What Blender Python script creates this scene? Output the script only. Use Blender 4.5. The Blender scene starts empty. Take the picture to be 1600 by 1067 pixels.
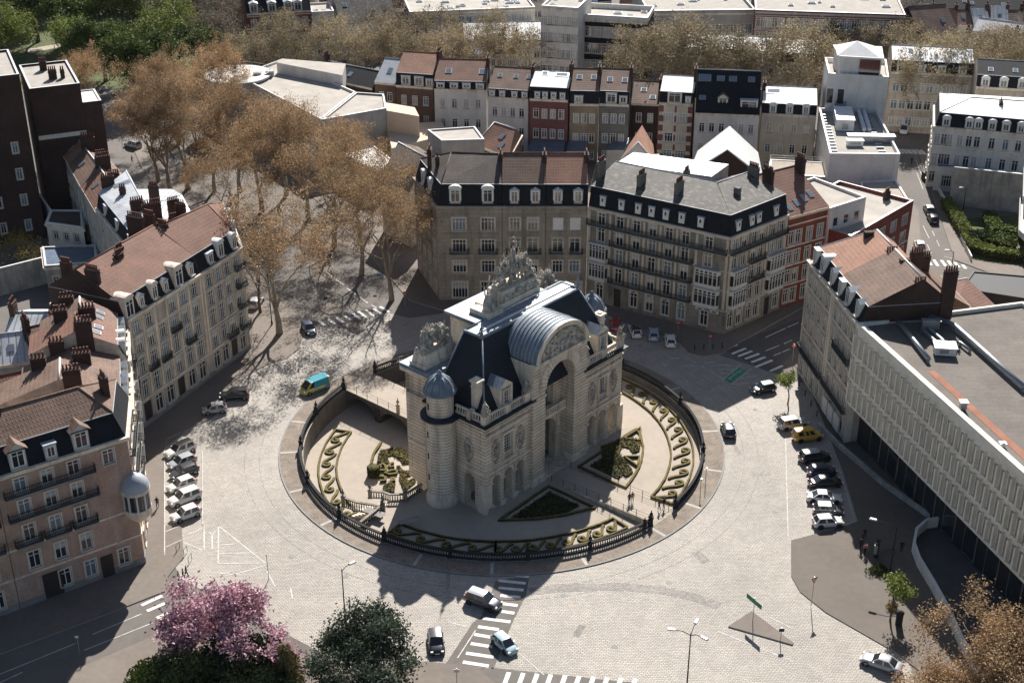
import bpy, math, random
from mathutils import Vector, Matrix, noise
from mathutils.geometry import tessellate_polygon
R = math.radians
rnd = random.Random(7)
scene = bpy.context.scene
col = scene.collection

# ---------------------------------------------------------------- camera
H = 100.0
PITCH = R(27.2)
FOC = 2133.3                                   # focal length in pixels of a 1600 px wide picture
cam_d = bpy.data.cameras.new('camera'); cam = bpy.data.objects.new('camera', cam_d); col.objects.link(cam)
cam.location = (0, 0, H); cam.rotation_euler = (R(90) - PITCH, 0, 0)
cam_d.sensor_width = 36; cam_d.lens = 36 * FOC / 1600; cam_d.clip_end = 6000; cam_d.clip_start = 1
scene.camera = cam
# ---------------------------------------------------------------- light
SUN_EL, SUN_AZ = R(38), R(8.5)                   # azimuth measured from +Y towards +X
world = bpy.data.worlds.new("World"); scene.world = world; world.use_nodes = True
wn = world.node_tree; bg = wn.nodes['Background']; bg.inputs['Strength'].default_value = 0.05
sky = wn.nodes.new('ShaderNodeTexSky'); sky.sky_type = 'NISHITA'; sky.sun_disc = False
sky.sun_elevation = SUN_EL; sky.sun_rotation = SUN_AZ; sky.dust_density = 1.0
wn.links.new(sky.outputs[0], bg.inputs[0])
sd = bpy.data.lights.new('sun', 'SUN'); sd.energy = 5.0; sd.angle = R(0.5); sd.color = (1.0, 0.955, 0.90)
sun = bpy.data.objects.new('sun', sd); col.objects.link(sun)
sv = Vector((math.sin(SUN_AZ) * math.cos(SUN_EL), math.cos(SUN_AZ) * math.cos(SUN_EL), math.sin(SUN_EL)))
sun.rotation_euler = sv.to_track_quat('Z', 'Y').to_euler(); sun.location = (0, 0, 200)
scene.view_settings.view_transform = 'Standard'; scene.view_settings.look = 'None'
scene.view_settings.exposure = 0.84; scene.view_settings.gamma = 1.0; scene.view_settings.use_curve_mapping = False
scene.render.engine = 'CYCLES'

# ---------------------------------------------------------------- geometry helpers
cP, sP = math.cos(PITCH), math.sin(PITCH)
def W(px, py, z=0.0):
    """point at height z seen at a position of the surveyed view"""
    x = px - 800; y = 533.5 - py
    d = Vector((x, FOC * cP + y * sP, -FOC * sP + y * cP))
    t = (z - H) / d.z
    return Vector((d.x * t, d.y * t, z))
def W2(px, py, z=0.0):
    p = W(px, py, z); return Vector((p.x, p.y))
Cc = Vector((-1.4, 163.9)); Uu = Vector((.657, .754)).normalized(); Nn = Vector((Uu.y, -Uu.x))
def M3(u, n, z=0.0):
    p = Cc + Uu * u + Nn * n; return Vector((p.x, p.y, z))

class MB:
    def __init__(s): s.v = []; s.f = []; s.m = []; s.sm = []
    def add(s, vs, fs, m=0, smooth=False):
        o = len(s.v); s.v += [Vector(v) for v in vs]
        for f in fs: s.f.append([i + o for i in f]); s.m.append(m); s.sm.append(smooth)
    def poly(s, pts, m=0): s.add(pts, [list(range(len(pts)))], m)
    def prism(s, pts, z0, z1, m=0, mt=None, bottom=True):
        n = len(pts); vs = [(p[0], p[1], z0) for p in pts] + [(p[0], p[1], z1) for p in pts]
        s.add(vs, [[i, (i + 1) % n, n + (i + 1) % n, n + i] for i in range(n)], m)
        s.add([(p[0], p[1], z1) for p in pts], [list(range(n))], m if mt is None else mt)
        if bottom: s.add([(p[0], p[1], z0) for p in pts][::-1], [list(range(n))], m)
    def box(s, c, size, rz=0.0, m=0, fr=None, taper=1.0):
        """box centred on c in x,y with its base at c.z ; fr = frame matrix"""
        hx, hy, hz = size[0] / 2, size[1] / 2, size[2]
        ca, sa = math.cos(rz), math.sin(rz); vs = []
        for z, k in ((0, 1.0), (hz, taper)):
            for x, y in ((-hx, -hy), (hx, -hy), (hx, hy), (-hx, hy)):
                x *= k; y *= k
                p = Vector((c[0] + x * ca - y * sa, c[1] + x * sa + y * ca, c[2] + z))
                vs.append(fr @ p if fr else p)
        s.add(vs, [[0, 3, 2, 1], [4, 5, 6, 7], [0, 1, 5, 4], [1, 2, 6, 5], [2, 3, 7, 6], [3, 0, 4, 7]], m)
    def lathe(s, c, prof, n=12, m=0, smooth=True, fr=None, sx=1.0, sy=1.0, cap=True, a0=0.0, a1=2 * math.pi):
        full = abs(a1 - a0 - 2 * math.pi) < 1e-4
        k = n if full else n + 1; vs = []
        for r, z in prof:
            for i in range(k):
                a = a0 + (a1 - a0) * i / n
                p = Vector((c[0] + r * math.cos(a) * sx, c[1] + r * math.sin(a) * sy, c[2] + z)); vs.append(fr @ p if fr else p)
        fs = []
        for j in range(len(prof) - 1):
            for i in range(n if full else n):
                i2 = (i + 1) % k
                fs.append([j * k + i, j * k + i2, (j + 1) * k + i2, (j + 1) * k + i])
        s.add(vs, fs, m, smooth)
        if cap and full:
            if prof[-1][0] > .01: s.add(vs[-k:], [list(range(k))], m)
    def tube(s, pts, rad, n=6, m=0, smooth=True, close=False):
        pts = [Vector(p) for p in pts]
        if not hasattr(rad, '__len__'): rad = [rad] * len(pts)
        vs = []; L = len(pts); px = None
        for i, p in enumerate(pts):
            if close: d = pts[(i + 1) % L] - pts[i - 1]
            else: d = pts[min(i + 1, L - 1)] - pts[max(i - 1, 0)]
            if d.length < 1e-6: d = Vector((0, 0, 1))
            d.normalize()
            ref = Vector((0, 0, 1)) if abs(d.z) < .9 else Vector((1, 0, 0))
            if px is None: px = d.cross(ref).normalized()
            else:
                px = (px - d * px.dot(d)); px = px.normalized() if px.length > 1e-4 else d.cross(ref).normalized()
            py = d.cross(px)
            for k in range(n):
                a = 2 * math.pi * k / n; vs.append(p + (px * math.cos(a) + py * math.sin(a)) * rad[i])
        fs = []
        for i in range(L if close else L - 1):
            j = (i + 1) % L
            for k in range(n):
                k2 = (k + 1) % n; fs.append([i * n + k, i * n + k2, j * n + k2, j * n + k])
        if not close: fs += [list(range(n))[::-1], [(L - 1) * n + k for k in range(n)]]
        s.add(vs, fs, m, smooth)
    def strip(s, pts, w, z0, z1, m=0, mt=None, close=False):
        """a wall-like band of width w along a polyline"""
        pts = [Vector((p[0], p[1])) for p in pts]; L = len(pts); a = []; b = []
        for i in range(L):
            if close: d = pts[(i + 1) % L] - pts[i - 1]
            else: d = pts[min(i + 1, L - 1)] - pts[max(i - 1, 0)]
            if d.length < 1e-6: d = Vector((1, 0))
            d.normalize(); nn = Vector((d.y, -d.x)) * (w[i] if hasattr(w, '__len__') else w) / 2
            a.append(pts[i] + nn); b.append(pts[i] - nn)
        vs = []
        for i in range(L): vs += [(a[i].x, a[i].y, z0), (b[i].x, b[i].y, z0), (b[i].x, b[i].y, z1), (a[i].x, a[i].y, z1)]
        fs = []; ft = []
        for i in range(L if close else L - 1):
            j = (i + 1) % L
            fs += [[i * 4, j * 4, j * 4 + 3, i * 4 + 3], [j * 4 + 1, i * 4 + 1, i * 4 + 2, j * 4 + 2]]
            ft += [[i * 4 + 3, j * 4 + 3, j * 4 + 2, i * 4 + 2]]
        if not close: fs += [[0, 3, 2, 1], [(L - 1) * 4, (L - 1) * 4 + 1, (L - 1) * 4 + 2, (L - 1) * 4 + 3]]
        s.add(vs, fs, m); s.add(vs, ft, m if mt is None else mt)
    def mesh(s, name, mats, off=Vector((0, 0, 0)), inv=None):
        me = bpy.data.meshes.new(name)
        vs = [(inv @ (v - off)) if inv else (v - off) for v in s.v]
        me.from_pydata([tuple(v) for v in vs], [], s.f)
        for mm in (mats if isinstance(mats, (list, tuple)) else [mats]): me.materials.append(mm)
        me.polygons.foreach_set('material_index', s.m); me.polygons.foreach_set('use_smooth', s.sm)
        uv = me.uv_layers.new(name='UVMap')
        buf = [0.0] * (2 * len(me.loops))
        for pi, f in enumerate(s.f):
            nrm = me.polygons[pi].normal
            if abs(nrm.z) > .97: t = Vector((1, 0, 0)); b = Vector((0, 1, 0))
            else:
                t = Vector((-nrm.y, nrm.x, 0)).normalized(); b = nrm.cross(t)
            li = me.polygons[pi].loop_start
            for k, i in enumerate(f):
                p = s.v[i]; buf[2 * (li + k)] = p.dot(t); buf[2 * (li + k) + 1] = p.dot(b)
        uv.data.foreach_set('uv', buf)
        me.update(); return me
def tag(o, label=None, cat=None, group=None, kind=None):
    if label: o['label'] = label
    if cat: o['category'] = cat
    if group: o['group'] = group
    if kind: o['kind'] = kind
    return o
def thing(name, label, cat, loc, rz=0.0, group=None):
    o = bpy.data.objects.new(name, None); col.objects.link(o); o.location = loc; o.rotation_euler = (0, 0, rz)
    o.empty_display_size = .3
    return tag(o, label, cat, group)
def put(mb, name, mats, parent=None, label=None):
    """world-coordinate mesh linked as one object, child of an unrotated or rotated Empty"""
    if parent is not None:
        pm = wmat(parent); me = mb.mesh(name, mats); me.transform(pm.inverted())
    else: me = mb.mesh(name, mats)
    o = bpy.data.objects.new(name, me); col.objects.link(o)
    if parent is not None: o.parent = parent
    if label: o['label'] = label
    return o
def putl(mb, name, mats, parent):
    """local-coordinate mesh under parent"""
    o = bpy.data.objects.new(name, mb.mesh(name, mats)); col.objects.link(o); o.parent = parent; return o
def top(mb, name, mats, label, cat, group=None, kind=None):
    """one-mesh thing with its origin at its own base"""
    n = len(mb.v); c = Vector((sum(v.x for v in mb.v) / n, sum(v.y for v in mb.v) / n, min(v.z for v in mb.v)))
    o = bpy.data.objects.new(name, mb.mesh(name, mats)); o.data.transform(Matrix.Translation(-c)); o.location = c
    col.objects.link(o); return tag(o, label, cat, group, kind)
def wmat(o):
    m = Matrix.LocRotScale(o.location, o.rotation_euler.to_quaternion(), o.scale)
    return wmat(o.parent) @ m if o.parent else m
def struct(mb, name, mats):
    o = bpy.data.objects.new(name, mb.mesh(name, mats)); col.objects.link(o); o['kind'] = 'structure'; return o
def dup(o, parent=None, loc=None, rz=None, sc=None, label=None):
    kids = KIDS.get(o.name) or [c for c in bpy.data.objects if c.parent == o]
    KIDS[o.name] = kids
    c = o.copy(); col.objects.link(c); c.parent = parent
    if loc is not None: c.location = loc
    if rz is not None: c.rotation_euler = (0, 0, rz)
    if sc is not None: c.scale = sc
    if label: c['label'] = label
    for k in kids: dup(k, c)
    return c
KIDS = {}
# ---------------------------------------------------------------- materials
def mat(name, base, rough=.8, var=.25, scale=.6, metal=0.0, spec=.4, bump=0.0, bscale=8.0, pattern=None, c2=None, pw=1.0, ph=1.0, mortar=.02, stain=None, objrand=0.0, off=.5):
    m = bpy.data.materials.new(name); m.use_nodes = True; nt = m.node_tree; N = nt.nodes; L = nt.links
    b = N['Principled BSDF']; b.inputs['Roughness'].default_value = rough; b.inputs['Metallic'].default_value = metal
    b.inputs['Specular IOR Level'].default_value = spec
    geo = N.new('ShaderNodeNewGeometry'); uvn = N.new('ShaderNodeTexCoord')
    def mul(a, bb, typ='MULTIPLY', f=1.0):
        x = N.new('ShaderNodeMix'); x.data_type = 'RGBA'; x.blend_type = typ; x.inputs[0].default_value = f
        for i, s in ((6, a), (7, bb)):
            if isinstance(s, (tuple, list)): x.inputs[i].default_value = (*s[:3], 1)
            else: L.new(s, x.inputs[i])
        return x
    def ns(sc, det=4.0, vec=None):
        t = N.new('ShaderNodeTexNoise'); t.inputs['Scale'].default_value = sc; t.inputs['Detail'].default_value = det
        L.new(vec or geo.outputs['Position'], t.inputs['Vector']); return t
    def ramp(src, lo, hi, a=.3, bb=.7):
        r = N.new('ShaderNodeMapRange'); r.inputs[1].default_value = a; r.inputs[2].default_value = bb
        r.inputs[3].default_value = lo; r.inputs[4].default_value = hi; L.new(src, r.inputs[0]); return r.outputs[0]
    cur = None; hgt = None
    if pattern in ('brick', 'tile', 'cobble', 'course'):
        t = N.new('ShaderNodeTexBrick'); t.inputs['Scale'].default_value = 1.0
        t.inputs['Brick Width'].default_value = pw; t.inputs['Row Height'].default_value = ph
        t.inputs['Mortar Size'].default_value = mortar; t.inputs['Mortar Smooth'].default_value = .3; t.offset = off
        t.inputs['Color1'].default_value = (*base, 1); t.inputs['Color2'].default_value = (*[x * (1 - .35) for x in base], 1) if not c2 else (*c2, 1)
        dk = .35 if pattern != 'brick' else .8
        t.inputs['Mortar'].default_value = (*[x * dk for x in base], 1)
        if pattern == 'cobble':
            wv = ns(.35, 2); dd = N.new('ShaderNodeVectorMath'); dd.operation = 'MULTIPLY_ADD'
            L.new(wv.outputs['Color'], dd.inputs[0]); dd.inputs[1].default_value = (.8, .8, 0); L.new(uvn.outputs['UV'], dd.inputs[2]); L.new(dd.outputs[0], t.inputs['Vector'])
        else: L.new(uvn.outputs['UV'], t.inputs['Vector'])
        cur = t.outputs['Color']; hgt = t.outputs['Fac']
        inv = N.new('ShaderNodeMath'); inv.operation = 'SUBTRACT'; inv.inputs[0].default_value = 1; L.new(hgt, inv.inputs[1]); hgt = inv.outputs[0]
    elif pattern in ('wave_u', 'wave_v'):
        sep = N.new('ShaderNodeSeparateXYZ'); L.new(uvn.outputs['UV'], sep.inputs[0])
        a = N.new('ShaderNodeMath'); a.operation = 'MULTIPLY'; a.inputs[1].default_value = 1 / pw; L.new(sep.outputs[0 if pattern == 'wave_u' else 1], a.inputs[0])
        fr = N.new('ShaderNodeMath'); fr.operation = 'FRACT'; L.new(a.outputs[0], fr.inputs[0])
        st = N.new('ShaderNodeMapRange'); L.new(fr.outputs[0], st.inputs[0]); st.inputs[1].default_value = 0; st.inputs[2].default_value = mortar / pw; st.inputs[3].default_value = 0; st.inputs[4].default_value = 1
        x = N.new('ShaderNodeMix'); x.data_type = 'RGBA'; L.new(st.outputs[0], x.inputs[0]); x.inputs[6].default_value = (*[v * .45 for v in base], 1); x.inputs[7].default_value = (*base, 1)
        cur = x.outputs[2]; hgt = st.outputs[0]
    else:
        rg = N.new('ShaderNodeRGB'); rg.outputs[0].default_value = (*base, 1); cur = rg.outputs[0]
        if c2:
            n0 = ns(scale * 2.3, 3); x = N.new('ShaderNodeMix'); x.data_type = 'RGBA'; L.new(ramp(n0.outputs[0], 0, 1, .42, .58), x.inputs[0]); L.new(cur, x.inputs[6]); x.inputs[7].default_value = (*c2, 1); cur = x.outputs[2]
    if var:
        n1 = ns(scale, 6); n2 = ns(scale * 9, 3)
        ad = N.new('ShaderNodeMath'); ad.operation = 'ADD'; L.new(ramp(n1.outputs[0], 1 - var, 1 + var * .6), ad.inputs[0]); L.new(ramp(n2.outputs[0], -var * .5, var * .5), ad.inputs[1])
        cb = N.new('ShaderNodeCombineColor'); [L.new(ad.outputs[0], cb.inputs[i]) for i in range(3)]
        cur = mul(cur, cb.outputs[0]).outputs[2]
    if stain:
        mp = N.new('ShaderNodeMapping'); mp.inputs['Scale'].default_value = (1.2, 1.2, .16); L.new(geo.outputs['Position'], mp.inputs[0])
        n3 = ns(1.0, 5, mp.outputs[0]); x = N.new('ShaderNodeMix'); x.data_type = 'RGBA'; L.new(ramp(n3.outputs[0], 0, stain[3], .5, .68), x.inputs[0]); L.new(cur, x.inputs[6]); x.inputs[7].default_value = (*stain[:3], 1); cur = x.outputs[2]
    if objrand:
        oi = N.new('ShaderNodeObjectInfo'); v = ramp(oi.outputs['Random'], 1 - objrand, 1 + objrand, 0, 1)
        cb = N.new('ShaderNodeCombineColor'); [L.new(v, cb.inputs[i]) for i in range(3)]; cur = mul(cur, cb.outputs[0]).outputs[2]
    L.new(cur, b.inputs['Base Color'])
    if bump:
        bn = N.new('ShaderNodeBump'); bn.inputs['Strength'].default_value = bump; bn.inputs['Distance'].default_value = .05
        if hgt is None: hgt = ns(bscale, 5).outputs[0]
        L.new(hgt, bn.inputs['Height']); L.new(bn.outputs[0], b.inputs['Normal'])
    return m
M = {}
def D(k, *a, **kw): M[k] = mat(k, *a, **kw)
D('asphalt', (.15, .135, .12), .92, .14, .12, bump=.15, bscale=30)
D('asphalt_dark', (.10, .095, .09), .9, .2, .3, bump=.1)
D('cobble', (.475, .43, .375), .75, .15, .05, pattern='cobble', pw=.40, ph=.26, mortar=.03, bump=.6, c2=(.375, .34, .295), stain=None)
D('cobble_dark', (.40, .37, .33), .8, .2, .2, pattern='cobble', pw=.34, ph=.22, mortar=.03, bump=.4)
D('walk', (.18, .15, .125), .85, .16, .15, bump=.2, bscale=20)
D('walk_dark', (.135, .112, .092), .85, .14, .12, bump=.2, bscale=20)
D('walkcob', (.34, .275, .215), .85, .25, .7, pattern='cobble', pw=.2, ph=.16, mortar=.022, bump=.3)
D('kerb', (.40, .37, .33), .8, .2, 1.0)
D('gravel', (.39, .335, .275), .95, .1, .12, bump=.2, bscale=40)
D('paint', (.72, .71, .68), .7, .25, 1.5)
D('paint_worn', (.55, .53, .50), .8, .3, 1.2)
D('paint_green', (.05, .30, .18), .7, .3, 1.5)
D('earth', (.10, .07, .045), .95, .3, .5)
D('grass', (.085, .10, .03), .95, .35, .3, bump=.5, bscale=12)
D('stone', (.76, .655, .52), .85, .16, .35, pattern='brick', pw=5, ph=.5, mortar=.035, bump=.5, c2=(.65, .56, .45), stain=(.26, .19, .13, .4))
M['stone'].node_tree.nodes['Brick Texture'].inputs['Mortar'].default_value = (.11, .085, .065, 1)
D('stone_plain', (.76, .66, .53), .85, .2, .4, bump=.25, bscale=3, stain=(.18, .14, .11, .45))
D('stone_carved', (.52, .47, .40), .9, .35, 1.2, bump=.9, bscale=3.5, stain=(.14, .11, .09, .6))
D('stone_grey', (.37, .325, .265), .85, .22, .35, c2=(.32, .28, .225), pattern='brick', pw=3.2, ph=.72, mortar=.07, bump=.4, stain=(.12, .10, .08, .5))
D('stone_soot', (.30, .27, .225), .85, .25, .35, c2=(.24, .215, .18), pattern='brick', pw=1.6, ph=.42, mortar=.03, bump=.4, stain=(.07, .06, .05, .65))
D('stone_tan', (.53, .465, .385), .85, .2, .3, c2=(.46, .40, .33), pattern='brick', pw=3.2, ph=.7, mortar=.06, bump=.4, stain=(.20, .15, .11, .5))
D('stone_blue', (.24, .24, .23), .8, .2, .5)
D('brick_pink', (.47, .325, .25), .88, .25, .4, pattern='brick', pw=.24, ph=.09, mortar=.012, c2=(.38, .26, .20), stain=(.45, .42, .38, .4))
D('brick_red', (.27, .07, .045), .85, .25, .4, pattern='brick', pw=.24, ph=.09, mortar=.012)
D('brick_purple', (.22, .09, .085), .85, .2, .4, pattern='brick', pw=.24, ph=.09, mortar=.012)
D('brick_dark', (.075, .042, .033), .9, .3, .3, pattern='brick', pw=.24, ph=.09, mortar=.012, stain=(.05, .03, .03, .6))
D('brick_brown', (.20, .12, .085), .9, .3, .3, pattern='brick', pw=.24, ph=.09, mortar=.012)
D('brick_yellow', (.34, .27, .18), .9, .25, .3, pattern='brick', pw=.24, ph=.09, mortar=.012)
D('brick_grey', (.21, .20, .18), .9, .25, .3, pattern='brick', pw=.24, ph=.09, mortar=.012)
D('render_white', (.68, .66, .62), .85, .12, .4, stain=(.48, .45, .40, .4))
D('render_cream', (.58, .52, .42), .85, .15, .4, stain=(.38, .33, .27, .5))
D('render_peach', (.62, .50, .38), .85, .08, .3)
D('render_grey', (.40, .39, .37), .9, .2, .35, stain=(.27, .26, .25, .5))
D('concrete', (.82, .76, .65), .85, .15, .5, bump=.15)
D('ring_stone_shaded', (.13, .115, .10), .9, .3, .5, stain=(.07, .06, .05, .6))  # dark base colour stands in for shade on the ring and bridge faces
D('concrete_old', (.38, .36, .33), .9, .3, .5, stain=(.20, .19, .17, .7))
D('tile_red', (.25, .125, .085), .8, .22, .35, pattern='brick', pw=.42, ph=.62, mortar=.15, bump=1.0, c2=(.19, .095, .065), off=0)
D('tile_orange', (.42, .215, .14), .8, .2, .35, pattern='brick', pw=.42, ph=.62, mortar=.15, bump=1.0, c2=(.30, .155, .10), off=0)
D('tile_brown', (.23, .145, .105), .8, .3, .35, pattern='brick', pw=.42, ph=.62, mortar=.16, bump=1.0, c2=(.17, .10, .075), off=0)
D('tile_dark', (.12, .095, .08), .8, .3, .35, pattern='brick', pw=.28, ph=.36, mortar=.06, bump=.8, off=0)
D('slate', (.018, .021, .027), .8, .3, .6, pattern='brick', pw=.3, ph=.22, mortar=.012, bump=.3, spec=.2)
D('slate_mon', (.02, .026, .038), .6, .3, .5, pattern='brick', pw=.28, ph=.2, mortar=.012, bump=.3, spec=.35)
D('slate_brown', (.075, .068, .06), .75, .35, .25, pattern='brick', pw=.3, ph=.22, mortar=.012, bump=.2, stain=(.24, .21, .17, .6))
D('zinc', (.50, .52, .54), .5, .2, .5, metal=.1, pattern='wave_u', pw=.95, mortar=.2, bump=.8)
D('zinc_plain', (.40, .43, .46), .5, .2, .6, metal=.05)
D('zinc_dark', (.13, .18, .25), .4, .25, .6, metal=.3, pattern='wave_u', pw=.6, mortar=.06, bump=.8)
D('lead_blue', (.20, .24, .28), .5, .3, 1.0, metal=.05, bump=.2)
D('white_roof', (.74, .73, .71), .8, .1, .4)
D('white_seam', (.72, .71, .69), .6, .1, .4, pattern='wave_u', pw=1.1, mortar=.16, bump=.7)
D('flat_roof', (.16, .14, .12), .9, .2, .3, pattern='wave_v', pw=1.0, mortar=.05)
D('flat_pale', (.40, .365, .32), .9, .15, .4)
D('gravel_roof', (.38, .35, .31), .95, .15, .6, bump=.3, bscale=30)
D('rust', (.30, .13, .08), .9, .2, .5)
D('metal_white', (.72, .72, .70), .4, .08, 1.0)
D('metal_grey', (.36, .37, .38), .35, .12, 1.0, metal=.5)
D('slit', (.012, .012, .014), 1.0, 0, spec=0.0)
D('sill_stone', (.60, .545, .46), .85, .15, 1.0)
D('frame', (.78, .77, .73), .6, .12, 1.0)
D('iron', (.02, .022, .025), .7, .1, 1.0)
D('cast', (.035, .035, .036), .85, .15, 1.0, spec=.15)
D('glass', (.025, .03, .035), .06, .0, 1, spec=.9)
D('glass_sky', (.16, .20, .24), .08, .0, 1, spec=.9)  # pale blue base colour imitates reflected sky
D('curtain', (.42, .41, .38), .8, .1, 1.0)
D('pot', (.14, .06, .045), .85, .25, 2.0)
D('wood_dark', (.035, .03, .028), .6, .2, 1.0)
D('wood_white', (.62, .60, .56), .6, .1, 1.0)
D('bark', (.13, .10, .075), .95, .35, 1.5, bump=.6, bscale=5)
D('bark_pale', (.30, .26, .20), .9, .35, 1.2, bump=.4, bscale=5)
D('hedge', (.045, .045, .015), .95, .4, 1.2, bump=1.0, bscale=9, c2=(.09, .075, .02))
D('hedge_sunlit', (.115, .09, .03), .95, .3, 1.5, bump=.8, bscale=12, c2=(.16, .13, .04))  # sunlight on hedge tops, put into the colour
D('red_sign', (.55, .03, .03), .5, .1, 1.0)
D('blue_sign', (.03, .12, .40), .5, .1, 1.0)
D('green_sign', (.03, .20, .11), .5, .1, 1.0)
def leafmat(name, c1, c2, c3=None, rough=.7, tr=.25):
    m = bpy.data.materials.new(name); m.use_nodes = True; nt = m.node_tree; N = nt.nodes; L = nt.links; b = N['Principled BSDF']
    b.inputs['Roughness'].default_value = rough; b.inputs['Specular IOR Level'].default_value = .2
    geo = N.new('ShaderNodeNewGeometry'); ri = geo.outputs['Random Per Island']
    r = N.new('ShaderNodeValToRGB'); e = r.color_ramp; e.elements[0].color = (*c1, 1); e.elements[1].color = (*c2, 1)
    if c3: x = e.elements.new(.5); x.color = (*c3, 1)
    L.new(ri, r.inputs[0])
    t = N.new('ShaderNodeTexNoise'); t.inputs['Scale'].default_value = .35; L.new(geo.outputs['Position'], t.inputs['Vector'])
    mr = N.new('ShaderNodeMapRange'); mr.inputs[1].default_value = .3; mr.inputs[2].default_value = .7; mr.inputs[3].default_value = .65; mr.inputs[4].default_value = 1.3; L.new(t.outputs[0], mr.inputs[0])
    oi = N.new('ShaderNodeObjectInfo'); m2 = N.new('ShaderNodeMapRange'); m2.inputs[3].default_value = .72; m2.inputs[4].default_value = 1.28; L.new(oi.outputs['Random'], m2.inputs[0]); mm = N.new('ShaderNodeMath'); mm.operation = 'MULTIPLY'; L.new(mr.outputs[0], mm.inputs[0]); L.new(m2.outputs[0], mm.inputs[1])
    cb = N.new('ShaderNodeCombineColor'); [L.new(mm.outputs[0], cb.inputs[i]) for i in range(3)]
    x = N.new('ShaderNodeMix'); x.data_type = 'RGBA'; x.blend_type = 'MULTIPLY'; x.inputs[0].default_value = 1; L.new(r.outputs[0], x.inputs[6]); L.new(cb.outputs[0], x.inputs[7])
    L.new(x.outputs[2], b.inputs['Base Color'])
    ts = N.new('ShaderNodeBsdfTranslucent'); L.new(x.outputs[2], ts.inputs[0]); mx = N.new('ShaderNodeMixShader'); mx.inputs[0].default_value = tr
    L.new(b.outputs[0], mx.inputs[1]); L.new(ts.outputs[0], mx.inputs[2]); L.new(mx.outputs[0], N['Material Output'].inputs[0])
    M[name] = m
leafmat('leaf_plane', (.24, .15, .08), (.52, .36, .20), (.36, .24, .13))
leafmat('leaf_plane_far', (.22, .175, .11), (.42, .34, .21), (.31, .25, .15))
leafmat('leaf_grey', (.15, .125, .09), (.26, .21, .15))
leafmat('leaf_green', (.04, .065, .015), (.13, .165, .035), (.075, .105, .022))
leafmat('leaf_fresh', (.10, .14, .03), (.26, .29, .07))
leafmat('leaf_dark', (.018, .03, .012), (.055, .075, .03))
leafmat('leaf_cedar', (.022, .034, .022), (.09, .115, .075), (.042, .056, .036))
leafmat('leaf_gold', (.16, .13, .03), (.34, .25, .07))
leafmat('leaf_pink', (.23, .10, .135), (.76, .53, .58), (.50, .29, .35), tr=.25)
leafmat('leaf_bed', (.05, .06, .02), (.25, .14, .06), (.10, .10, .03))
# ---------------------------------------------------------------- ground, plaza, pavements
def circ(r, n=96, a0=0, a1=2 * math.pi, c=Cc):
    return [Vector((c.x + r * math.cos(a0 + (a1 - a0) * i / n), c.y + r * math.sin(a0 + (a1 - a0) * i / n))) for i in range(n + (0 if abs(a1 - a0 - 2 * math.pi) < 1e-6 else 1))]
def Z(o, pts, z=0.0): return [W2(o[0] + x / o[2], o[1] + y / o[2], z) for x, y in pts]
def holed(mb, outer, hole, z, m=0):
    a = [Vector((p[0], p[1], z)) for p in outer]; b = [Vector((p[0], p[1], z)) for p in hole]
    tr = tessellate_polygon([a, b]); vs = a + b
    for t in tr:
        n = (vs[t[1]] - vs[t[0]]).cross(vs[t[2]] - vs[t[0]])
        if n.z < 0: t = (t[0], t[2], t[1])
        mb.add([vs[i] for i in t], [[0, 1, 2]], m)
RB = 28.3                                       # outer face of the ring wall
g = MB(); holed(g, [(-1600, -60), (1600, -60), (1600, 2600), (-1600, 2600)], circ(RB), 0.0); struct(g, 'ground', M['asphalt'])
PL = [W2(*p) for p in [(258, 700), (330, 640), (390, 560), (400, 480), (480, 452), (560, 478), (640, 497), (690, 490), (760, 470), (960, 478), (1060, 535), (1128, 556), (1215, 585), (1260, 600), (1340, 700), (1350, 835), (1290, 880), (1300, 930), (1420, 1030), (1440, 1110), (1400, 1250), (1090, 1250), (1000, 1067), (720, 1040), (690, 1035), (560, 1050), (400, 965), (285, 905), (258, 860)]]
g = MB(); holed(g, PL, circ(RB), 0.012); struct(g, 'plaza_cobblestone', M['cobble'])
g = MB()
for r in (33.6, 35.6): g.strip(circ(r, 80, R(60), R(400)), .09, .013, .02, 0)
struct(g, 'paving_band', M['cobble_dark'])
g = MB(); g.strip([W2(640 + x / 2.667, 840 + y / 2.667) for x, y in [(500, 225), (620, 210), (760, 205), (900, 205), (1050, 218), (1180, 245), (1290, 285)]], 1.5, .013, .019, 0); struct(g, 'paving_band', M['cobble_dark'])
for (x, y, w_, h_) in [(585, 800, 1.2, 3.0), (640, 812, 3, .9), (1095, 870, 2.4, 1.2), (330, 700, 1.6, 1.0), (1190, 740, 1.0, 2.6), (905, 985, 2.2, .8), (500, 560, 1.6, 1.0), (700, 905, 3.6, .5), (1150, 700, .6, 3.6)]:
    p = W2(x, y); g = MB(); g.box((p.x, p.y, .013), (w_, h_, .004), R(rnd.uniform(0, 180))); struct(g, 'paving_patch', M['cobble_dark'])
for (x, y) in [(455, 870), (1045, 910), (880, 930), (540, 900), (1180, 640), (420, 640), (1000, 540), (960, 1010), (1210, 800)]:
    p = W2(x, y); g = MB(); g.lathe((p.x, p.y, .013), [(.36, 0), (.36, .012), (0, .012)], 14, 0, False); struct(g, 'manhole_cover', M['stone_blue'])
def walkp(name, pts, mat='walk', z=.12):
    g = MB(); g.prism([(p[0], p[1]) for p in pts], 0, z, 1, 0, bottom=False); return struct(g, name, [M[mat], M['kerb']])
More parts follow.
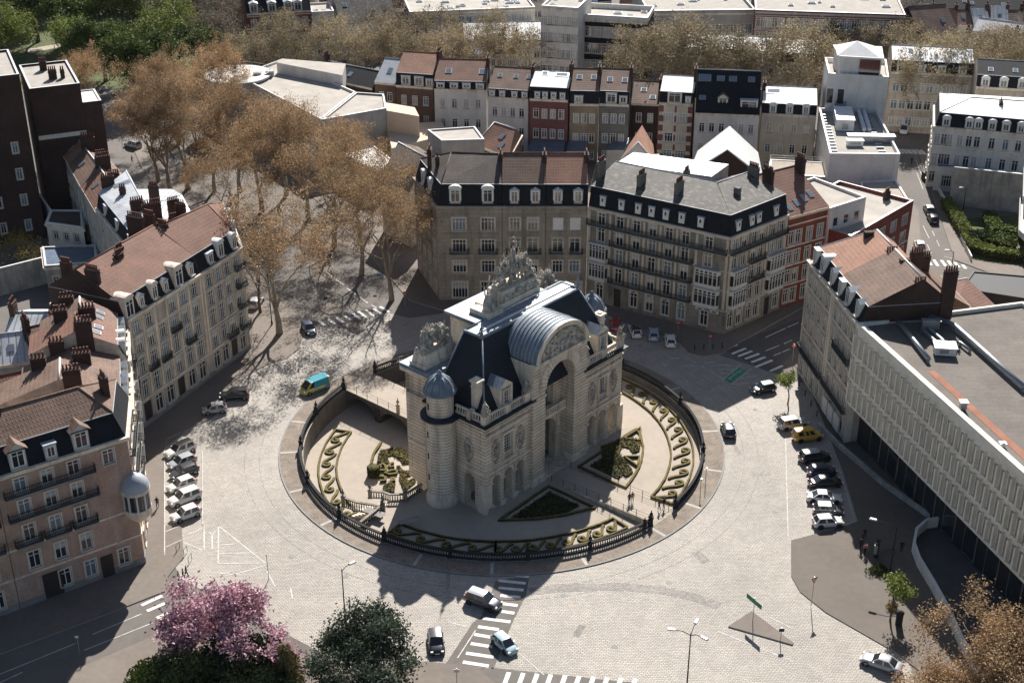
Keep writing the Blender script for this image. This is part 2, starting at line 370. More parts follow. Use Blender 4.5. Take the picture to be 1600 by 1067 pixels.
# ring pavement round the sunken garden
g = MB()
o = circ(30.8, 128); i_ = circ(RB, 128)
for k in range(128):
    j = (k + 1) % 128
    g.add([(*i_[k], .14), (*o[k], .14), (*o[j], .14), (*i_[j], .14)], [[0, 1, 2, 3]], 0)
o2 = circ(31.0, 128)
for k in range(128):
    j = (k + 1) % 128
    g.add([(*o[k], .141), (*o2[k], .141), (*o2[j], .141), (*o[j], .141), (*o2[k], 0), (*o2[j], 0)], [[0, 1, 2, 3], [1, 4, 5, 2]], 1)
struct(g, 'ring_pavement', [M['walkcob'], M['stone_blue']])  # dark outer rim imitates the kerb's thin shadow line in colour
g = MB()
for d in (205, 222, 250, 268, 290, 312, 327, 345, 5, 30, 60, 186, 170):
    a = R(d); dv = Vector((math.cos(a), math.sin(a))); g.strip([Cc + dv * 28.4, Cc + dv * 30.75], .42, .13, .152, 0)
struct(g, 'paving_strip', M['kerb'])
def plain(name, pts, mat, z=.02):
    g = MB(); g.poly([(p[0], p[1], z) for p in pts]); return struct(g, name, M[mat])
walkp('left_pavement', [W2(*p) for p in [(200, 670), (392, 546), (398, 470), (430, 458), (455, 480), (469, 505), (474, 525), (468, 545), (450, 560), (420, 569), (385, 588), (335, 652), (262, 686), (257, 705), (258, 823), (284, 823), (287, 871), (262, 902), (258, 924), (182, 954), (100, 985), (-80, 1052), (-80, 900), (150, 860), (215, 800)]])
walkp('avenue_pavement', [W2(*p) for p in [(398, 470), (430, 458), (330, 330), (250, 230), (215, 190), (190, 190), (220, 260), (300, 370), (392, 480)]], 'walk')
walkp('city_block_pavement', [W2(*p) for p in [(640, 470), (700, 488), (920, 478), (960, 500), (1062, 535), (1075, 552), (1098, 558), (1128, 553), (1160, 533), (1260, 478), (1440, 400), (1435, 330), (1400, 290), (900, 280), (620, 300), (440, 200), (420, 240), (560, 380)]], 'walk')
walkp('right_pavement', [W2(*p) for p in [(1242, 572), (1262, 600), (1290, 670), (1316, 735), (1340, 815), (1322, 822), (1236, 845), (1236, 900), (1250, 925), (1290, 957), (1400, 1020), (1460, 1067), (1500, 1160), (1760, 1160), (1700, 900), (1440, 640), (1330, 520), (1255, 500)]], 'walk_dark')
walkp('lower_pavement', [W2(*p) for p in [(664, 1034), (742, 1041), (775, 1070), (800, 1160), (600, 1160), (400, 1120), (60, 1160), (110, 1050), (250, 990), (420, 1010), (560, 1050)]])
walkp('street_pavement', [W2(*p) for p in [(1433, 235), (1492, 407), (1540, 425), (1600, 440), (1600, 415), (1517, 407), (1445, 262)]], 'walk')
walkp('traffic_island', Z((640, 840, 2.667), [(1425, 308), (1328, 372), (1595, 448), (1600, 440)]), 'walk', .16)
walkp('traffic_island', Z((380, 420, 4.447), [(515, 255), (560, 235), (610, 235), (690, 295), (680, 310), (600, 322), (545, 300)]), 'walk', .16)
walkp('traffic_island', Z((380, 420, 4.447), [(700, 400), (745, 375), (790, 370), (850, 420), (800, 455), (750, 440)]), 'walk', .16)
plain('parking_strip', [W2(*p) for p in [(259, 822), (284, 822), (286, 868), (262, 868)]], 'walk', .125)
plain('crossing_strip', Z((640, 840, 2.667), [(360, 180), (500, 155), (485, 240), (430, 350), (350, 545), (150, 525), (262, 355), (300, 325)]), 'asphalt')
plain('crossing_strip', Z((640, 840, 2.667), [(340, 540), (900, 600), (1100, 640), (1100, 760), (300, 760)]), 'asphalt')
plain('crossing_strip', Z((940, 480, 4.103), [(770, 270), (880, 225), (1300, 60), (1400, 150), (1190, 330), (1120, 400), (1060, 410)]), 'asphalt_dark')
plain('crossing_strip', Z((380, 420, 4.447), [(330, 380), (700, 420), (830, 360), (1040, 290), (560, -10), (430, 0), (200, 170)]), 'asphalt', .016)
def bars(name, lst, w, org, m='paint', z=.03, label=None):
    for a, b in lst:
        p, q = Z(org, [a, b]); g = MB(); g.strip([p, q], w, z - .006, z); struct(g, name, M[m])
O5 = (640, 840, 2.667)
bars('crosswalk_bar', [((440, 158), (498, 162)), ((370, 178), (484, 190)), ((370, 208), (475, 218)), ((378, 240), (462, 248)), ((370, 272), (450, 282)), ((375, 305), (437, 314)), ((305, 335), (420, 350)), ((285, 370), (372, 382)), ((270, 402), (345, 415)), ((255, 440), (345, 454)), ((235, 480), (350, 497)), ((222, 517), (330, 534))], .5, O5)
bars('crosswalk_bar', [((x + 12, 560 + i * 3), (x - 22, 650 + i * 3)) for i, x in enumerate([402, 462, 520, 577, 637, 695, 755, 812, 870, 930])], .5, O5)
bars('crosswalk_bar', [((780, 270), (870, 240)), ((835, 300), (925, 264)), ((875, 316), (965, 281)), ((920, 332), (1010, 298)), ((960, 354), (1050, 319)), ((985, 385), (1095, 340)), ((1080, 410), (1160, 375))], .5, (940, 480, 4.103))
bars('crosswalk_bar', [((800, 297), (860, 340)), ((850, 285), (910, 330)), ((905, 275), (965, 318)), ((950, 262), (1015, 302)), ((765, 312), (815, 352)), ((525, 360), (570, 395)), ((595, 350), (640, 385)), ((645, 335), (695, 374)), ((700, 325), (748, 358)), ((360, 368), (403, 398))], .5, (380, 420, 4.447))
bars('lane_dash', [((568, 15), (618, 55)), ((645, 75), (698, 112)), ((722, 135), (780, 178)), ((805, 195), (865, 238)), ((890, 252), (925, 270)), ((135, 170), (170, 205)), ((215, 250), (265, 300)), ((300, 320), (345, 350))], .16, (380, 420, 4.447))
bars('lane_dash', [((1052, 280), (1140, 245)), ((1168, 235), (1220, 212)), ((1105, 310), (1150, 292)), ((1160, 288), (1205, 268)), ((1050, 195), (1180, 135)), ((1190, 130), (1260, 100))], .16, (940, 480, 4.103))
bars('hatch_line', [((690, 400), (780, 462)), ((740, 400), (870, 400)), ((760, 425), (850, 425)), ((700, 375), (860, 370)), ((660, 360), (720, 350)), ((780, 462), (890, 370)), ((835, 495), (960, 395)), ((850, 495), (990, 480)), ((870, 460), (1000, 440)), ((530, 315), (560, 330)), ((580, 345), (610, 360)), ((640, 375), (660, 390)), ((440, 325), (500, 328)), ((510, 378), (600, 372)), ((390, 370), (425, 372))], .16, (940, 480, 4.103), 'paint_worn')
pg = Z((940, 480, 4.103), [(785, 464), (880, 388), (930, 408), (830, 486)]); g = MB(); g.poly([(*p, .022) for p in pg]); struct(g, 'cycle_box', M['paint_green'])
bars('cycle_symbol', [((815, 460), (900, 400)), ((815, 460), (840, 462)), ((870, 415), (890, 420))], .14, (940, 480, 4.103), 'paint_worn', .032)
O3 = (220, 580, 3.333)
bars('hatch_line', [((405, 805), (650, 1000)), ((405, 805), (403, 1000)), ((410, 905), (500, 898)), ((410, 950), (570, 945)), ((405, 1000), (640, 998)), ((330, 810), (330, 940)), ((225, 890), (330, 935)), ((240, 850), (330, 815)), ((480, 1060), (650, 1010)), ((400, 1050), (520, 1060)), ((655, 1040), (700, 1120)), ((780, 1130), (790, 1180))], .16, O3, 'paint_worn')
bars('lane_arrow', [((372, 850), (372, 925)), ((350, 835), (372, 852)), ((372, 852), (390, 832))], .2, O3, 'paint_worn')
bars('parking_line', [((130, 838), (205, 808)), ((132, 918), (215, 880)), ((125, 410), (125, 960)), ((322, 420), (322, 800))], .11, O3, 'paint_worn', .14)
bars('parking_line', [((65, 140), (75, 520)), ((80, 545), (325, 465)), ((265, 265), (325, 465))], .1, (1200, 620, 2.3875), 'paint_worn', .03)
O4 = (0, 600, 2.285)
bars('lane_line', [((0, 1035), (270, 925)), ((330, 893), (505, 820)), ((300, 950), (545, 852)), ((0, 1065), (80, 1028))], .14, O4, 'paint_worn')
bars('lane_dash', [((500, 755), (560, 732)), ((505, 790), (580, 755)), ((525, 810), (590, 782)), ((560, 835), (610, 812)), ((475, 712), (515, 690))], .5, O4, 'paint', .04)
bars('stop_line', [((455, 480), (560, 570)), ((1285, 390), (1600, 515)), ((1500, 330), (1600, 380)), ((275, 385), (200, 500)), ((155, 350), (240, 370))], .13, O5, 'paint_worn')
OR = (1380, 130, 3.136)
bars('crosswalk_bar', [((148, 860), (155, 890)), ((178, 862), (195, 892)), ((214, 862), (236, 892)), ((248, 866), (268, 896)), ((285, 868), (308, 898)), ((318, 870), (340, 900)), ((350, 878), (372, 903)), ((388, 890), (405, 910))], .55, OR)
bars('lane_dash', [((262 + 0, 770), (275, 800)), ((240, 725), (252, 750)), ((195, 700), (225, 760)), ((215, 790), (235, 835)), ((150, 700), (170, 740)), ((185, 840), (205, 845)), ((300, 850), (340, 860)), ((160, 380), (200, 480)), ((165, 440), (195, 520))], .13, OR, 'paint_worn')
bars('crosswalk_bar', [((50 + i * 22, 322 + i * 1), (75 + i * 22, 345 + i)) for i in range(7)], .8, OR, 'paint_worn')
# ---------------------------------------------------------------- sunken garden
ZL, ZF = -3.0, -0.8                            # left (deep) and front garden levels
def ringang(u, n): p = M3(u, n); return math.atan2(p.y - Cc.y, p.x - Cc.x)
aS = ringang(-26.5, -.4)                      # where the stairs meet the ring
aE = ringang(27, -5)                           # behind the monument's right end
if aE < 0: aE += 2 * math.pi
# deep half runs from aE (about 40deg) through the back to aS
if aS < aE: aS += 2 * math.pi
RI = 27.6
g = MB(); g.poly([(*p, ZL) for p in circ(RI + .4, 96)]); struct(g, 'deep_garden_gravel', M['gravel'])
fr = circ(RI + .3, 80, aS, aE + 2 * math.pi)
inner = [M3(15, -4), M3(-13, -4), M3(-13.2, -.5), M3(-18.5, -.5), M3(-19.8, -1.95), M3(-21.9, -1.35)]
g = MB(); g.prism([(p[0], p[1]) for p in fr] + [(p.x, p.y) for p in inner], ZL, ZF, 1, 0, bottom=False); struct(g, 'front_garden_gravel', [M['gravel'], M['stone_plain']])
# inclined / retaining wall of the ring
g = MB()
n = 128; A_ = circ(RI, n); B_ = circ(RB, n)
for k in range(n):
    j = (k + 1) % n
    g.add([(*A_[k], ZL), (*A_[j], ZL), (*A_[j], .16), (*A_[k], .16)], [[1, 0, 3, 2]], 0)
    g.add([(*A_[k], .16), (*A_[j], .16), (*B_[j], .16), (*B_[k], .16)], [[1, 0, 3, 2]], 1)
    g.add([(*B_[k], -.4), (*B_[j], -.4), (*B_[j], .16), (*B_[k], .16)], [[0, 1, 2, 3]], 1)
top(g, 'ring_wall', [M['ring_stone_shaded'], M['stone_grey']], 'round retaining wall that holds the street above the sunken garden', 'retaining wall')
# balustrade
def baluster_me():
    b = MB(); b.lathe((0, 0, 0), [(.09, 0), (.09, .06), (.05, .1), (.085, .28), (.045, .48), (.08, .52), (.08, .58)], 6); return b.mesh('baluster', M['cast'])
BAL = baluster_me()
def newobj(name, me, parent, loc, rz=0, sc=None):
    o = bpy.data.objects.new(name, me); col.objects.link(o); o.parent = parent; o.location = loc; o.rotation_euler = (0, 0, rz)
    if sc: o.scale = sc
    return o
def finial_post(mb, p, z, hp=1.25, m=0):
    mb.box((p[0], p[1], z), (.62, .62, .12), 0, m); mb.box((p[0], p[1], z + .12), (.5, .5, hp - .25), 0, m); mb.box((p[0], p[1], z + hp - .13), (.64, .64, .13), 0, m)
    mb.lathe((p[0], p[1], z + hp), [(.12, 0), (.07, .08), (.2, .22), (.24, .42), (.14, .6), (.05, .7), (.09, .8), (.02, 1.0)], 8, m)
def balustrade(name, label, pts, z, mat_, step=.33, posts=(), h=1.0, group=None, zs=None, first=100, bm=None):
    """pts: fine polyline in plan"""
    pts = [Vector((p[0], p[1])) for p in pts]; c = pts[len(pts) // 2]
    t = thing(name, label, 'balustrade', (c.x, c.y, z), 0, group)
    b = MB(); b.strip(pts, .34, z, z + .18); put(b, 'plinth', mat_, t)
    b = MB(); b.strip(pts, .36, z + h - .18, z + h); put(b, 'rail', mat_, t)
    L = [0]
    for i in range(1, len(pts)): L.append(L[-1] + (pts[i] - pts[i - 1]).length)
    cnt = int(L[-1] / step); loc = []
    k = 0
    for i in range(cnt):
        s = (i + .5) * L[-1] / cnt
        while k < len(L) - 2 and L[k + 1] < s: k += 1
        f = (s - L[k]) / max(L[k + 1] - L[k], 1e-6); loc.append(pts[k].lerp(pts[k + 1], f))
    for s in posts:
        i = min(range(len(L)), key=lambda q: abs(L[q] - s * L[-1])); b = MB(); finial_post(b, pts[i], z, h + .25); put(b, 'post', mat_, t)
    loc.sort(key=lambda p: p.y)
    for p in loc[:first]: o = newobj('baluster', bm or BAL, t, (p.x - c.x, p.y - c.y, .18), 0, (1, 1, (h - .36) / .58))
    if len(loc) > first:
        b = MB()
        for p in loc[first:]: b.lathe((p.x, p.y, z + .18), [(.09, 0), (.05, .1), (.085, .3), (.045, .5), (.08, h - .36)], 5)
        o = put(b, 'baluster_row', mat_, t); o['kind'] = 'stuff'
    return t
aG1, aG2 = ringang(2.3, 28), ringang(-3.0, 28)      # front gate
aB1, aB2 = ringang(-4.6, -28), ringang(2.2, -28)    # bridge gate
def arcp(a, b, r=27.95):
    while b < a: b += 2 * math.pi
    return circ(r, max(8, int((b - a) * r / .5)), a, b)
# angles grow counter-clockwise: front gate -> right -> back -> bridge -> left -> front gate
balustrade('ring_balustrade', 'dark balustrade curving round the right of the garden and behind the arch', arcp(aG1, aB2 + (2 * math.pi if aB2 < aG1 else 0)), .16, M['cast'], posts=[0, .17, .34, .5, .66, .86, 1], group='ring balustrades')
balustrade('ring_balustrade', 'dark balustrade curving round the left and front of the garden, bridge to front gate', arcp(aB1, aG2), .16, M['cast'], posts=[0, .1, .22, .33, .45, .55, .66, .78, .88, 1], group='ring balustrades')
# bridge on the left with two arches and iron rails
t = thing('stone_bridge', 'stone footbridge on low arches crossing the sunken garden to the left of the monument', 'bridge', M3(-1.3, -20, ZL))
b = MB(); q = [M3(-4.4, -28.2), M3(-4.4, -4.2), M3(1.8, -4.2), M3(1.8, -28.2)]; b.prism([(p.x, p.y) for p in q], -.5, .14, 1, 0); put(b, 'deck', [M['gravel'], M['ring_stone_shaded']], t)
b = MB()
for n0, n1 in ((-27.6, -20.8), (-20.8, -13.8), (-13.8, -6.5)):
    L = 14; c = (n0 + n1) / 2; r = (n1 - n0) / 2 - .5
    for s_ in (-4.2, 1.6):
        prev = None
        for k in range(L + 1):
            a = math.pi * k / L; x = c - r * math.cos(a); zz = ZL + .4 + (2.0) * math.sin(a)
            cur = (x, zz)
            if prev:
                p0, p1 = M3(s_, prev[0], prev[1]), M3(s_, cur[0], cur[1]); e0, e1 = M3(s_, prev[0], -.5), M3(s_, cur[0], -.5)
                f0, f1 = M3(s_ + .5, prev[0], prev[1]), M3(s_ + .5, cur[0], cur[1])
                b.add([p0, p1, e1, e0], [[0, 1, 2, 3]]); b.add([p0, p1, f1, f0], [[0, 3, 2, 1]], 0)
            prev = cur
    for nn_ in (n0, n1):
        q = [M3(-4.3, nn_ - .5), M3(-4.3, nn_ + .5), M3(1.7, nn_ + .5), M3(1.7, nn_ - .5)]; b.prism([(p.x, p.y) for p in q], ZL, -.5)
put(b, 'arch', [M['ring_stone_shaded'], M['ring_stone_shaded']], t)
def railing(label, pts, z, h=1.0, step=1.9, m='iron', group=None, cat='railing', name='iron_railing', zf=None):
    pts = [Vector((p[0], p[1], p[2] if len(p) > 2 else z)) for p in pts]
    t = thing(name, label, cat, pts[0], 0, group)
    b = MB()
    for k in (h, h * .55, .12): b.tube([p + Vector((0, 0, k)) for p in pts], .022, 4)
    put(b, 'rail', M[m], t)
    pm = MB(); pm.lathe((0, 0, 0), [(.045, 0), (.04, h + .08), (.01, h + .14)], 5); me = pm.mesh('post', M[m])
    for a, c in zip(pts[:-1], pts[1:]):
        k = max(1, round((c - a).length / step))
        for i in range(k): newobj('post', me, t, a.lerp(c, i / k) - pts[0])
    newobj('post', me, t, pts[-1] - pts[0])
    return t
railing('thin iron railing along the near edge of the footbridge left of the monument', [M3(-4.1, -27.5), M3(-4.1, -5)], .14, 1.05, 2.2, group='footbridge railings')
railing('thin iron railing along the far edge of the footbridge beside the ivy bank', [M3(1.5, -27.5), M3(1.5, -5)], .14, 1.05, 2.2, group='footbridge railings')
for u_, n_, lb in ((-4.1, -16.5, 'stone pedestal with a dark urn in the near railing of the footbridge'), (1.5, -10.5, 'stone pedestal with an urn in the far railing of the footbridge')):
    b = MB(); p = M3(u_, n_); finial_post(b, p, .1, 1.5); top(b, 'urn_pedestal', M['stone_grey'], lb, 'pedestal', 'footbridge pedestals')
# front path
t = MB(); q = [M3(-2.4, 10.5), M3(1.8, 10.5), M3(1.8, 28.2), M3(-2.4, 28.2)]
t.add([(q[0].x, q[0].y, -.70), (q[3].x, q[3].y, .15), (q[2].x, q[2].y, .15), (q[1].x, q[1].y, -.70), (q[0].x, q[0].y, -.9), (q[3].x, q[3].y, -.9), (q[2].x, q[2].y, -.9), (q[1].x, q[1].y, -.9)], [[0, 1, 2, 3]][::1], 0)
t.f[-1] = t.f[-1][::-1] if (t.v[1] - t.v[0]).cross(t.v[2] - t.v[1]).z < 0 else t.f[-1]
t.add([t.v[0], t.v[1], t.v[5], t.v[4]], [[0, 1, 2, 3]], 1); t.add([t.v[3], t.v[2], t.v[6], t.v[7]], [[3, 2, 1, 0]], 1)
struct(t, 'front_path', [M['gravel'], M['stone_plain']])
def pz(n): return -.70 + (n - 10.5) / 17.7 * .85
for u_, w in ((-2.4, 'nearer the camera'), (1.8, 'on the far side')):
    railing('low double rail fence along the front path, ' + w, [M3(u_, n_, pz(n_)) for n_ in (11, 15, 19, 23, 27.2)], 0, .95, 2.1, group='front path rails')
# stairs between front terrace and deep garden: two balustraded flights
t = thing('garden_stairs', 'pale stone stairs leading from the front terrace down into the deep left garden', 'stairs', M3(-21, -4, ZL))
ea, eb, fa, fb = M3(-19.8, -1.95), M3(-21.9, -1.35), M3(-21.1, -6.0), M3(-23.7, -5.6)
for i in range(9):
    b = MB(); z1 = ZF - .12 - i * .235; p0, p1, p2, p3 = ea.lerp(fa, i / 9), eb.lerp(fb, i / 9), eb.lerp(fb, (i + 1) / 9), ea.lerp(fa, (i + 1) / 9)
    b.prism([(p.x, p.y) for p in (p0, p1, p2, p3)], ZL, z1); put(b, 'step', M['stone_plain'], t)
sg = 'stair balustrades'
balustrade('stair_balustrade', 'dark balustrade on the outer side of the garden stairs', [M3(-22.0, -1.4), M3(-23.5, -4.6), M3(-23.9, -6.8)], ZF - .9, M['stone_soot'], posts=[0, 1], h=1.5, group=sg)
balustrade('stair_balustrade', 'dark bent balustrade between the swirl parterre and the front terrace', [M3(-21.1, -4.6), M3(-20.1, -3.2), M3(-19.9, -2.0), M3(-18.5, -.6), M3(-15.3, -.7)], ZF, M['stone_soot'], posts=[0, .66], h=1.1, group=sg)
balustrade('stair_balustrade', 'dark balustrade from the stair head out to the ring wall', [M3(-22.0, -1.2), M3(-24, -.8), M3(-26.8, -.4)], ZF, M['stone_soot'], posts=[0], h=1.1, group=sg)
# ---------------------------------------------------------------- clipped hedges
def hedge(pts, w, h, z, label, name='clipped_hedge', group=None, close=False, m=('hedge_sunlit', 'hedge'), jit=.04):  # m: sunlit tone painted on top, dark tone on the sides
    P_ = []
    pts = [Vector((p[0], p[1])) for p in pts]
    for a, c in zip(pts, pts[1:] + ([pts[0]] if close else [])):
        k = max(1, int((c - a).length / .8))
        for i in range(k): P_.append(a.lerp(c, i / k) + Vector((rnd.uniform(-jit, jit), rnd.uniform(-jit, jit))))
    if not close: P_.append(pts[-1])
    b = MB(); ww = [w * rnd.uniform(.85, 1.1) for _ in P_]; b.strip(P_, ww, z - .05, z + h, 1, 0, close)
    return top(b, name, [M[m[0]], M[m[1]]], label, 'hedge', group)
def spiral(c, r0, a0, turns, sgn=1, n=14):
    return [Vector((c[0] + r0 * (1 - .75 * i / n) * math.cos(a0 + sgn * turns * 2 * math.pi * i / n), c[1] + r0 * (1 - .75 * i / n) * math.sin(a0 + sgn * turns * 2 * math.pi * i / n))) for i in range(n + 1)]
a_r0, a_r1 = ringang(3.4, 24), ringang(24.5, 0)
if a_r1 < a_r0: a_r1 += 2 * math.pi
a_f0, a_f1 = ringang(-18.8, 15.5), ringang(-4.2, 24)
a_f00 = ringang(-24.0, 3.0)
while a_f0 < a_f00: a_f0 += 2 * math.pi
while a_f1 < a_f0: a_f1 += 2 * math.pi
a_l0, a_l1 = ringang(-9.5, -22.5), ringang(-24.0, -6.0)
while a_l1 < a_l0: a_l1 += 2 * math.pi
def band(a0, a1, ri, ro, z, nsc, where, sgn, ends=True):
    hedge(circ(ri, max(6, int(abs(a1 - a0) * 24 / 1.2)), a0, a1), .26, .3, z, 'sun-toned edging hedge, inner side of the border ' + where, 'edging_hedge')
    hedge(circ(ro, max(6, int(abs(a1 - a0) * 24 / 1.2)), a0, a1), .26, .3, z, 'sun-toned edging hedge, outer side of the border ' + where, 'edging_hedge')
    for a in ((a0, a1) if ends else (a0,)):
        d = Vector((math.cos(a), math.sin(a))); hedge([Cc + d * ri, Cc + d * ro], .26, .3, z, 'short hedge closing the %s end, scroll border %s' % ('first' if a == a0 else 'last', where), 'edging_hedge')
    rm = (ri + ro) / 2
    for i in range(nsc):
        am = a0 + (a1 - a0) * (i + .5) / nsc; da = (a1 - a0) / nsc; pts = []
        for k in range(9):                     # long S stroke
            f = k / 8; a = am + da * (-.55 + f * .85) * (1 if sgn > 0 else -1); r = ri + .5 + (ro - ri - 1.0) * (0.5 - .5 * math.cos(math.pi * f)); pts.append(Cc + Vector((math.cos(a), math.sin(a))) * r)
        d = Vector((math.cos(am + da * .3 * sgn), math.sin(am + da * .3 * sgn)))
        cc = pts[-1] - d * .62; a_s = math.atan2(pts[-1].y - cc.y, pts[-1].x - cc.x)
        pts += spiral(cc, .62, a_s, .95, sgn, 12)[1:]
        hedge(pts, .36, .24, z, 'clipped wave scroll hedge in the row ' + where, 'scroll_hedge', 'scroll hedges ' + where, jit=.02)
band(a_r0, a_r1, 23.6, 26.7, ZF, 13, 'on the right of the garden', 1)
band(a_f0, a_f1, 22.9, 25.6, ZF, 8, 'at the front of the garden', -1)
band(a_f00, a_f0, 23.0, 25.6, ZF, 4, 'at the front left foot of the stairs', -1, True)
band(a_l0, a_l1, 23.2, 25.7, ZL, 7, 'in the deep left garden', 1)
# triangular beds by the front path
def bed(pts, z, label, m=('leaf_bed', 'hedge')):
    hedge(pts, .32, .3, z, label, 'bed_hedge', close=True)
tri1 = [M3(2.8, 11.5), M3(2.8, 19.5), *[M3(r * math.sin(a), r * math.cos(a)) for r, a in ((19.6, R(20)), (19.7, R(30)), (19.8, R(40)), (19.9, R(50)))], M3(16, 11.5)]
bed(tri1, ZF, 'clipped hedge outlining the sunlit bed right of the front path')
tri2 = [M3(-3.6, 11.5), M3(-3.6, 19.3), *[M3(-r * math.sin(a), r * math.cos(a)) for r, a in ((19.0, R(22)), (18.6, R(33)), (18.2, R(44)))], M3(-14, 11.8)]
bed(tri2, ZF, 'clipped hedge outlining the shaded bed left of the front path')
def blob(pts, z, h, label, name='flower_bed', m='leaf_bed'):
    """low planting: mound plus many small leaves, as one bed"""
    b = MB(); xs = [p[0] for p in pts]; ys = [p[1] for p in pts]
    b.prism([(p[0], p[1]) for p in pts], z - .05, z + h * .5, 0, 0, bottom=False)
    def inside(x, y):
        c = False; j = len(pts) - 1
        for i in range(len(pts)):
            if (pts[i][1] > y) != (pts[j][1] > y) and x < (pts[j][0] - pts[i][0]) * (y - pts[i][1]) / (pts[j][1] - pts[i][1]) + pts[i][0]: c = not c
            j = i
        return c
    area = (max(xs) - min(xs)) * (max(ys) - min(ys))
    for _ in range(int(area * 30)):
        x, y = rnd.uniform(min(xs), max(xs)), rnd.uniform(min(ys), max(ys))
        if inside(x, y): leafq(b, Vector((x, y, z + h * rnd.uniform(.45, 1.1))), .16, 1)
    return top(b, name, [M['hedge'], M[m]], label, 'flower bed')
def leafq(b, p, s, m=0, flat=.6):
    d = Vector((rnd.gauss(0, 1), rnd.gauss(0, 1), rnd.gauss(0, flat))).normalized(); e = d.cross(Vector((rnd.gauss(0, 1), rnd.gauss(0, 1), rnd.gauss(0, 1)))).normalized()
    a, c = d * s * rnd.uniform(.7, 1.3), e * s * .6
    b.add([p - a, p - c, p + a, p + c], [[0, 1, 2, 3]], m)
def CP(lst, z=0.0): return [W(a, b, z) for a, b in lst]
O6 = (780, 540, 2.964)
def ZZ(o, l, z): return [W2(o[0] + x / o[2], o[1] + y / o[2], z) for x, y in l]
blob(ZZ(O6, [(470, 470), (560, 440), (620, 430), (655, 455), (650, 490), (620, 500), (600, 475), (570, 470), (555, 500), (600, 560), (620, 590), (590, 610), (560, 590), (535, 540), (480, 560)], ZF), ZF, .4, 'dark green planted scroll inside the sunlit bed right of the front path')
for k_, l in enumerate([[(655, 385), (650, 445), (580, 435)], [(580, 520), (640, 565), (650, 520)]]):
    hedge(ZZ(O6, l, ZF), .3, .4, ZF, ['small hedge wedge at the far tip of the sunlit bed', 'small hedge wedge at the near side of the sunlit bed'][k_], 'bed_hedge', close=True)
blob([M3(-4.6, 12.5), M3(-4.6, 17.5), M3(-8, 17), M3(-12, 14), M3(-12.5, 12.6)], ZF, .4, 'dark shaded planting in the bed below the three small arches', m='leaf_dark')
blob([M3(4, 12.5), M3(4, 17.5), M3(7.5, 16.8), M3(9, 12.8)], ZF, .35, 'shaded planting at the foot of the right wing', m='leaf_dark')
OL = (480, 680, 6.67)
hedge(ZZ(OL, [(770, 90), (700, 190), (670, 290), (665, 360)], ZL), .34, .4, ZL, 'sun-toned edging hedge on the left of the swirl parterre', 'edging_hedge')
blob(ZZ(OL, [(760, 170), (880, 140), (1000, 150), (1110, 230), (1130, 290), (1000, 310), (960, 250), (890, 215), (830, 230), (860, 290), (800, 310), (730, 280), (740, 220)], ZL), ZL, .4, 'upper swirl of flowers and clipped green in the left parterre')
blob(ZZ(OL, [(960, 320), (1000, 380), (1080, 370), (1080, 430), (1010, 440), (1060, 480), (1150, 440), (1130, 500), (1010, 590), (990, 540), (960, 470), (970, 400), (930, 340)], ZL), ZL, .4, 'right swirl of red flowers in the left parterre')
blob(ZZ(OL, [(790, 540), (850, 500), (920, 520), (910, 600), (800, 590)], ZL), ZL, .4, 'small round flower patch by the stairs in the left parterre')
hedge(ZZ(OL, [(740, 380), (820, 380), (825, 340), (790, 315), (755, 335), (770, 355)], ZL), .4, .4, ZL, 'curled clipped hedge above the topiary drum in the left parterre', 'scroll_hedge', 'small parterre scrolls')
hedge(ZZ(OL, [(700, 450), (770, 440), (820, 455), (815, 485), (760, 490)], ZL), .4, .4, ZL, 'curled clipped hedge below the topiary drum in the left parterre', 'scroll_hedge', 'small parterre scrolls')
hedge(ZZ(OL, [(900, 300), (860, 320), (870, 350), (905, 340)], ZL), .35, .4, ZL, 'small hook shaped hedge in the middle top of the left parterre', 'scroll_hedge', 'small parterre scrolls')
hedge(ZZ(OL, [(810, 410), (880, 380), (940, 385), (930, 415), (860, 425)], ZL), .35, .4, ZL, 'pointed oval hedge in the middle of the left parterre', 'scroll_hedge', 'small parterre scrolls', close=True)
hedge(ZZ(OL, [(880, 460), (910, 462), (912, 490), (880, 490)], ZL), .35, .4, ZL, 'small square hedge below the pointed oval in the left parterre', 'scroll_hedge', 'small parterre scrolls', close=True)
b = MB(); p = W(480 + 695 / 6.67, 680 + 420 / 6.67, ZL); b.lathe((p.x, p.y, ZL), [(.75, 0), (.85, .3), (.85, 1.3), (.7, 1.5), (.2, 1.55)], 14, 0)
for _ in range(700):
    a = rnd.uniform(0, 6.28); leafq(b, Vector((p.x + .86 * math.cos(a), p.y + .86 * math.sin(a), ZL + rnd.uniform(.1, 1.5))), .12, 0)
top(b, 'topiary_bush', M['hedge'], 'round clipped topiary drum on the edge of the left parterre', 'topiary')
blob([M3(2.4, -26), M3(2.4, -8), M3(8, -8), M3(13, -12), M3(10, -24)], ZL, 1.3, 'ivy and shrubs on the bank beyond the footbridge', 'ivy_bank', 'leaf_grey')
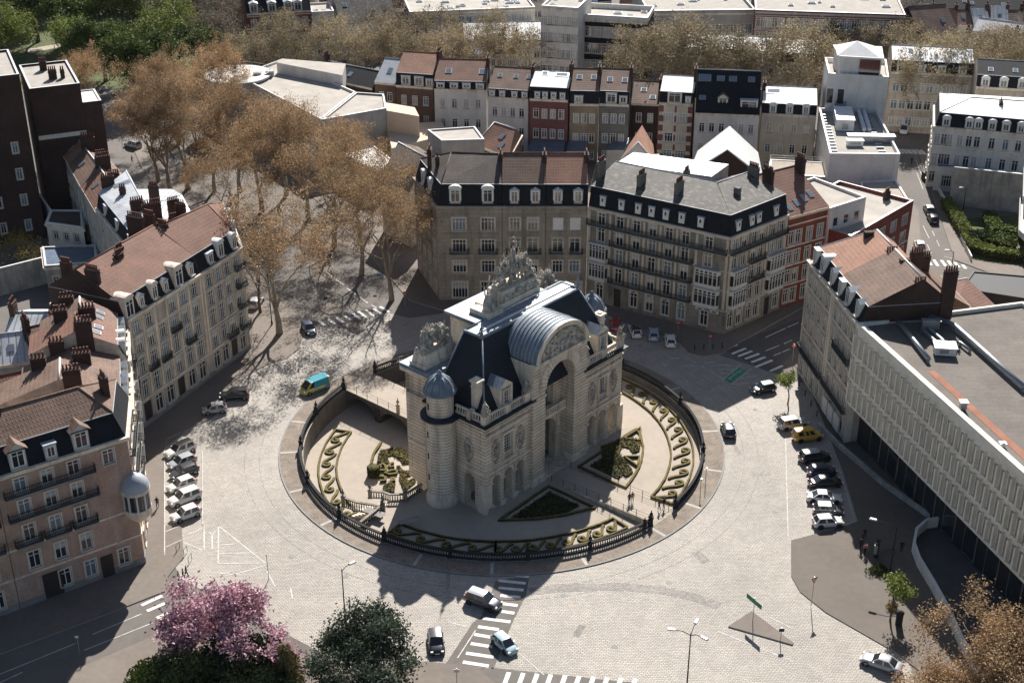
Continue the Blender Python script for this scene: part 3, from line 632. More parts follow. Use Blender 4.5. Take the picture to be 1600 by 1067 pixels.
# near buildings / monument follow
# ---------------------------------------------------------------- building kit
def offs(P, ds):
    n = len(P); out = []
    if not hasattr(ds, '__len__'): ds = [ds] * n
    for i in range(n):
        a, b, c = Vector(P[i - 1][:2]), Vector(P[i][:2]), Vector(P[(i + 1) % n][:2])
        d1 = (b - a).normalized(); d2 = (c - b).normalized(); n1 = Vector((d1.y, -d1.x)); n2 = Vector((d2.y, -d2.x))
        p1 = b + n1 * ds[i - 1]; p2 = b + n2 * ds[i]; den = d1.x * d2.y - d1.y * d2.x
        if abs(den) < .05: out.append((p1 + p2) / 2); continue
        t = ((p2.x - p1.x) * d2.y - (p2.y - p1.y) * d2.x) / den; out.append(p1 + d1 * t)
    return out
def loft(mb, A, B, za, zb, m=0, sides=None, ms=None):
    n = len(A)
    for i in range(n):
        j = (i + 1) % n; mi = (ms[i] if ms else m)
        mb.add([(*A[i], za), (*A[j], za), (*B[j], zb), (*B[i], zb)], [[0, 1, 2, 3]], mi)
def wallgrid(mb, A, B, z0, z1, ops, m=0, mr=0, depth=.22):
    """wall from A to B (outside on the right of A->B) with real openings (u0,u1,z0,z1,arch)"""
    A = Vector(A[:2]); B = Vector(B[:2]); L = (B - A).length; d = (B - A) / L; nn = Vector((d.y, -d.x))
    def P(u, z, k=0): q = A + d * u - nn * k; return (q.x, q.y, z)
    us = sorted({0, L, *[round(x, 3) for o in ops for x in o[:2]]}); zs = sorted({z0, z1, *[round(x, 3) for o in ops for x in o[2:4]]})
    for i in range(len(us) - 1):
        for j in range(len(zs) - 1):
            cu, cz = (us[i] + us[i + 1]) / 2, (zs[j] + zs[j + 1]) / 2
            if us[i + 1] - us[i] < .002 or zs[j + 1] - zs[j] < .002: continue
            if any(o[0] < cu < o[1] and o[2] < cz < o[3] for o in ops): continue
            mb.add([P(us[i], zs[j]), P(us[i + 1], zs[j]), P(us[i + 1], zs[j + 1]), P(us[i], zs[j + 1])], [[0, 1, 2, 3]], m)
    for o in ops:
        a, b, c, e = o[:4]
        if len(o) > 4 and o[4]:
            r = (b - a) / 2; zc = e - r; mid = (a + b) / 2; N_ = 10; pr = None
            for k in range(N_ + 1):
                t = math.pi * (1 - k / N_); u = mid + r * math.cos(t); z = zc + r * math.sin(t)
                if pr:
                    cn = a if (pr[0] + u) / 2 < mid else b
                    mb.add([P(pr[0], pr[1]), P(u, z), P(cn, e)], [[0, 1, 2] if cn == a else [0, 1, 2]], m)
                    mb.add([P(pr[0], pr[1]), P(u, z), P(u, z, depth), P(pr[0], pr[1], depth)], [[0, 1, 2, 3]], mr)
                pr = (u, z)
            e = zc
        else: mb.add([P(a, e), P(b, e), P(b, e, depth), P(a, e, depth)], [[0, 1, 2, 3]], mr)
        mb.add([P(a, c), P(a, e), P(a, e, depth), P(a, c, depth)], [[0, 1, 2, 3]], mr)
        mb.add([P(b, e), P(b, c), P(b, c, depth), P(b, e, depth)], [[0, 1, 2, 3]], mr)
        mb.add([P(b, c), P(a, c), P(a, c, depth), P(b, c, depth)], [[0, 1, 2, 3]], mr)
WIN = {}
def win_me(w, h, kind, far):
    key = (round(w, 2), round(h, 2), kind, far)
    if key in WIN: return WIN[key]
    f = MB(); t = .11 if not far else (.04 if kind[0] == 'o' else .15)
    def bar(x0, x1, z0, z1, y=-.03, dp=.06): f.box(((x0 + x1) / 2, y, z0), (x1 - x0, dp, z1 - z0))
    base = kind.split('_')[0]
    bar(-w / 2, -w / 2 + t, 0, h); bar(w / 2 - t, w / 2, 0, h); bar(-w / 2 + t, w / 2 - t, 0, t); bar(-w / 2 + t, w / 2 - t, h - t, h)
    if base in ('c', 'a'):
        bar(-.045, .045, t, h - t, -.04, .07)
        if h > 1.5: bar(-w / 2 + t, -.045, h * .72, h * .72 + .07); bar(.045, w / 2 - t, h * .72, h * .72 + .07)
    elif base == 'g':                          # grid
        k = max(2, round(w / .55))
        for i in range(1, k): bar(-w / 2 + i * w / k - .04, -w / 2 + i * w / k + .04, t, h - t, -.04, .07)
        bar(-w / 2 + t, w / 2 - t, h * .68, h * .68 + .08, -.02, .05)
    elif base == 'q':
        k = max(2, round(w / .4)); kk = max(2, round(h / .45))
        for i in range(1, k): bar(-w / 2 + i * w / k - .02, -w / 2 + i * w / k + .02, t, h - t)
        for i in range(1, kk): bar(-w / 2 + t, w / 2 - t, i * h / kk - .02, i * h / kk + .02, -.035, .05)
    if base not in 'no':
        f.box((0, -.2, -.1), (w + .2, .34, .1), 0, 1)
        if not far: f.box((0, -.2, h + .02), (w + .36, .2, .2), 0, 1); [f.box((sg * (w / 2 + .09), -.19, 0), (.15, .16, h), 0, 1) for sg in (-1, 1)]
    g = MB(); pm = {'x': 'metal_white', 'cur': 'curtain', 'sky': 'glass_sky'}.get(kind.split('_')[-1], 'glass')
    if far:
        f.add([(-w / 2 + t, -.02, t), (w / 2 - t, -.02, t), (w / 2 - t, -.02, h - t), (-w / 2 + t, -.02, h - t)], [[0, 1, 2, 3]], 2)
        r = (f.mesh('window', [M['slit' if base == 'o' else 'frame'], M['sill_stone'], M['slit' if base == 'o' else pm]]), None)
    else:
        if pm == 'curtain':
            g.add([(-w / 2 + t, -.01, t), (w / 2 - t, -.01, t), (w / 2 - t, -.01, h * .55), (-w / 2 + t, -.01, h * .55)], [[0, 1, 2, 3]], 0)
            g.add([(-w / 2 + t, -.01, h * .55), (w / 2 - t, -.01, h * .55), (w / 2 - t, -.01, h - t), (-w / 2 + t, -.01, h - t)], [[0, 1, 2, 3]], 1)
            gm = g.mesh('pane', [M['glass'], M['curtain']])
        else:
            g.add([(-w / 2 + t, -.01, t), (w / 2 - t, -.01, t), (w / 2 - t, -.01, h - t), (-w / 2 + t, -.01, h - t)], [[0, 1, 2, 3]]); gm = g.mesh('pane', [M[pm]])
        r = (f.mesh('window', [M['frame'], M['sill_stone']]), gm)
    WIN[key] = r; return r
WCOUNT = {}
def window(t, A, d, u, z, w, h, kind='c', far=False, inset=.16, name='window'):
    k = t.name; WCOUNT[k] = WCOUNT.get(k, 0) + 1
    if WCOUNT[k] > 100 and name == 'window': name = 'further_window'  # windows counted later, same size, under a second name
    nn = Vector((d.y, -d.x)); p = Vector(A[:2]) + d * u - nn * inset; rz = math.atan2(d.y, d.x)
    if kind in ('c', 'q', 'g') and rnd.random() < .5: kind = kind + ('_cur' if rnd.random() < .6 else '_sky')
    me, pm = win_me(w, h, kind, far)
    o = newobj(name, me, t, Vector((p.x, p.y, z)) - t.location, rz)
    if pm: newobj('pane', pm, o, (0, 0, 0))
    return o
def vert_bars(mb, A, B, z, h, off=.0, step=.2):
    A = Vector(A[:2]); B = Vector(B[:2]); L = (B - A).length; d = (B - A) / L; rz = math.atan2(d.y, d.x)
    mb.strip([A, B], .06, z + h - .06, z + h); mb.strip([A, B], .05, z, z + .06); mb.strip([A, B], .03, z + h * .45, z + h * .5)
    for i in range(int(L / step)):
        p = A + d * (i + .5) * step; mb.box((p.x, p.y, z), (.05, .05, h - .05), rz)
def balcony(t, A, d, u0, u1, z, dep=.7, slab=True, m='iron', h=.95):
    nn = Vector((d.y, -d.x)); A = Vector(A[:2]); a = A + d * u0; c = A + d * u1
    b = MB(); b.prism([p for p in (a + nn * dep, c + nn * dep, c, a)][::1], z - .18, z, 1)
    vert_bars(b, a + nn * (dep - .05), c + nn * (dep - .05), z, h); vert_bars(b, a, a + nn * (dep - .06), z, h); vert_bars(b, c, c + nn * (dep - .06), z, h)
    return put(b, 'balcony', [M[m], M['stone_blue']], t)
def chimney(t, p, z0, z1, w=.7, l=1.6, rz=0.0, pots=4, m='brick_dark'):
    b = MB(); b.box((p[0], p[1], z0), (l, w, z1 - z0), rz); b.box((p[0], p[1], z1 - .45), (l + .14, w + .14, .14), rz); b.box((p[0], p[1], z1), (l + .1, w + .1, .12), rz)
    o = put(b, 'chimney', [M[m]], t)
    if 'pot' not in WIN:
        q = MB(); q.lathe((0, 0, 0), [(.13, 0), (.15, .05), (.12, .35), (.11, .62), (.14, .66), (.13, .72)], 7); WIN['pot'] = q.mesh('chimney_pot', M['pot'])
    for i in range(pots):
        x = (i + .5) / pots * l - l / 2; newobj('chimney_pot', WIN['pot'], o, Vector((p[0] + x * math.cos(rz), p[1] + x * math.sin(rz), z1 + .12)) - t.location)
def dormer(t, A, d, u, z, w, h, style='ped', dep=2.2, far=False, wall='metal_white', face=.25):
    nn = Vector((d.y, -d.x)); rz = math.atan2(d.y, d.x); p0 = Vector(A[:2]) + d * u - nn * face
    c = p0 - nn * dep / 2; b = MB()
    fr = Matrix.Translation((p0.x, p0.y, z)) @ Matrix.Rotation(rz, 4, 'Z')
    ww = w + .36
    b.box((0, dep / 2, -.6), (ww, dep, h + .7), 0, 0, fr)
    zt = h + .1
    if style == 'ped':
        for s in (0,):
            v = [(-ww / 2 - .12, -.12, zt), (ww / 2 + .12, -.12, zt), (0, -.12, zt + .5), (-ww / 2 - .12, dep, zt), (ww / 2 + .12, dep, zt), (0, dep, zt + .5)]
            v = [fr @ Vector(q) for q in v]; b.add(v, [[0, 1, 2], [3, 5, 4], [0, 2, 5, 3], [1, 4, 5, 2], [0, 3, 4, 1]], 1)
    elif style == 'tile':
        v = [(-ww / 2 - .3, -.3, zt - .1), (ww / 2 + .3, -.3, zt - .1), (0, -.3, zt + .9), (-ww / 2 - .3, dep, zt - .1), (ww / 2 + .3, dep, zt - .1), (0, dep, zt + .9)]
        v = [fr @ Vector(q) for q in v]; b.add(v, [[0, 2, 5, 3], [1, 4, 5, 2], [0, 3, 4, 1]], 2); b.add([fr @ Vector(q) for q in [(-ww / 2 - .22, -.06, zt), (ww / 2 + .22, -.06, zt), (0, -.06, zt + .75)]], [[0, 1, 2]], 0)
    elif style == 'arch':
        K = 8; pr = None
        for k in range(K + 1):
            a = math.pi * (1 - k / K); x = (ww / 2 + .12) * math.cos(a); zz = zt + .6 * math.sin(a)
            if pr:
                v = [fr @ Vector(q) for q in [(pr[0], -.14, pr[1]), (x, -.14, zz), (x, dep, zz), (pr[0], dep, pr[1])]]; b.add(v, [[0, 1, 2, 3]], 1, True)
                b.add([fr @ Vector(q) for q in [(pr[0], -.14, pr[1]), (0, -.14, zt), (x, -.14, zz)]], [[0, 1, 2]], 1)
            pr = (x, zz)
    else: b.box((0, dep / 2 - .08, zt), (ww + .2, dep, .12), 0, 1, fr)
    o = put(b, 'dormer', [M[wall], M['zinc_plain'] if style != 'arch' else M[wall], M['tile_brown']], t)
    me, pm = win_me(w, h - .1, 'c' if w > .7 else 'n', True)
    q = fr @ Vector((0, -.05, .05)); newobj('window', me, o, q - t.location, rz)
def lerp2(a, b, f): return Vector(a[:2]).lerp(Vector(b[:2]), f)
def bil(Q, x, y): return lerp2(lerp2(Q[0], Q[1], x), lerp2(Q[3], Q[2], x), y)
def facade(t, w, A, B, z0, z1, spec, far, trim):
    """adds the wall with its openings to w and links windows, doors, balconies"""
    A = Vector(A[:2]); B = Vector(B[:2]); L = (B - A).length; d = (B - A) / L; n = spec['n']; mg = spec.get('mg', .6); ww = spec.get('w', 1.15)
    us = spec.get('us') or [mg + (L - 2 * mg) * (i + .5) / n for i in range(n)]
    us = [u * L if u <= 1.0 else u for u in us]
    ops = []; kinds = spec.get('kinds', {})
    for ri, row in enumerate(spec['rows']):
        s, h = row[0] + z0, row[1]; wr = row[2] if len(row) > 2 else ww; k = row[3] if len(row) > 3 else spec.get('kind', 'c'); nn_ = row[4] if len(row) > 4 else None
        uu = [mg + (L - 2 * mg) * (i + .5) / nn_ for i in range(nn_)] if nn_ else us
        for ci, u in enumerate(uu):
            if (ri, ci) in spec.get('skip', ()): continue
            kk = kinds.get((ri, ci), k)
            if kk == 'door':
                ops.append((u - wr / 2, u + wr / 2, z0 + .15, s + h, spec.get('arch0', False))); b = MB(); c = A + d * u - Vector((d.y, -d.x)) * .2
                b.box((c.x, c.y, z0 + .15), (wr, .1, s + h - z0 - .15), math.atan2(d.y, d.x)); put(b, 'door', [M['wood_dark']], t); continue
            arch = k == 'a'
            ops.append((u - wr / 2, u + wr / 2, s, s + h, arch)); window(t, A, d, u, s, wr, h, kk, far)
    wallgrid(w, A, B, z0, z1, ops, 0, 0)
    for bz in spec.get('balc', ()):            # (u0,u1,z)
        balcony(t, A, d, bz[0] * L, bz[1] * L, z0 + bz[2])
def house(name, label, Q, h, wall='brick_brown', fac=None, roof=None, chim=(), dorm=(), cat='house', far=False, group=None, trim='stone_plain', bands=(), sky_=(), party=(1, 3), z0=0.0, plinth=None, cornice=.3):
    """Q: P0 front-left, P1 front-right, P2 back-right, P3 back-left seen from outside the front"""
    Q = [Vector(p[:2]) for p in Q]; roof = roof or {}; fac = fac or {}
    n = len(Q); c = sum(Q, Vector((0, 0))) / n
    t = thing(name, label, cat, (c.x, c.y, z0), 0, group)
    ds = [(-.015 if i in party else 0) for i in range(n)]; Qi = offs(Q, ds)
    w = MB()
    for i in range(n):
        A, B = Qi[i], Qi[(i + 1) % n]
        if i in fac: facade(t, w, A, B, z0, z0 + h, fac[i], far, None)
        else: w.add([(*A, z0), (*B, z0), (*B, z0 + h), (*A, z0 + h)], [[0, 1, 2, 3]])
    put(w, 'wall', [M[wall]], t)
    zt = z0 + h
    def cd(v): return [(-.02 if i in party else v) for i in range(n)]
    cn = MB()
    if cornice:
        o = offs(Q, cd(cornice)); cn.prism(o, zt - .28, zt + .02, 0); o = offs(Q, cd(cornice * .5)); cn.prism(o, zt - .5, zt - .281, 0)
    for bz in bands: o = offs(Q, cd(.09)); loft(cn, o, o, z0 + bz, z0 + bz + .22, 0); i2 = offs(Q, cd(-.01)); loft(cn, o, i2, z0 + bz + .22, z0 + bz + .24)
    if h > 14 and wall.startswith('stone') and not far:   # pilaster strips between the bays
        for i_, sp in fac.items():
            A_, B_ = Q[i_], Q[(i_ + 1) % n]; L_ = (B_ - A_).length; d_ = (B_ - A_) / L_; nn_ = Vector((d_.y, -d_.x)); us_ = sorted([u * L_ if u <= 1 else u for u in (sp.get('us') or [])] or [sp.get('mg', .6) + (L_ - 2 * sp.get('mg', .6)) * (k + .5) / sp['n'] for k in range(sp['n'])])
            for u_ in [.35] + [(a_ + b_) / 2 for a_, b_ in zip(us_, us_[1:]) if b_ - a_ > 2.6] + [L_ - .35]:
                p_ = A_ + d_ * u_ + nn_ * .05; cn.box((p_.x, p_.y, z0 + 4.5), (.42, .14, h - 5.1), math.atan2(d_.y, d_.x), 0)
    if plinth: o = offs(Q, cd(.07)); loft(cn, o, o, z0, z0 + plinth, 1); loft(cn, o, offs(Q, cd(-.01)), z0 + plinth, z0 + plinth + .03, 1)
    if cn.v: put(cn, 'cornice', [M[roof.get('corn', trim or 'stone_plain')], M['stone_blue']], t)
    zz = zt + .02; P = Q; kind = roof.get('kind', 'gable')
    if 'mans' in roof:
        mh, md, sides = roof['mans']; a = offs(Q, [(-.12 if i in sides else -.02) for i in range(n)]); b2 = offs(Q, [(-md if i in sides else -.02) for i in range(n)])
        r = MB(); loft(r, a, b2, zz, zz + mh, 0, ms=[0 if i in sides else 1 for i in range(n)]); put(r, 'mansard', [M[roof.get('low', 'slate')], M[roof.get('party', wall)]], t)
        o = offs(b2, [(.12 if i in sides else 0) for i in range(n)]); r = MB(); r.prism(o, zz + mh, zz + mh + .1); put(r, 'gutter', [M['zinc_plain']], t)
        zz += mh + .1; P = b2
    rm = roof.get('tile', 'tile_brown')
    if kind == 'flat':
        r = MB(); pw = roof.get('pw', .35); ph = roof.get('ph', .5); inn = offs(P, -pw)
        r.poly([(*p, zz + .02) for p in P], 0); loft(r, P, P, zz, zz + ph, 1); loft(r, P, inn, zz + ph, zz + ph + .02, 2)
        loft(r, inn[::-1], inn[::-1], zz + .02, zz + ph + .02, 1); put(r, 'flat_roof', [M[rm], M[roof.get('par', wall)], M[roof.get('cope', 'metal_white')]], t)
        rise = 0
    elif n == 4:
        rise = roof.get('rise', 2.5); rf = roof.get('rf', .5); hl, hr = roof.get('hl', 0), roof.get('hr', 0)
        r = MB(); ov = roof.get('ov', .25 if 'mans' not in roof else .05); T = offs(P, [(ov if i not in party else .0) if (i in (0, 2) or (i == 3 and hl) or (i == 1 and hr)) else (.0) for i in range(4)])
        dd = (lerp2(T[1], T[2], rf) - lerp2(T[0], T[3], rf)).normalized(); RL = lerp2(T[0], T[3], rf) + dd * hl; RR = lerp2(T[1], T[2], rf) - dd * hr; zr = zz + rise
        q = [(*T[0], zz), (*T[1], zz), (*T[2], zz), (*T[3], zz), (*RL, zr), (*RR, zr)]
        r.add(q, [[0, 1, 5, 4], [2, 3, 4, 5]], 0); r.add(q, [[3, 0, 4]], 0 if hl else 1); r.add(q, [[1, 2, 5]], 0 if hr else 1); r.add(q, [[0, 3, 2, 1]], 1)
        r.tube([q[4], q[5]], .13, 5, 2)
        if hl: r.tube([q[0], q[4]], .1, 5, 2); r.tube([q[3], q[4]], .1, 5, 2)
        if hr: r.tube([q[1], q[5]], .1, 5, 2); r.tube([q[2], q[5]], .1, 5, 2)
        put(r, 'roof', [M[rm], M[roof.get('gable', wall)], M[roof.get('cap', rm if rm.startswith('tile') else 'zinc_plain')]], t)
        V = [Vector(x) for x in q]
        for s in sky_:                         # (fu, fv, w, l)
            fu, fv = s[0], s[1]; a = V[0].lerp(V[1], fu).lerp(V[4].lerp(V[5], fu), fv) if (len(s) < 5 or s[4] == 0) else V[3].lerp(V[2], fu).lerp(V[4].lerp(V[5], fu), fv)
            up = (V[4] - V[0]) if (len(s) < 5 or s[4] == 0) else (V[4] - V[3]); ax = (V[1] - V[0]).normalized(); up = (up - ax * up.dot(ax)).normalized(); nr = ax.cross(up)
            if nr.z < 0: nr = -nr
            sb = MB(); ww, ll = s[2] / 2, s[3] / 2; pts = [a + ax * x + up * y + nr * .1 for x, y in ((-ww, -ll), (ww, -ll), (ww, ll), (-ww, ll))]; lo = [p - nr * .25 for p in pts]
            sb.add(pts + lo, [[0, 1, 2, 3], [0, 4, 5, 1], [1, 5, 6, 2], [2, 6, 7, 3], [3, 7, 4, 0]], 0)
            e = [a + ax * x * .82 + up * y * .86 + nr * .11 for x, y in ((-ww, -ll), (ww, -ll), (ww, ll), (-ww, ll))]; sb.add(e, [[0, 1, 2, 3]], 1)
            put(sb, 'skylight', [M['metal_grey'], M['glass_sky']], t)
    if n == 4 and kind == 'flat':
        for s in sky_:
            p = bil(P, s[0], s[1]); b = MB(); d = (Q[1] - Q[0]).normalized(); b.box((p.x, p.y, zz), (s[2], s[3], .4), math.atan2(d.y, d.x), 0); b.box((p.x, p.y, zz + .4), (s[2] * .85, s[3] * .85, .04), math.atan2(d.y, d.x), 1); put(b, 'skylight', [M['metal_white'], M['glass_sky']], t)
    for cm in chim:                            # (x, y, z1rel, l, pots[, w])
        p = bil(P if n == 4 else Q[:4], cm[0], cm[1]); d = (Q[1] - Q[0]).normalized(); rz = math.atan2(d.y, d.x) + (R(90) if (len(cm) < 6 or cm[5] == 'x') else 0)
        chimney(t, p, zt, zt + cm[2] - .5, .7, cm[3] * .8, rz, cm[4], roof.get('chim', 'brick_dark'))
    for dm in dorm:                            # (edge, frac, w, h, style, dz)
        A, B = Q[dm[0]], Q[(dm[0] + 1) % n]; L = (B - A).length; dormer(t, A, (B - A) / L, dm[1] * L, zt + (dm[5] if len(dm) > 5 else .35), dm[2], dm[3], dm[4], 2.2, far, roof.get('dw', 'metal_white'), face=dm[6] if len(dm) > 6 else .3)
    return t
def quadpx(a, b, h, depth, za=None):
    """front edge a->b traced on the eaves at height h, going back `depth` metres"""
    A, B = W2(*a, h), W2(*b, h); d = (B - A).normalized(); back = Vector((-d.y, d.x)); return [A, B, B + back * depth, A + back * depth]
def split(Q, f0, f1): return [lerp2(Q[0], Q[1], f0), lerp2(Q[0], Q[1], f1), lerp2(Q[3], Q[2], f1), lerp2(Q[3], Q[2], f0)]
# ---------------------------------------------------------------- near blocks
ROW4 = lambda z0=0.9, hf=3.6: [(z0, 2.1), (z0 + hf + .3, 2.0), (z0 + 2 * hf + .3, 1.9), (z0 + 3 * hf + .2, 1.8)]
# front left: pink brick corner house and its neighbour
A, B = W2(13, 959), W2(227.6, 880); d = (B - A).normalized(); back = Vector((-d.y, d.x))
sd_ = (Vector((-50.6, 164.5)) - B); sd_.normalize()
Q = [B - d * 15.2, B, B + sd_ * 9.5, B - d * 15.2 + sd_ * 9.5]
t = house('corner_apartment_building', 'pink brick corner building with round oriel and long black balconies, lower left', Q, 18.0, 'brick_pink',
      {0: dict(n=4, us=[.17, .37, .57, .84], w=1.35, kind='c', rows=[(1.0, 2.3), (4.9, 2.3), (8.6, 2.3), (12.1, 2.1), (15.2, 1.9)], skip={(2, 3), (3, 3), (1, 3), (0, 0)}, kinds={(0, 1): 'c'}, balc=[(.04, .72, 12.0), (.04, .72, 15.1), (.05, .25, 8.5), (.27, .47, 8.5), (.49, .68, 8.5)]),
       1: dict(n=2, w=1.1, rows=[(1, 2.2), (4.9, 2.2), (8.6, 2.2), (12.1, 2), (15.2, 1.8)], balc=[(.05, .9, 8.5), (.05, .9, 12), (.05, .9, 15.1)])},
      dict(mans=(2.8, 1.3, (0, 1)), low='slate', rise=2.4, hr=4.0, tile='tile_brown', dw='wood_white'),
      [(.02, .55, 6.6, 2.4, 4), (.93, .5, 6.2, 1.8, 3)], [(0, .19, 1.5, 2.2, 'tile', .3, .15), (0, .43, 1.0, 1.5, 'box', .3, .15), (0, .66, 1.5, 2.2, 'tile', .3, .15)], bands=(4.2, 8.0), party=(3,), plinth=.95, cat='building')
for f_, w_, h_ in ((.70, 1.5, 3.0), (.27, 2.2, 3.4)): b = MB(); c = lerp2(Q[0], Q[1], f_) + Vector((d.y, -d.x)) * .03; b.box((c.x, c.y, .15), (w_, .1, h_), math.atan2(d.y, d.x)); put(b, 'door', [M['wood_dark']], t)
b = MB(); c = B + Vector((.1, -.1)); rzz = math.atan2(d.y, d.x)
b.lathe((c.x, c.y, 6.3), [(.3, 0), (1.3, .9), (1.65, 1.3), (1.65, 2.2)], 16, 0); b.lathe((c.x, c.y, 8.5), [(1.5, 0), (1.5, 2.2)], 16, 1)
b.lathe((c.x, c.y, 10.7), [(1.75, 0), (1.75, .35), (1.6, .5)], 16, 0); b.lathe((c.x, c.y, 11.2), [(1.75, 0), (1.6, .7), (1.1, 1.35), (.4, 1.75), (.08, 1.9), (.12, 2.2), (.02, 2.4)], 16, 2)
for k in range(10):
    a = 2 * math.pi * k / 10; b.box((c.x + 1.56 * math.cos(a), c.y + 1.56 * math.sin(a), 8.5), (.16, .2, 2.2), a, 3)
put(b, 'oriel', [M['stone_plain'], M['glass'], M['zinc_plain'], M['wood_white']], t)
Q2 = [B - d * 31, B - d * 15.25, B - d * 15.25 + sd_ * 9.5, B - d * 31 + sd_ * 9.5]
house('apartment_building', 'pink brick neighbour cut by the left picture edge with iron balconies on each floor', Q2, 18.2, 'brick_pink',
      {0: dict(n=5, w=1.15, rows=[(1.0, 2.3), (4.9, 2.3), (8.6, 2.2), (12.1, 2.1), (15.2, 1.8)], balc=[(.5, .98, 12.0), (.5, .98, 8.5), (.5, .98, 15.1)])}, dict(mans=(2.8, 1.3, (0,)), rise=2.2, dw='wood_white'), [(.3, .5, 6, 2, 4)], [(0, .86, 1.5, 2.2, 'tile', .3, .15), (0, .6, 1.5, 2.2, 'tile', .3, .15)], bands=(4.2, 8.0), plinth=.95, cat='building')
# narrow houses facing the square between the pink corner and the long stone block
F0 = B + sd_ * 9.55; F1_ = W2(222, 672); L = (F1_ - F0).length; dd = (F1_ - F0) / L; bk = Vector((-dd.y, dd.x))
names = ['narrow house with dark brick wall and brown tiled gable behind the pink corner building', 'narrow house with two small hipped zinc dormers above a brown tile roof', 'narrow house with four bright white dormer hoods next to the stone block', 'slim grey house with tall brick chimneys against the stone block']
tl = ['tile_brown', 'tile_brown', 'tile_red', 'tile_brown']
for k in range(4):
    a = F0 + dd * L * k / 4; c = F0 + dd * L * (k + 1) / 4; hh = [16.2, 15.4, 17.0, 16.2][k]; dp = [16, 13, 12, 11][k]
    q = [a, c, c + bk * dp, a + bk * dp]
    house('terraced_house', names[k], q, hh, ['stone_tan', 'render_cream', 'stone_tan', 'render_grey'][k], {0: dict(n=2, w=1.1, rows=[(1, 2.3), (4.8, 2.1), (8.3, 2.0), (11.6, 1.9)], balc=[(.1, .9, 8.2), (.1, .9, 11.5)])},
          dict(mans=(2.4, 1.1, (0,)), rise=[2.8, 2.2, 2.6, 3.0][k], tile=tl[k], rf=.45, cap='metal_white' if k in (0, 3) else tl[k], dw='wood_white'), [(.03, .35, 6.8, 2.6, 5), (.97, .62, 6.2, 2.2, 4)], [(0, .28, 1.0, 1.6, 'arch' if k == 2 else 'ped'), (0, .72, 1.0, 1.6, 'arch' if k == 2 else 'ped')], bands=(4.2,), sky_=[(.3, .5, .9, 1.2), (.6, .45, .9, 1.2)] if k in (2, 3) else ())
# a second row of roofs behind them
for k, (px, lab, tile, kind, dep, h_) in enumerate([
    (((0, 640), (150, 604)), 'long low orange tiled roof behind the pink corner building', 'tile_red', 'gable', 8, 14.2),
    (((-40, 575), (55, 563)), 'low zinc roofed house at the far left edge behind the tiled roofs', 'zinc', 'gable', 8, 14.2),
    (((0, 545), (80, 545)), 'grey standing seam zinc roof with brick chimneys at the left edge', 'zinc', 'gable', 12, 14.5),
    (((60, 560), (105, 548)), 'small brown tiled house wedged among the zinc roofs', 'tile_brown', 'gable', 9, 15.3)]):
    house('back_house', lab, quadpx(px[0], px[1], h_, dep), h_, 'render_grey', {0: dict(n=3, w=1.0, rows=[(8, 1.6), (11, 1.5)])}, dict(rise=2.6, tile=tile, chim='brick_dark'), [(.05, .5, 4.6, 2.0, 4), (.9, .4, 4.2, 1.6, 3)], sky_=[(.4, .5, .9, 1.2), (.62, .5, .9, 1.2)], far=True)
# long stone block on the left of the square
A, B = W2(222, 672), W2(392, 544.5); L = (B - A).length; d = (B - A) / L; bk = Vector((-d.y, d.x))
Q = [A, A + d * L * .62, A + d * L * .62 + bk * 13, A + bk * 13]
t = house('stone_apartment_building', 'long pale stone building with arched ground floor, stone dormers and red tile roof', Q, 17.4, 'stone_tan',
      {0: dict(n=6, w=1.5, kind='g', rows=[(.9, 2.8, 1.7, 'a'), (4.5, 2.8), (8.1, 2.7), (11.4, 2.4), (14.5, 2.1)], kinds={(0, 3): 'door', (0, 0): 'door'}, skip={(4, 2)}, balc=[(.18, .3, 8.1), (.35, .47, 8.1), (.52, .64, 11.4), (.7, .82, 8.1)])},
      dict(mans=(2.6, 1.0, (0,)), low='slate', rise=3.6, tile='tile_red', rf=.55, gable='brick_dark', party='brick_dark', corn='stone_plain', dw='stone_plain'), [(.03, .35, 6.9, 2.6, 6), (.5, .5, 6.6, 1.6, 4, 'y'), (.42, .42, 6.4, 1.6, 4, 'y'), (.95, .75, 8.0, 3.4, 7), (.2, .95, 5.5, 2.0, 5)],
      [(0, .06, 1.6, 2.6, 'arch', .1, .05), (0, .23, .9, 1.5, 'ped'), (0, .4, 1.1, 1.9, 'arch'), (0, .55, .9, 1.5, 'ped'), (0, .71, 1.6, 2.6, 'arch', .1, .05), (0, .9, .9, 1.5, 'ped')], bands=(4.0, 7.8, 14.0), plinth=.85, cat='building')
Q = [A + d * L * .62, B, B + (Vector((-46.5, 208)) - B) * .8, A + d * L * .62 + bk * 13]
house('corner_apartment_building', 'stone corner building with stacked bay balconies at the avenue corner beside the big bare trees', Q, 17.4, 'stone_tan',
      {0: dict(n=4, w=1.5, kind='g', rows=[(.9, 2.8, 1.6, 'a'), (4.5, 2.8), (8.1, 2.7), (11.4, 2.4), (14.5, 2.1)], kinds={(0, 2): 'door'}, balc=[(.78, 1.02, 4.4), (.78, 1.02, 8.0), (.78, 1.02, 11.4), (.78, 1.02, 14.4), (.45, .68, 4.4)]), 1: dict(n=3, w=1.1, rows=ROW4())},
      dict(mans=(2.6, 1.0, (0, 1)), low='slate', rise=3.4, tile='tile_red', hr=4, hl=0, rf=.5, dw='metal_white'), [(.2, .9, 6.5, 2.0, 5), (.08, .5, 6.6, 2.0, 5), (.55, .95, 6.0, 1.8, 4)], [(0, .3, 1.1, 1.5, 'box'), (0, .55, 1.3, 2.1, 'arch'), (0, .88, 1.1, 1.8, 'arch'), (1, .3, 1.2, 1.9, 'arch'), (1, .7, 1.2, 1.9, 'arch')], bands=(4.0, 7.8, 14.0), party=(3,), plinth=.85, cat='building')
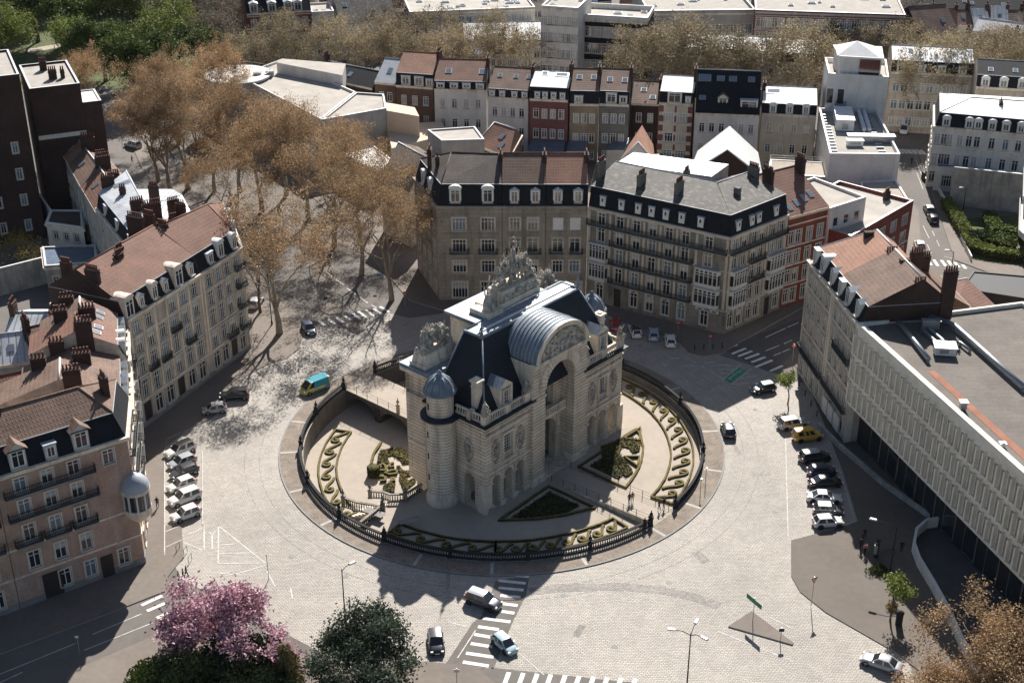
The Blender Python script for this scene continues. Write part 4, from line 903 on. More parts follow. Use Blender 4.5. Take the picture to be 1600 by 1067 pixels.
# houses on the avenue whose backs face left
def hq(l, z): return [W2(x, y, z) for x, y in l]
house('terraced_house', 'house with bright zinc seam roof and dark slate back with white dormers, upper left', hq([(150, 320), (213, 400), (245, 372), (205, 290)], 16), 15.5, 'render_grey',
      {0: dict(n=5, w=1.0, rows=[(3, 1.8), (6.2, 1.8), (9.2, 1.8), (12.2, 1.7)])}, dict(mans=(2.2, .8, (0,)), rise=1.2, tile='zinc', rf=.9), [(.7, .6, 5.5, 2.6, 6), (.3, .5, 4.6, 1.2, 3), (.02, .3, 4.8, 2.6, 6)], [(0, .2, .9, 1.5, 'box'), (0, .5, .9, 1.5, 'box'), (0, .8, .9, 1.5, 'box')], sky_=[(.15, .7, 1.6, 3)])
house('terraced_house', 'house with a wide low zinc roof facing the avenue trees', hq([(246, 372), (300, 330), (270, 290), (206, 290)], 16), 15.2, 'render_cream', {0: dict(n=2, w=1.0, rows=[(9, 1.8), (12, 1.7)])}, dict(rise=1.4, tile='zinc'), [(.3, .5, 5.0, 2.0, 5)])
for k, (l, lab, tile) in enumerate([([(128, 285), (150, 322), (203, 288), (185, 262)], 'house with a dark red tile roof and long chimney stacks below the brown brick tower', 'tile_red'),
                                    ([(108, 250), (127, 284), (184, 260), (160, 236)], 'house with a white edged dark tile roof next to the brown brick tower', 'tile_brown'),
                                    ([(95, 228), (108, 249), (158, 234), (140, 216)], 'small orange tiled house directly below the brown brick tower', 'tile_orange')]):
    house('terraced_house', lab, hq(l, 15), 14.0, 'render_grey', {0: dict(n=3, w=1.0, rows=[(3, 1.8), (6.2, 1.8), (9.2, 1.8)])}, dict(rise=2.6, tile=tile, cap='metal_white'), [(.04, .6, 4.8, 3.2, 6), (.96, .6, 4.8, 2.2, 5)], sky_=[(.4, .5, 1, 1.4)])
house('terraced_house', 'red tiled house with three tall chimney stacks behind the stone corner building', hq([(214, 400), (236, 425), (300, 372), (268, 340)], 16), 15.6, 'brick_brown', {0: dict(n=2, w=1.0, rows=[(9, 1.8), (12, 1.7)])}, dict(rise=3.4, tile='tile_red', cap='tile_orange'), [(.03, .5, 6.4, 3.6, 8), (.4, .9, 5.6, 2.2, 6), (.9, .7, 5.6, 2.4, 6)], sky_=[(.5, .5, .9, 1.2)])
# brown brick tower block, upper left
A = W2(46.5, 142.5, 27); B = W2(125, 133.5, 27); d = (B - A).normalized(); bk = Vector((-d.y, d.x)); C3 = W2(75, 102, 27); C4 = W2(25, 105, 27); A4 = W2(28, 127, 27)
t = house('brick_tower_block', 'dark brown brick apartment block with flat grey roof and white coping at the upper left', [A, B, B + bk * 17, A + bk * 17], 27, 'brick_dark',
      {3: dict(n=2, w=.8, kind='n', rows=[(2, 2.2), (6, 2.2), (10, 2.2), (14, 2.2), (18, 2.2), (22, 2.2)]), 0: dict(n=1, us=[.9], w=1.0, rows=[(2, 1)])}, dict(kind='flat', tile='gravel_roof', par='brick_dark', ph=.4), [(.55, .35, 2.2, 1.8, 4, 'y'), (.75, .35, 2.0, .9, 2, 'y'), (.45, .75, 2.2, 1.6, 4, 'y')], cat='apartment block', party=(), cornice=0)
b = MB(); b.strip([A + d * .2 + Vector((d.y, -d.x)) * .03, B + Vector((d.y, -d.x)) * .03], .12, 17.6, 18.4); put(b, 'stone_band', [M['concrete']], t)
house('brick_tower_block', 'taller wing of the brown brick block, cut by the left picture edge', [A - d * 16 - bk * 4, A - d * 1.6 - bk * 4, A - d * 1.6 + bk * 14, A - d * 16 + bk * 14], 31, 'brick_dark', {0: dict(n=3, w=1.0, kind='c', rows=[(2, 2), (7, 2), (12, 2), (17, 2)])}, dict(kind='flat', tile='gravel_roof', ph=.4), cat='apartment block', party=(), cornice=0)
house('brick_annex', 'low lean wing on the right side of the brown brick block', [B + d * .05, B + d * 3.4, B + d * 3.4 + bk * 8, B + d * .05 + bk * 8], 23.5, 'brick_dark', {}, dict(kind='flat', tile='metal_white', ph=.2), cat='annex', party=(), cornice=0)
# courtyards between
house('courtyard_building', 'low grey flat roofed outbuilding in the shaded courtyard on the left', hq([(70, 418), (152, 412), (150, 385), (66, 388)], 5), 5, 'concrete_old', {0: dict(n=4, w=1.0, rows=[(1.2, 2)])}, dict(kind='flat', tile='zinc_dark', ph=.3), cat='outbuilding', party=())
house('courtyard_building', 'low white house with two windows in the courtyard below the slate back wall', hq([(72, 350), (130, 358), (128, 330), (80, 330)], 7), 7, 'render_white', {0: dict(n=3, w=1.0, rows=[(1.2, 1.6), (4.2, 1.6)])}, dict(kind='flat', tile='tile_dark', ph=.3), cat='outbuilding', party=())
for (a, c, hh, lab) in [((0, 462), (160, 420), 5, 'long grey rendered courtyard wall in front of the stone block roofs'), ((0, 352), (60, 338), 6, 'grey courtyard wall by the leafless climber at the left edge'), ((62, 338), (100, 395), 6, 'pale cross wall dividing the courtyard')]:
    b = MB(); b.strip([W2(*a), W2(*c)], .4, 0, hh, 0, 1); top(b, 'courtyard_wall', [M['concrete_old'], M['metal_white']], lab, 'wall')
# ---------------------------------------------------------------- middle block facing the square
E0 = W2(683, 322, 17.2); E1 = W2(919, 322, 17.2); d = (E1 - E0).normalized(); bk = Vector((-d.y, d.x)); L = (E1 - E0).length; Q0 = [E0, E1, E1 + bk * 12, E0 + bk * 12]
avd = (W2(640, 470) - W2(440, 330)).normalized()        # avenue direction coming towards the square
lw = W2(640, 268, 17.2)
Q = [E0, lerp2(E0, E1, .43), lerp2(E0, E1, .43) + bk * 12, lw + (lerp2(E0, E1, .43) + bk * 12 - lw) * .25, lw]
GF = (.5, 3.0, 2.6, 'g')
t = house('corner_apartment_building', 'grey stone corner building with rounded white dormers and two chimney walls behind the trees', [E0, lerp2(E0, E1, .43), lerp2(E0, E1, .43) + bk * 11, E0 + (lw - E0).normalized() * 14], 17.2, 'stone_grey',
      {0: dict(n=2, us=[.33, .78], w=2.3, kind='g', rows=[GF, (5.2, 2.2), (8.9, 2.3), (12.8, 2.3)], balc=[(.18, .48, 8.8), (.64, .93, 8.8)]), 3: dict(n=4, w=1.1, rows=ROW4())},
      dict(mans=(3.4, 1.0, (0, 3)), rise=3.0, hl=4.0, tile='tile_dark', rf=.6, party='render_grey'), [(.02, .6, 7.5, 2.2, 5), (.98, .5, 7.4, 1.6, 4), (.1, .5, 6.5, .8, 1)],
      [(0, .28, 1.6, 2.3, 'arch', .5), (0, .78, 1.6, 2.3, 'arch', .5), (3, .3, 1.2, 2.0, 'arch'), (3, .6, 1.2, 2.0, 'arch')], bands=(4.4, 8.4, 12.2), party=(1,), cat='building', trim='stone_grey')
for k, (f0, f1, tile, lab) in enumerate([(.43, .72, 'tile_brown', 'narrow stone house with brown tile roof and two small pedimented dormers in the middle block'), (.72, 1.0, 'tile_orange', 'narrow stone house with orange tile roof and shuttered windows in the middle block')]):
    house('terraced_house', lab, split(Q0, f0 + .0005, f1 - .0005), 17.2, 'stone_grey', {0: dict(n=2, w=1.75, kind='g', rows=[GF, (5.2, 2.2), (8.9, 2.6, 1.75, 'a'), (12.9, 2.2)], kinds={(3, 0): 'n_x' if k else 'g', (3, 1): 'n_x' if k else 'g'}, balc=[(.1, .42, 8.8), (.58, .9, 8.8)])},
          dict(mans=(3.4, .9, (0,)), rise=3.4, tile=tile, rf=.5, party='brick_dark'), [(.98, .4, 7.6, 2.2, 5)], [(0, .28, 1.2, 2.0, 'ped', .5), (0, .76, 1.2, 2.0, 'ped', .5)], bands=(4.4, 8.4, 12.4), trim='stone_grey')
# the big corner building with glazed bays
V0 = W2(919, 322, 17.1); V1 = W2(1141.5, 371, 17.1); V2 = W2(1232, 335, 17.1)
d1 = (V1 - V0).normalized(); b1 = Vector((-d1.y, d1.x)); d2 = (V2 - V1).normalized(); b2_ = Vector((-d2.y, d2.x)); dep = 12
ci = offs([V0, V1, V2, V2 + b2_ * 30, V0 + b1 * 30], [-dep, -dep, 0, 0, 0])[1]
RS = [(.9, 2.6, 1.35, 'c'), (4.55, 2.6), (7.95, 2.6), (11.25, 2.5), (14.2, 2.2)]
t = house('corner_apartment_building', 'long left wing of the dark stone corner building with seven bays and black balconies', [V0, V1, ci, V0 + b1 * dep], 17.1, 'stone_soot',
      {0: dict(n=7, w=1.35, us=[.1, .235, .355, .47, .585, .70, .86], rows=RS, skip={(1, 0), (2, 0), (1, 6), (2, 6)}, kinds={(0, 0): 'c', (0, 1): 'door'}, balc=[(.0, .99, 14.1), (.17, .76, 11.2), (.17, .76, 7.9), (.17, .76, 4.5)][:4])},
      dict(mans=(3.2, .9, (0,)), low='slate', rise=1.6, corn='render_cream', tile='slate_brown', rf=.75, party='slate', chim='brick_grey'), [(.0, .3, 7.0, 2.4, 4), (.335, .3, 6.2, 2.6, 5), (.64, .3, 6.2, 2.8, 6), (.72, .9, 5.6, 1.6, 6)],
      [(0, f, .65, 1.0, 'box', 1.0, .22) for f in (.1, .235, .355, .45, .55, .66, .79)], bands=(4.1, 7.6, 11.0, 14.0), party=(1, 3), cat='building', trim='stone_soot')
def glazed_bay(t, A, d, u0, u1, z0, z1, dep=.75, n=5):
    nn = Vector((d.y, -d.x)); b = MB(); a = A + d * u0; c = A + d * u1; P4 = [a + nn * dep + d * .3, c + nn * dep - d * .3, c, a]
    b.prism(P4, z0, z0 + .55, 0); b.prism(P4, z1 - .75, z1, 0); b.prism(offs(P4, -.1), z0 + .55, z1 - .75, 1); b.prism(offs(P4, .12), z1, z1 + .15, 2); b.prism(offs(P4, .08), z0 - .15, z0, 2)
    rz = math.atan2(d.y, d.x)
    for i in range(n + 1):
        p = P4[0].lerp(P4[1], i / n); b.box((p.x - nn.x * .05, p.y - nn.y * .05, z0 + .55), (.14, .14, z1 - z0 - 1.3), rz, 0)
        if i < n:
            p = P4[0].lerp(P4[1], (i + .5) / n); b.box((p.x + nn.x * .02, p.y + nn.y * .02, z1 - .6), ((P4[1] - P4[0]).length / n * .6, .04, .35), rz, 1)
    b.strip([P4[0] - nn * .04, P4[1] - nn * .04], .07, z0 + (z1 - z0) * .62, z0 + (z1 - z0) * .62 + .1, 0)
    put(b, 'glazed_bay', [M['wood_white'], M['glass'], M['zinc_plain']], t)
La, Lb = (V1 - V0).length, (V2 - V1).length
for z_ in (4.5, 7.95):
    glazed_bay(t, V0, d1, .02 * La, .16 * La, z_, z_ + 3.1); glazed_bay(t, V0, d1, .78 * La, .955 * La, z_, z_ + 3.1)
def shop_signs(t, A, d, us, L, z=3.5):
    b = MB()
    for u in us:
        p = A + d * u * L + Vector((d.y, -d.x)) * .06; b.box((p.x, p.y, z), (1.5, .12, .5), math.atan2(d.y, d.x), 0); b.box((p.x + d.y * .07, p.y - d.x * .07, z + .14), (.7, .03, .2), math.atan2(d.y, d.x), 1)
    put(b, 'shop_sign', [M['wood_white'], M['iron']], t)
shop_signs(t, V0, d1, (.1, .355, .47, .585, .70, .83, .93), La)
t = house('corner_apartment_building', 'right wing of the dark stone corner building, running along the side street', [V1, V2, V2 + b2_ * dep, ci], 17.1, 'stone_soot',
      {0: dict(n=6, w=1.3, us=[.1, .25, .42, .55, .75, .9], rows=RS, skip={(1, 0), (2, 0), (1, 4), (2, 4), (1, 1), (2, 1), (1, 5), (2, 5)}, kinds={(0, 4): 'door'}, balc=[(.01, .99, 14.1), (.36, .62, 11.2), (.36, .62, 7.9)])},
      dict(mans=(3.2, .9, (0,)), low='slate', rise=1.6, corn='render_cream', tile='slate_brown', rf=.7, party='slate', chim='brick_grey'), [(.3, .35, 5.6, 1.2, 0), (.97, .6, 6.6, 2.4, 6)], [(0, f, .65, 1.0, 'box', 1.0, .22) for f in (.15, .38, .5, .8)], bands=(4.1, 7.6, 11.0, 14.0), party=(1, 3), cat='building', trim='stone_soot')
for z_ in (4.5, 7.95):
    glazed_bay(t, V1, d2, .04 * Lb, .30 * Lb, z_, z_ + 3.1, n=5); glazed_bay(t, V1, d2, .68 * Lb, .98 * Lb, z_, z_ + 3.1, n=5)
shop_signs(t, V1, d2, (.1, .25, .42, .55), Lb)
b = MB(); rp = [V0 + b1 * 9.5, ci, ci + b1 * 7, V0 + b1 * 16]; b.prism(rp, 16.5, 21.6, 1, 0); 
top(b, 'rear_wing', [M['zinc'], M['render_grey']], 'bright glazed and zinc roof strip behind the mansard of the dark corner building', 'rear wing')
# red brick, white and modern brick along the side street
R0 = V2 + d2 * .05; R1 = W2(1295, 318, 17.1); dR = (R1 - R0).normalized(); bR = Vector((-dR.y, dR.x)); LR = (R1 - R0).length
house('terraced_house', 'red brick house with white window frames, striped tiles and four skylights on the side street', [R0, R1, R1 + bR * 11, R0 + bR * 11], 16.6, 'brick_red', {0: dict(n=4, us=[.12, .3, .57, .84], w=1.15, rows=[(.9, 2.5), (4.6, 2.3), (8.0, 2.3), (11.5, 2.3)])},
      dict(rise=4.6, tile='tile_red', rf=.75, chim='brick_dark'), [(.0, .5, 6.8, 2.6, 6), (.97, .65, 6.8, 2.4, 5)], bands=(4.1, 7.6, 11.0, 14.8), sky_=[(.15, .2, .9, 1.5), (.38, .25, .9, 1.5), (.6, .3, .9, 1.5), (.8, .35, .9, 1.5)], trim='stone_plain')
G0 = R1 + dR * .05; G1 = W2(1353, 312, 14.5)
G0 = W2(1296, 330, 14.5)
dG = (G1 - G0).normalized(); bG = Vector((-dG.y, dG.x))
house('office_building', 'pale rendered flat roofed house with three square windows between the two brick buildings', [G0, G1, G1 + bG * 12, G0 + bG * 12], 14.5, 'render_white', {0: dict(n=3, w=1.3, kind='n', rows=[(.9, 2.2), (4.4, 1.7), (7.8, 1.7), (11.2, 1.7)])}, dict(kind='flat', tile='flat_pale', ph=.5), cat='building', cornice=0)
H0 = W2(1330, 374, 10.5); H1 = W2(1427, 318, 10.5); dH = (H1 - H0).normalized(); bH = Vector((-dH.y, dH.x))
t = house('brick_office_building', 'long modern red brick building with flat pale roof at the side street corner', [H0, H1, H1 + bH * 15, H0 + bH * 15], 10.5, 'brick_red', {0: dict(n=5, w=1.8, kind='q', rows=[(.9, 1.9), (4.0, 1.8), (7.3, 1.8)])}, dict(kind='flat', tile='flat_pale', ph=.6, cope='metal_grey'), [(.93, .3, 1.9, 1.8, 5, 'y')], cat='building', cornice=0, bands=(3.4,))
b = MB(); b.box((*(H1 + bH * 17.5 - dH * 9), 0), (16, 5, 10.6), math.atan2(dH.y, dH.x), 0); top(b, 'rooftop_gallery', [M['zinc_dark']], 'long dark blue service gallery behind the red brick office roof', 'gallery')
# ---------------------------------------------------------------- right: stone corner house and the concrete office
A, B = W2(1245, 580), W2(1318, 692); L = (B - A).length; d = (B - A) / L; bk = Vector((-d.y, d.x))
Q = [A, B, B + bk * 12.5, A + bk * 12.5]
def rq(f0, f1, dp=12.5): return [A + d * L * f0, A + d * L * f1, A + d * L * f1 + bk * dp, A + d * L * f0 + bk * dp]
# note: this front faces the square, so walk it from its far end to its near end with the outside on the right
Q = [B, A]
def rr(f0, f1, dp=12.5):
    a, c = A + d * L * f0, A + d * L * f1; nrm = Vector((-d.y, d.x)); s = 1 if nrm.x > 0 else -1
    return [a, c, c + nrm * s * dp, a + nrm * s * dp]
q1 = rr(0, .52); q2 = rr(.5205, 1.0)
for k, (q, lab, tile) in enumerate([(q1, 'tan stone corner house with curved zinc dormer and orange striped tile roof on the right', 'tile_orange'), (q2, 'tan stone house with white shopfront blinds next to the concrete office', 'tile_brown')]):
    house('terraced_house', lab, q, 18.6, 'stone_tan', {0: dict(n=4, w=1.05, kind='c', rows=[(.8, 2.6, 1.5, 'c'), (4.7, 2.3), (8.4, 2.3), (11.8, 2.2), (15.2, 2.0)], balc=[(.05, .95, 4.4)] + ([(.3, .9, 11.7)] if k else [])), **({3: dict(n=3, w=1.0, rows=[(4.7, 2.0), (8.4, 2.0), (11.8, 2.0), (15.2, 1.9)])} if k == 0 else {})},
          dict(mans=(2.4, 1.1, (0,) if k else (0, 3)), low='slate', rise=3.6, tile=tile, rf=.62, hl=0 if k else 3, cap='metal_white', party='brick_dark', gable='brick_dark'), [(.96, .6, 6.0, 2.0, 5), (.35, .62 if k else .5, 6.5, 1.6, 0)] + ([(.99, .95, 7.5, 2.2, 5)] if k else [(.9, .95, 5.5, 2.2, 5)]),
          [(0, .14, 1.0, 1.9, 'box'), (0, .45, 1.3, 2.0, 'arch' if k == 0 else 'ped'), (0, .82, 1.0, 1.9, 'ped')], bands=(4.1, 7.9, 14.8), party=(1, 3) if k else (1,))
b = MB(); nd = -(q2[3] - q2[0]).normalized()
for f in (.15, .38, .62): p = q2[0] + (q2[1] - q2[0]) * (f + .1) + nd * .3; b.box((p.x, p.y, .6), (2.0, .25, 2.4), math.atan2(d.y, d.x))
top(b, 'shop_blind', [M['wood_white']], 'row of white lowered shopfront blinds on the tan stone house', 'shop blind')
house('brick_house', 'dark brick gabled house behind the stone corner house', [q1[3] + (q1[2] - q1[3]) * .1, q1[2], q1[2] + (q1[2] - q1[1]).normalized() * 8, q1[3] + (q1[2] - q1[1]).normalized() * 8], 15, 'brick_dark', {2: dict(n=2, w=1.4, rows=[(9, 2)])}, dict(rise=2.5, tile='tile_brown'), [(.2, .5, 5.0, 2.4, 6)], far=True)
house('brick_house', 'black timber and brick house with large white window above the tile shed', [W2(1440, 500, 12), W2(1480, 505, 12), W2(1482, 440, 12), W2(1445, 440, 12)], 12, 'wood_dark', {0: dict(n=1, w=2.6, kind='g', rows=[(5, 3), (8.8, 2.6)])}, dict(kind='flat', tile='white_roof', ph=.3), party=(), cat='house')
house('tile_shed', 'broad brown tile roofed shed with a green door below the side street', [W2(1472, 530, 7), W2(1560, 478, 7), W2(1500, 437, 8), W2(1478, 432, 8)], 6.6, 'brick_brown', {0: dict(n=2, w=1.6, kind='n', rows=[(.5, 2.6)])}, dict(rise=2.2, tile='tile_red', rf=.8, cap='metal_white'), party=(), cat='shed')
b = MB(); p = W2(1513, 545, 0); b.box((p.x, p.y, 0), (3.0, .3, 4.0), R(35)); top(b, 'garage_door', [M['paint_green']], 'green garage door in the side of the brown shed', 'garage door')
plain('concrete_yard', [W2(1530, 500), W2(1600, 470), W2(1700, 560), W2(1600, 640), W2(1540, 560)], 'gravel', .03)
# concrete office: facade from the stone houses down to the picture corner
HO = 18.4
A = W2(1341, 509, HO); B = W2(1606, 748, HO); d = (B - A).normalized(); B = A + d * 62; L = 62; nb = Vector((-d.y, d.x)); nb = nb if nb.x > 0 else -nb; ou = -nb
t = thing('concrete_office_building', 'long pale concrete office with three rows of deep window fins and grey flat roof', 'office building', (A.x, A.y, 0))
w = MB(); P4 = [A, B, B + nb * 25, A + nb * 25]
ops = []; nf = 44; st = L / nf
for r_ in range(3):
    z_ = 6.7 + r_ * 3.65
    for i in range(nf): ops.append((i * st + .42, (i + 1) * st - .12, z_ + .35, z_ + 2.95))
wallgrid(w, A, B, 6.3, HO + .5, ops, 0, 0, .5)
for i in (1, 2, 3): w.add([(*P4[i], 0), (*P4[(i + 1) % 4], 0), (*P4[(i + 1) % 4], HO + .5), (*P4[i], HO + .5)], [[0, 1, 2, 3]])
w.add([(*(A + nb * 2), 0), (*(B + nb * 2), 0), (*(B + nb * 2), 6.3), (*(A + nb * 2), 6.3)], [[0, 1, 2, 3]], 1); w.add([(*A, 6.3), (*B, 6.3), (*(B + nb * 2), 6.3), (*(A + nb * 2), 6.3)], [[3, 2, 1, 0]], 0)
put(w, 'wall', [M['concrete'], M['iron']], t)
fm = MB(); fm.box((0, -.12, 0), (.14, .5, 3.0)); fm.add([(-.07, -.37, 0), (.07, -.37, 0), (.07, -.12, -.4), (-.07, -.12, -.4)], [[0, 1, 2, 3]])
f = MB(); rzf = math.atan2(d.y, d.x)
for r_ in range(3):
    z_ = 6.7 + r_ * 3.65
    f.strip([A + ou * .1, B + ou * .1], .22, z_ - .02, z_ + .3); 
    for i in range(nf + 1):
        p = A + d * (i * st + .1) + ou * .25; f.box((p.x, p.y, z_ + .3), (.3, .5, 2.9), rzf)
f.strip([A + ou * .14, B + ou * .14], .3, HO - .2, HO + .52)
put(f, 'concrete_fins', [M['concrete']], t)
for r_ in range(3):
    for i in range(nf): window(t, A, d, (i + .5) * st + .15, 6.7 + r_ * 3.65 + .35, st - .54, 2.6, 'o', True, .45, 'window')
r = MB(); r.poly([(*p, HO) for p in P4], 0); inn = offs(P4, -.45); loft(r, P4, inn, HO + .5, HO + .52, 1); loft(r, inn[::-1], inn[::-1], HO, HO + .52, 1)
put(r, 'flat_roof', [M['flat_roof'], M['concrete']], t)
r = MB(); a = W2(1455, 580, HO); c = W2(1600, 712, HO); r.strip([a, c, c + (c - a) * .6], 1.0, HO + .01, HO + .03); put(r, 'rust_strip', [M['rust']], t)
for i in range(12): b = MB(); p = A + d * (5 + i * 4.7) + nb * 1.95; b.box((p.x, p.y, .4), (2.6, .1, 5.2), rzf, 0); b.box((p.x - d.x * 0, p.y, .5), (2.4, .14, 5.0), rzf, 1); put(b, 'ground_window', [M['metal_grey'], M['glass']], t)
def rtube(lab, pts, z, rad, name='roof_duct', m='metal_grey', cat='duct'):
    b = MB(); b.tube([Vector((*W2(x, y, z), z + rad + .25)) for x, y in pts], rad, 8)
    for x, y in pts: q = W2(x, y, z); b.box((q.x, q.y, z), (.3, .3, .4))
    top(b, name, [M[m]], lab, cat)
rtube('long slanting silver pipe in the dark recess of the office roof', [(1403, 508), (1425, 535), (1450, 567)], HO, .32)
rtube('pair of short silver pipes by the white rooftop unit, left one', [(1440, 520), (1462, 540), (1476, 555)], HO, .25)
rtube('pair of short silver pipes by the white rooftop unit, right one', [(1448, 517), (1470, 535), (1484, 549)], HO, .25)
rtube('thin bent pipe right of the white rooftop unit', [(1488, 537), (1500, 540), (1515, 552)], HO, .2)
rtube('long silver duct along the far parapet of the office roof', [(1450, 500), (1490, 515), (1540, 560), (1598, 612)], HO, .4)
def unit(lab, px, z, size, rz=0, m='metal_white', name='rooftop_unit'):
    b = MB(); p = W2(*px, z); b.box((p.x, p.y, z + .15), size, rz, 0); b.box((p.x, p.y, z + .15 + size[2]), (size[0] + .3, size[1] + .3, .12), rz, 0); b.box((p.x, p.y, z), (size[0] * .7, size[1] * .7, .2), rz, 1)
    b.box((p.x, p.y - size[1] / 2 - .02, z + .5), (size[0] * .7, .05, size[2] * .5), 0, 1); return top(b, name, [M[m], M['metal_grey']], lab, 'rooftop unit')
unit('white box shaped ventilation unit on the grey office roof', (1475, 552), HO, (2.6, 2.0, 1.0), R(-8))
unit('small dark vent cowl on a stand on the grey office roof', (1504, 640), HO, (.7, .7, .9), 0, 'metal_grey', 'roof_vent')
unit('grey steel plate housing at the back corner of the office roof', (1453, 516), HO, (2.2, .6, 1.3), R(-5), 'metal_grey')
unit('small pale aerial base near the right edge of the office roof', (1566, 698), HO, (.5, .5, .3), 0, 'metal_white', 'roof_vent')
# sunken ramp wall in front of the office
b = MB(); rw = [W2(*p) for p in [(1470, 822), (1446, 826), (1430, 840), (1426, 862), (1434, 885), (1455, 920), (1480, 965), (1500, 1010), (1540, 1080)]]; b.strip(rw, .35, 0, 1.5, 0, 1)
top(b, 'ramp_wall', [M['concrete'], M['metal_white']], 'curved pale concrete wall round the sunken ramp in front of the office', 'wall')
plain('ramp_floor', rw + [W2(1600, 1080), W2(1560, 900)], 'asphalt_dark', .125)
b = MB(); b.strip([W2(1278, 668), W2(1310, 700), W2(1380, 760), W2(1468, 822)], .35, 0, .9); top(b, 'low_wall', [M['concrete_old']], 'low concrete wall along the shaded foot of the office', 'wall')
# ---------------------------------------------------------------- inside of the middle block
def unitroof(): pass
# white modern building along the avenue
WH = 11.5
def wq(l, z=WH): return [W2(x, y, z) for x, y in l]
t = house('white_office_building', 'long white modern building with pale flat roof and windows facing the avenue trees', wq([(372, 122), (502, 190), (556, 147), (440, 96)]), WH, 'render_white', {0: dict(n=9, w=1.2, kind='n', rows=[(1, 2.2), (4.5, 2.2), (8.2, 1.9)])}, dict(kind='flat', tile='flat_pale', ph=.5), cat='office building', party=(), cornice=0)
t = house('white_office_building', 'blank white rear block with pale flat roof and a peach coloured side wall', wq([(503, 190), (604, 172), (600, 150), (557, 147)]), WH, 'render_grey', {}, dict(kind='flat', tile='flat_pale', ph=.4), cat='office building', party=(), cornice=0)
b = MB(); P4 = [W2(604, 172, WH), W2(655, 210, 6), W2(600, 260, 4), W2(590, 230, 4)]
b.prism([W2(604, 173, WH), W2(655, 182, WH), W2(648, 168, WH), W2(600, 160, WH)], 0, WH, 0); top(b, 'party_wall', [M['render_peach']], 'tall peach coloured blank wall behind the white flat roofed block', 'wall')
b = MB(); q = [W2(604, 195, 7), W2(690, 190, 7), W2(700, 210, 7), W2(612, 232, 7)]; b.prism([q[3], q[2], q[1], q[0]], 0, 7, 0, 0); top(b, 'low_building', [M['render_peach']], 'low peach rendered extension behind the dark roofed house', 'extension')
b = MB(); t1 = wq([(432, 98), (535, 118), (540, 100), (440, 92)], 14); b.prism(t1, 0, 14, 0, 1); top(b, 'white_tower', [M['render_white'], M['flat_pale']], 'raised white stair block on the long modern building', 'stair block')
t = thing('corner_pavilion', 'round white pavilion with glass front at the far end of the modern building', 'pavilion', Vector((*W2(372, 130, 12), 0)))
b = MB(); p = W2(372, 118, 12); b.lathe((p.x, p.y, 0), [(7, 0), (7, 12)], 20); b.lathe((p.x, p.y, 12), [(7.6, 0), (7.6, .3)], 20); put(b, 'wall', [M['render_white']], t)
b = MB(); b.lathe((p.x, p.y, 1), [(7.06, 0), (7.06, 8.5)], 20, 0, True, cap=False, a0=R(200), a1=R(300)); put(b, 'glass_front', [M['glass_sky']], t)
b = MB(); b.tube([(p.x + 7.3 * math.cos(k * .3), p.y + 7.3 * math.sin(k * .3), 13.1) for k in range(21)], .05, 4, close=True); put(b, 'rail', [M['metal_grey']], t)
for k, (px) in enumerate([(403, 122), (422, 120)]): unit('small grey vent box on the pale roof of the modern building, ' + ['left' if k == 0 else 'right'][0] + ' of two', px, WH, (1.6, 1.6, 1.2), 0, 'metal_grey', 'roof_vent')
house('low_avenue_building', 'low building with a bright white ribbed roof along the avenue', [W2(x, y, 6) for x, y in [(508, 225), (592, 272), (612, 250), (552, 205)]], 6, 'render_cream', {0: dict(n=7, w=1.2, rows=[(1, 2.2)])}, dict(kind='flat', tile='white_seam', ph=.2), cat='building', party=(), cornice=0)
house('avenue_house', 'house with black slate roof and a skylight beside the avenue trees', [W2(x, y, 13) for x, y in [(594, 262), (640, 285), (690, 240), (650, 215)]], 11, 'render_cream', {0: dict(n=3, w=1.1, rows=[(1, 2), (4.5, 2), (8, 2)])}, dict(rise=4, tile='tile_dark', cap='metal_white'), sky_=[(.35, .4, 1.2, 1.8), (.8, .2, 1.0, 1.4)], party=(1, 3))
house('grey_gable_house', 'windowless grey rendered house with white parapet and roof plants behind the middle block', [W2(x, y, 15) for x, y in [(690, 222), (757, 220), (742, 200), (668, 205)]], 15, 'render_grey', {3: dict(n=1, w=1.3, rows=[(9, 2.2)])}, dict(kind='flat', tile='flat_pale', ph=.3, cope='white_roof'), party=(), cornice=0)
house('tiled_house', 'brown tiled hipped house with two skylights behind the grey gable', [W2(x, y, 9) for x, y in [(745, 222), (795, 242), (815, 208), (772, 196)]], 8.5, 'brick_brown', {}, dict(rise=3.6, tile='tile_red', hl=3, cap='metal_white'), sky_=[(.7, .3, 1, 1.5), (.6, .6, 1, 1.5)], party=())
house('low_gabled_roof', 'low white gabled roof just behind the middle block', [W2(x, y, 9) for x, y in [(822, 262), (910, 262), (905, 245), (830, 245)]], 8, 'render_white', {}, dict(rise=1.6, tile='white_seam', rf=.5), party=(), cat='roof')
b = MB()
for k, (l, lab) in enumerate([([(822, 238), (880, 238), (884, 212), (832, 212)], 'glass and steel veranda roof behind the purple brick house'), ([(885, 234), (915, 234), (918, 212), (888, 212)], 'small blue grey lean to roof behind the yellow brick house'), ([(948, 232), (975, 232), (985, 212), (960, 212)], 'small zinc veranda roof beside the white gabled cottage')]):
    b = MB(); q = [W2(x, y, 5) for x, y in l]; b.prism(q, 0, 4.6, 0, 1); top(b, 'veranda', [M['render_grey'], M['zinc_dark']], lab, 'veranda')
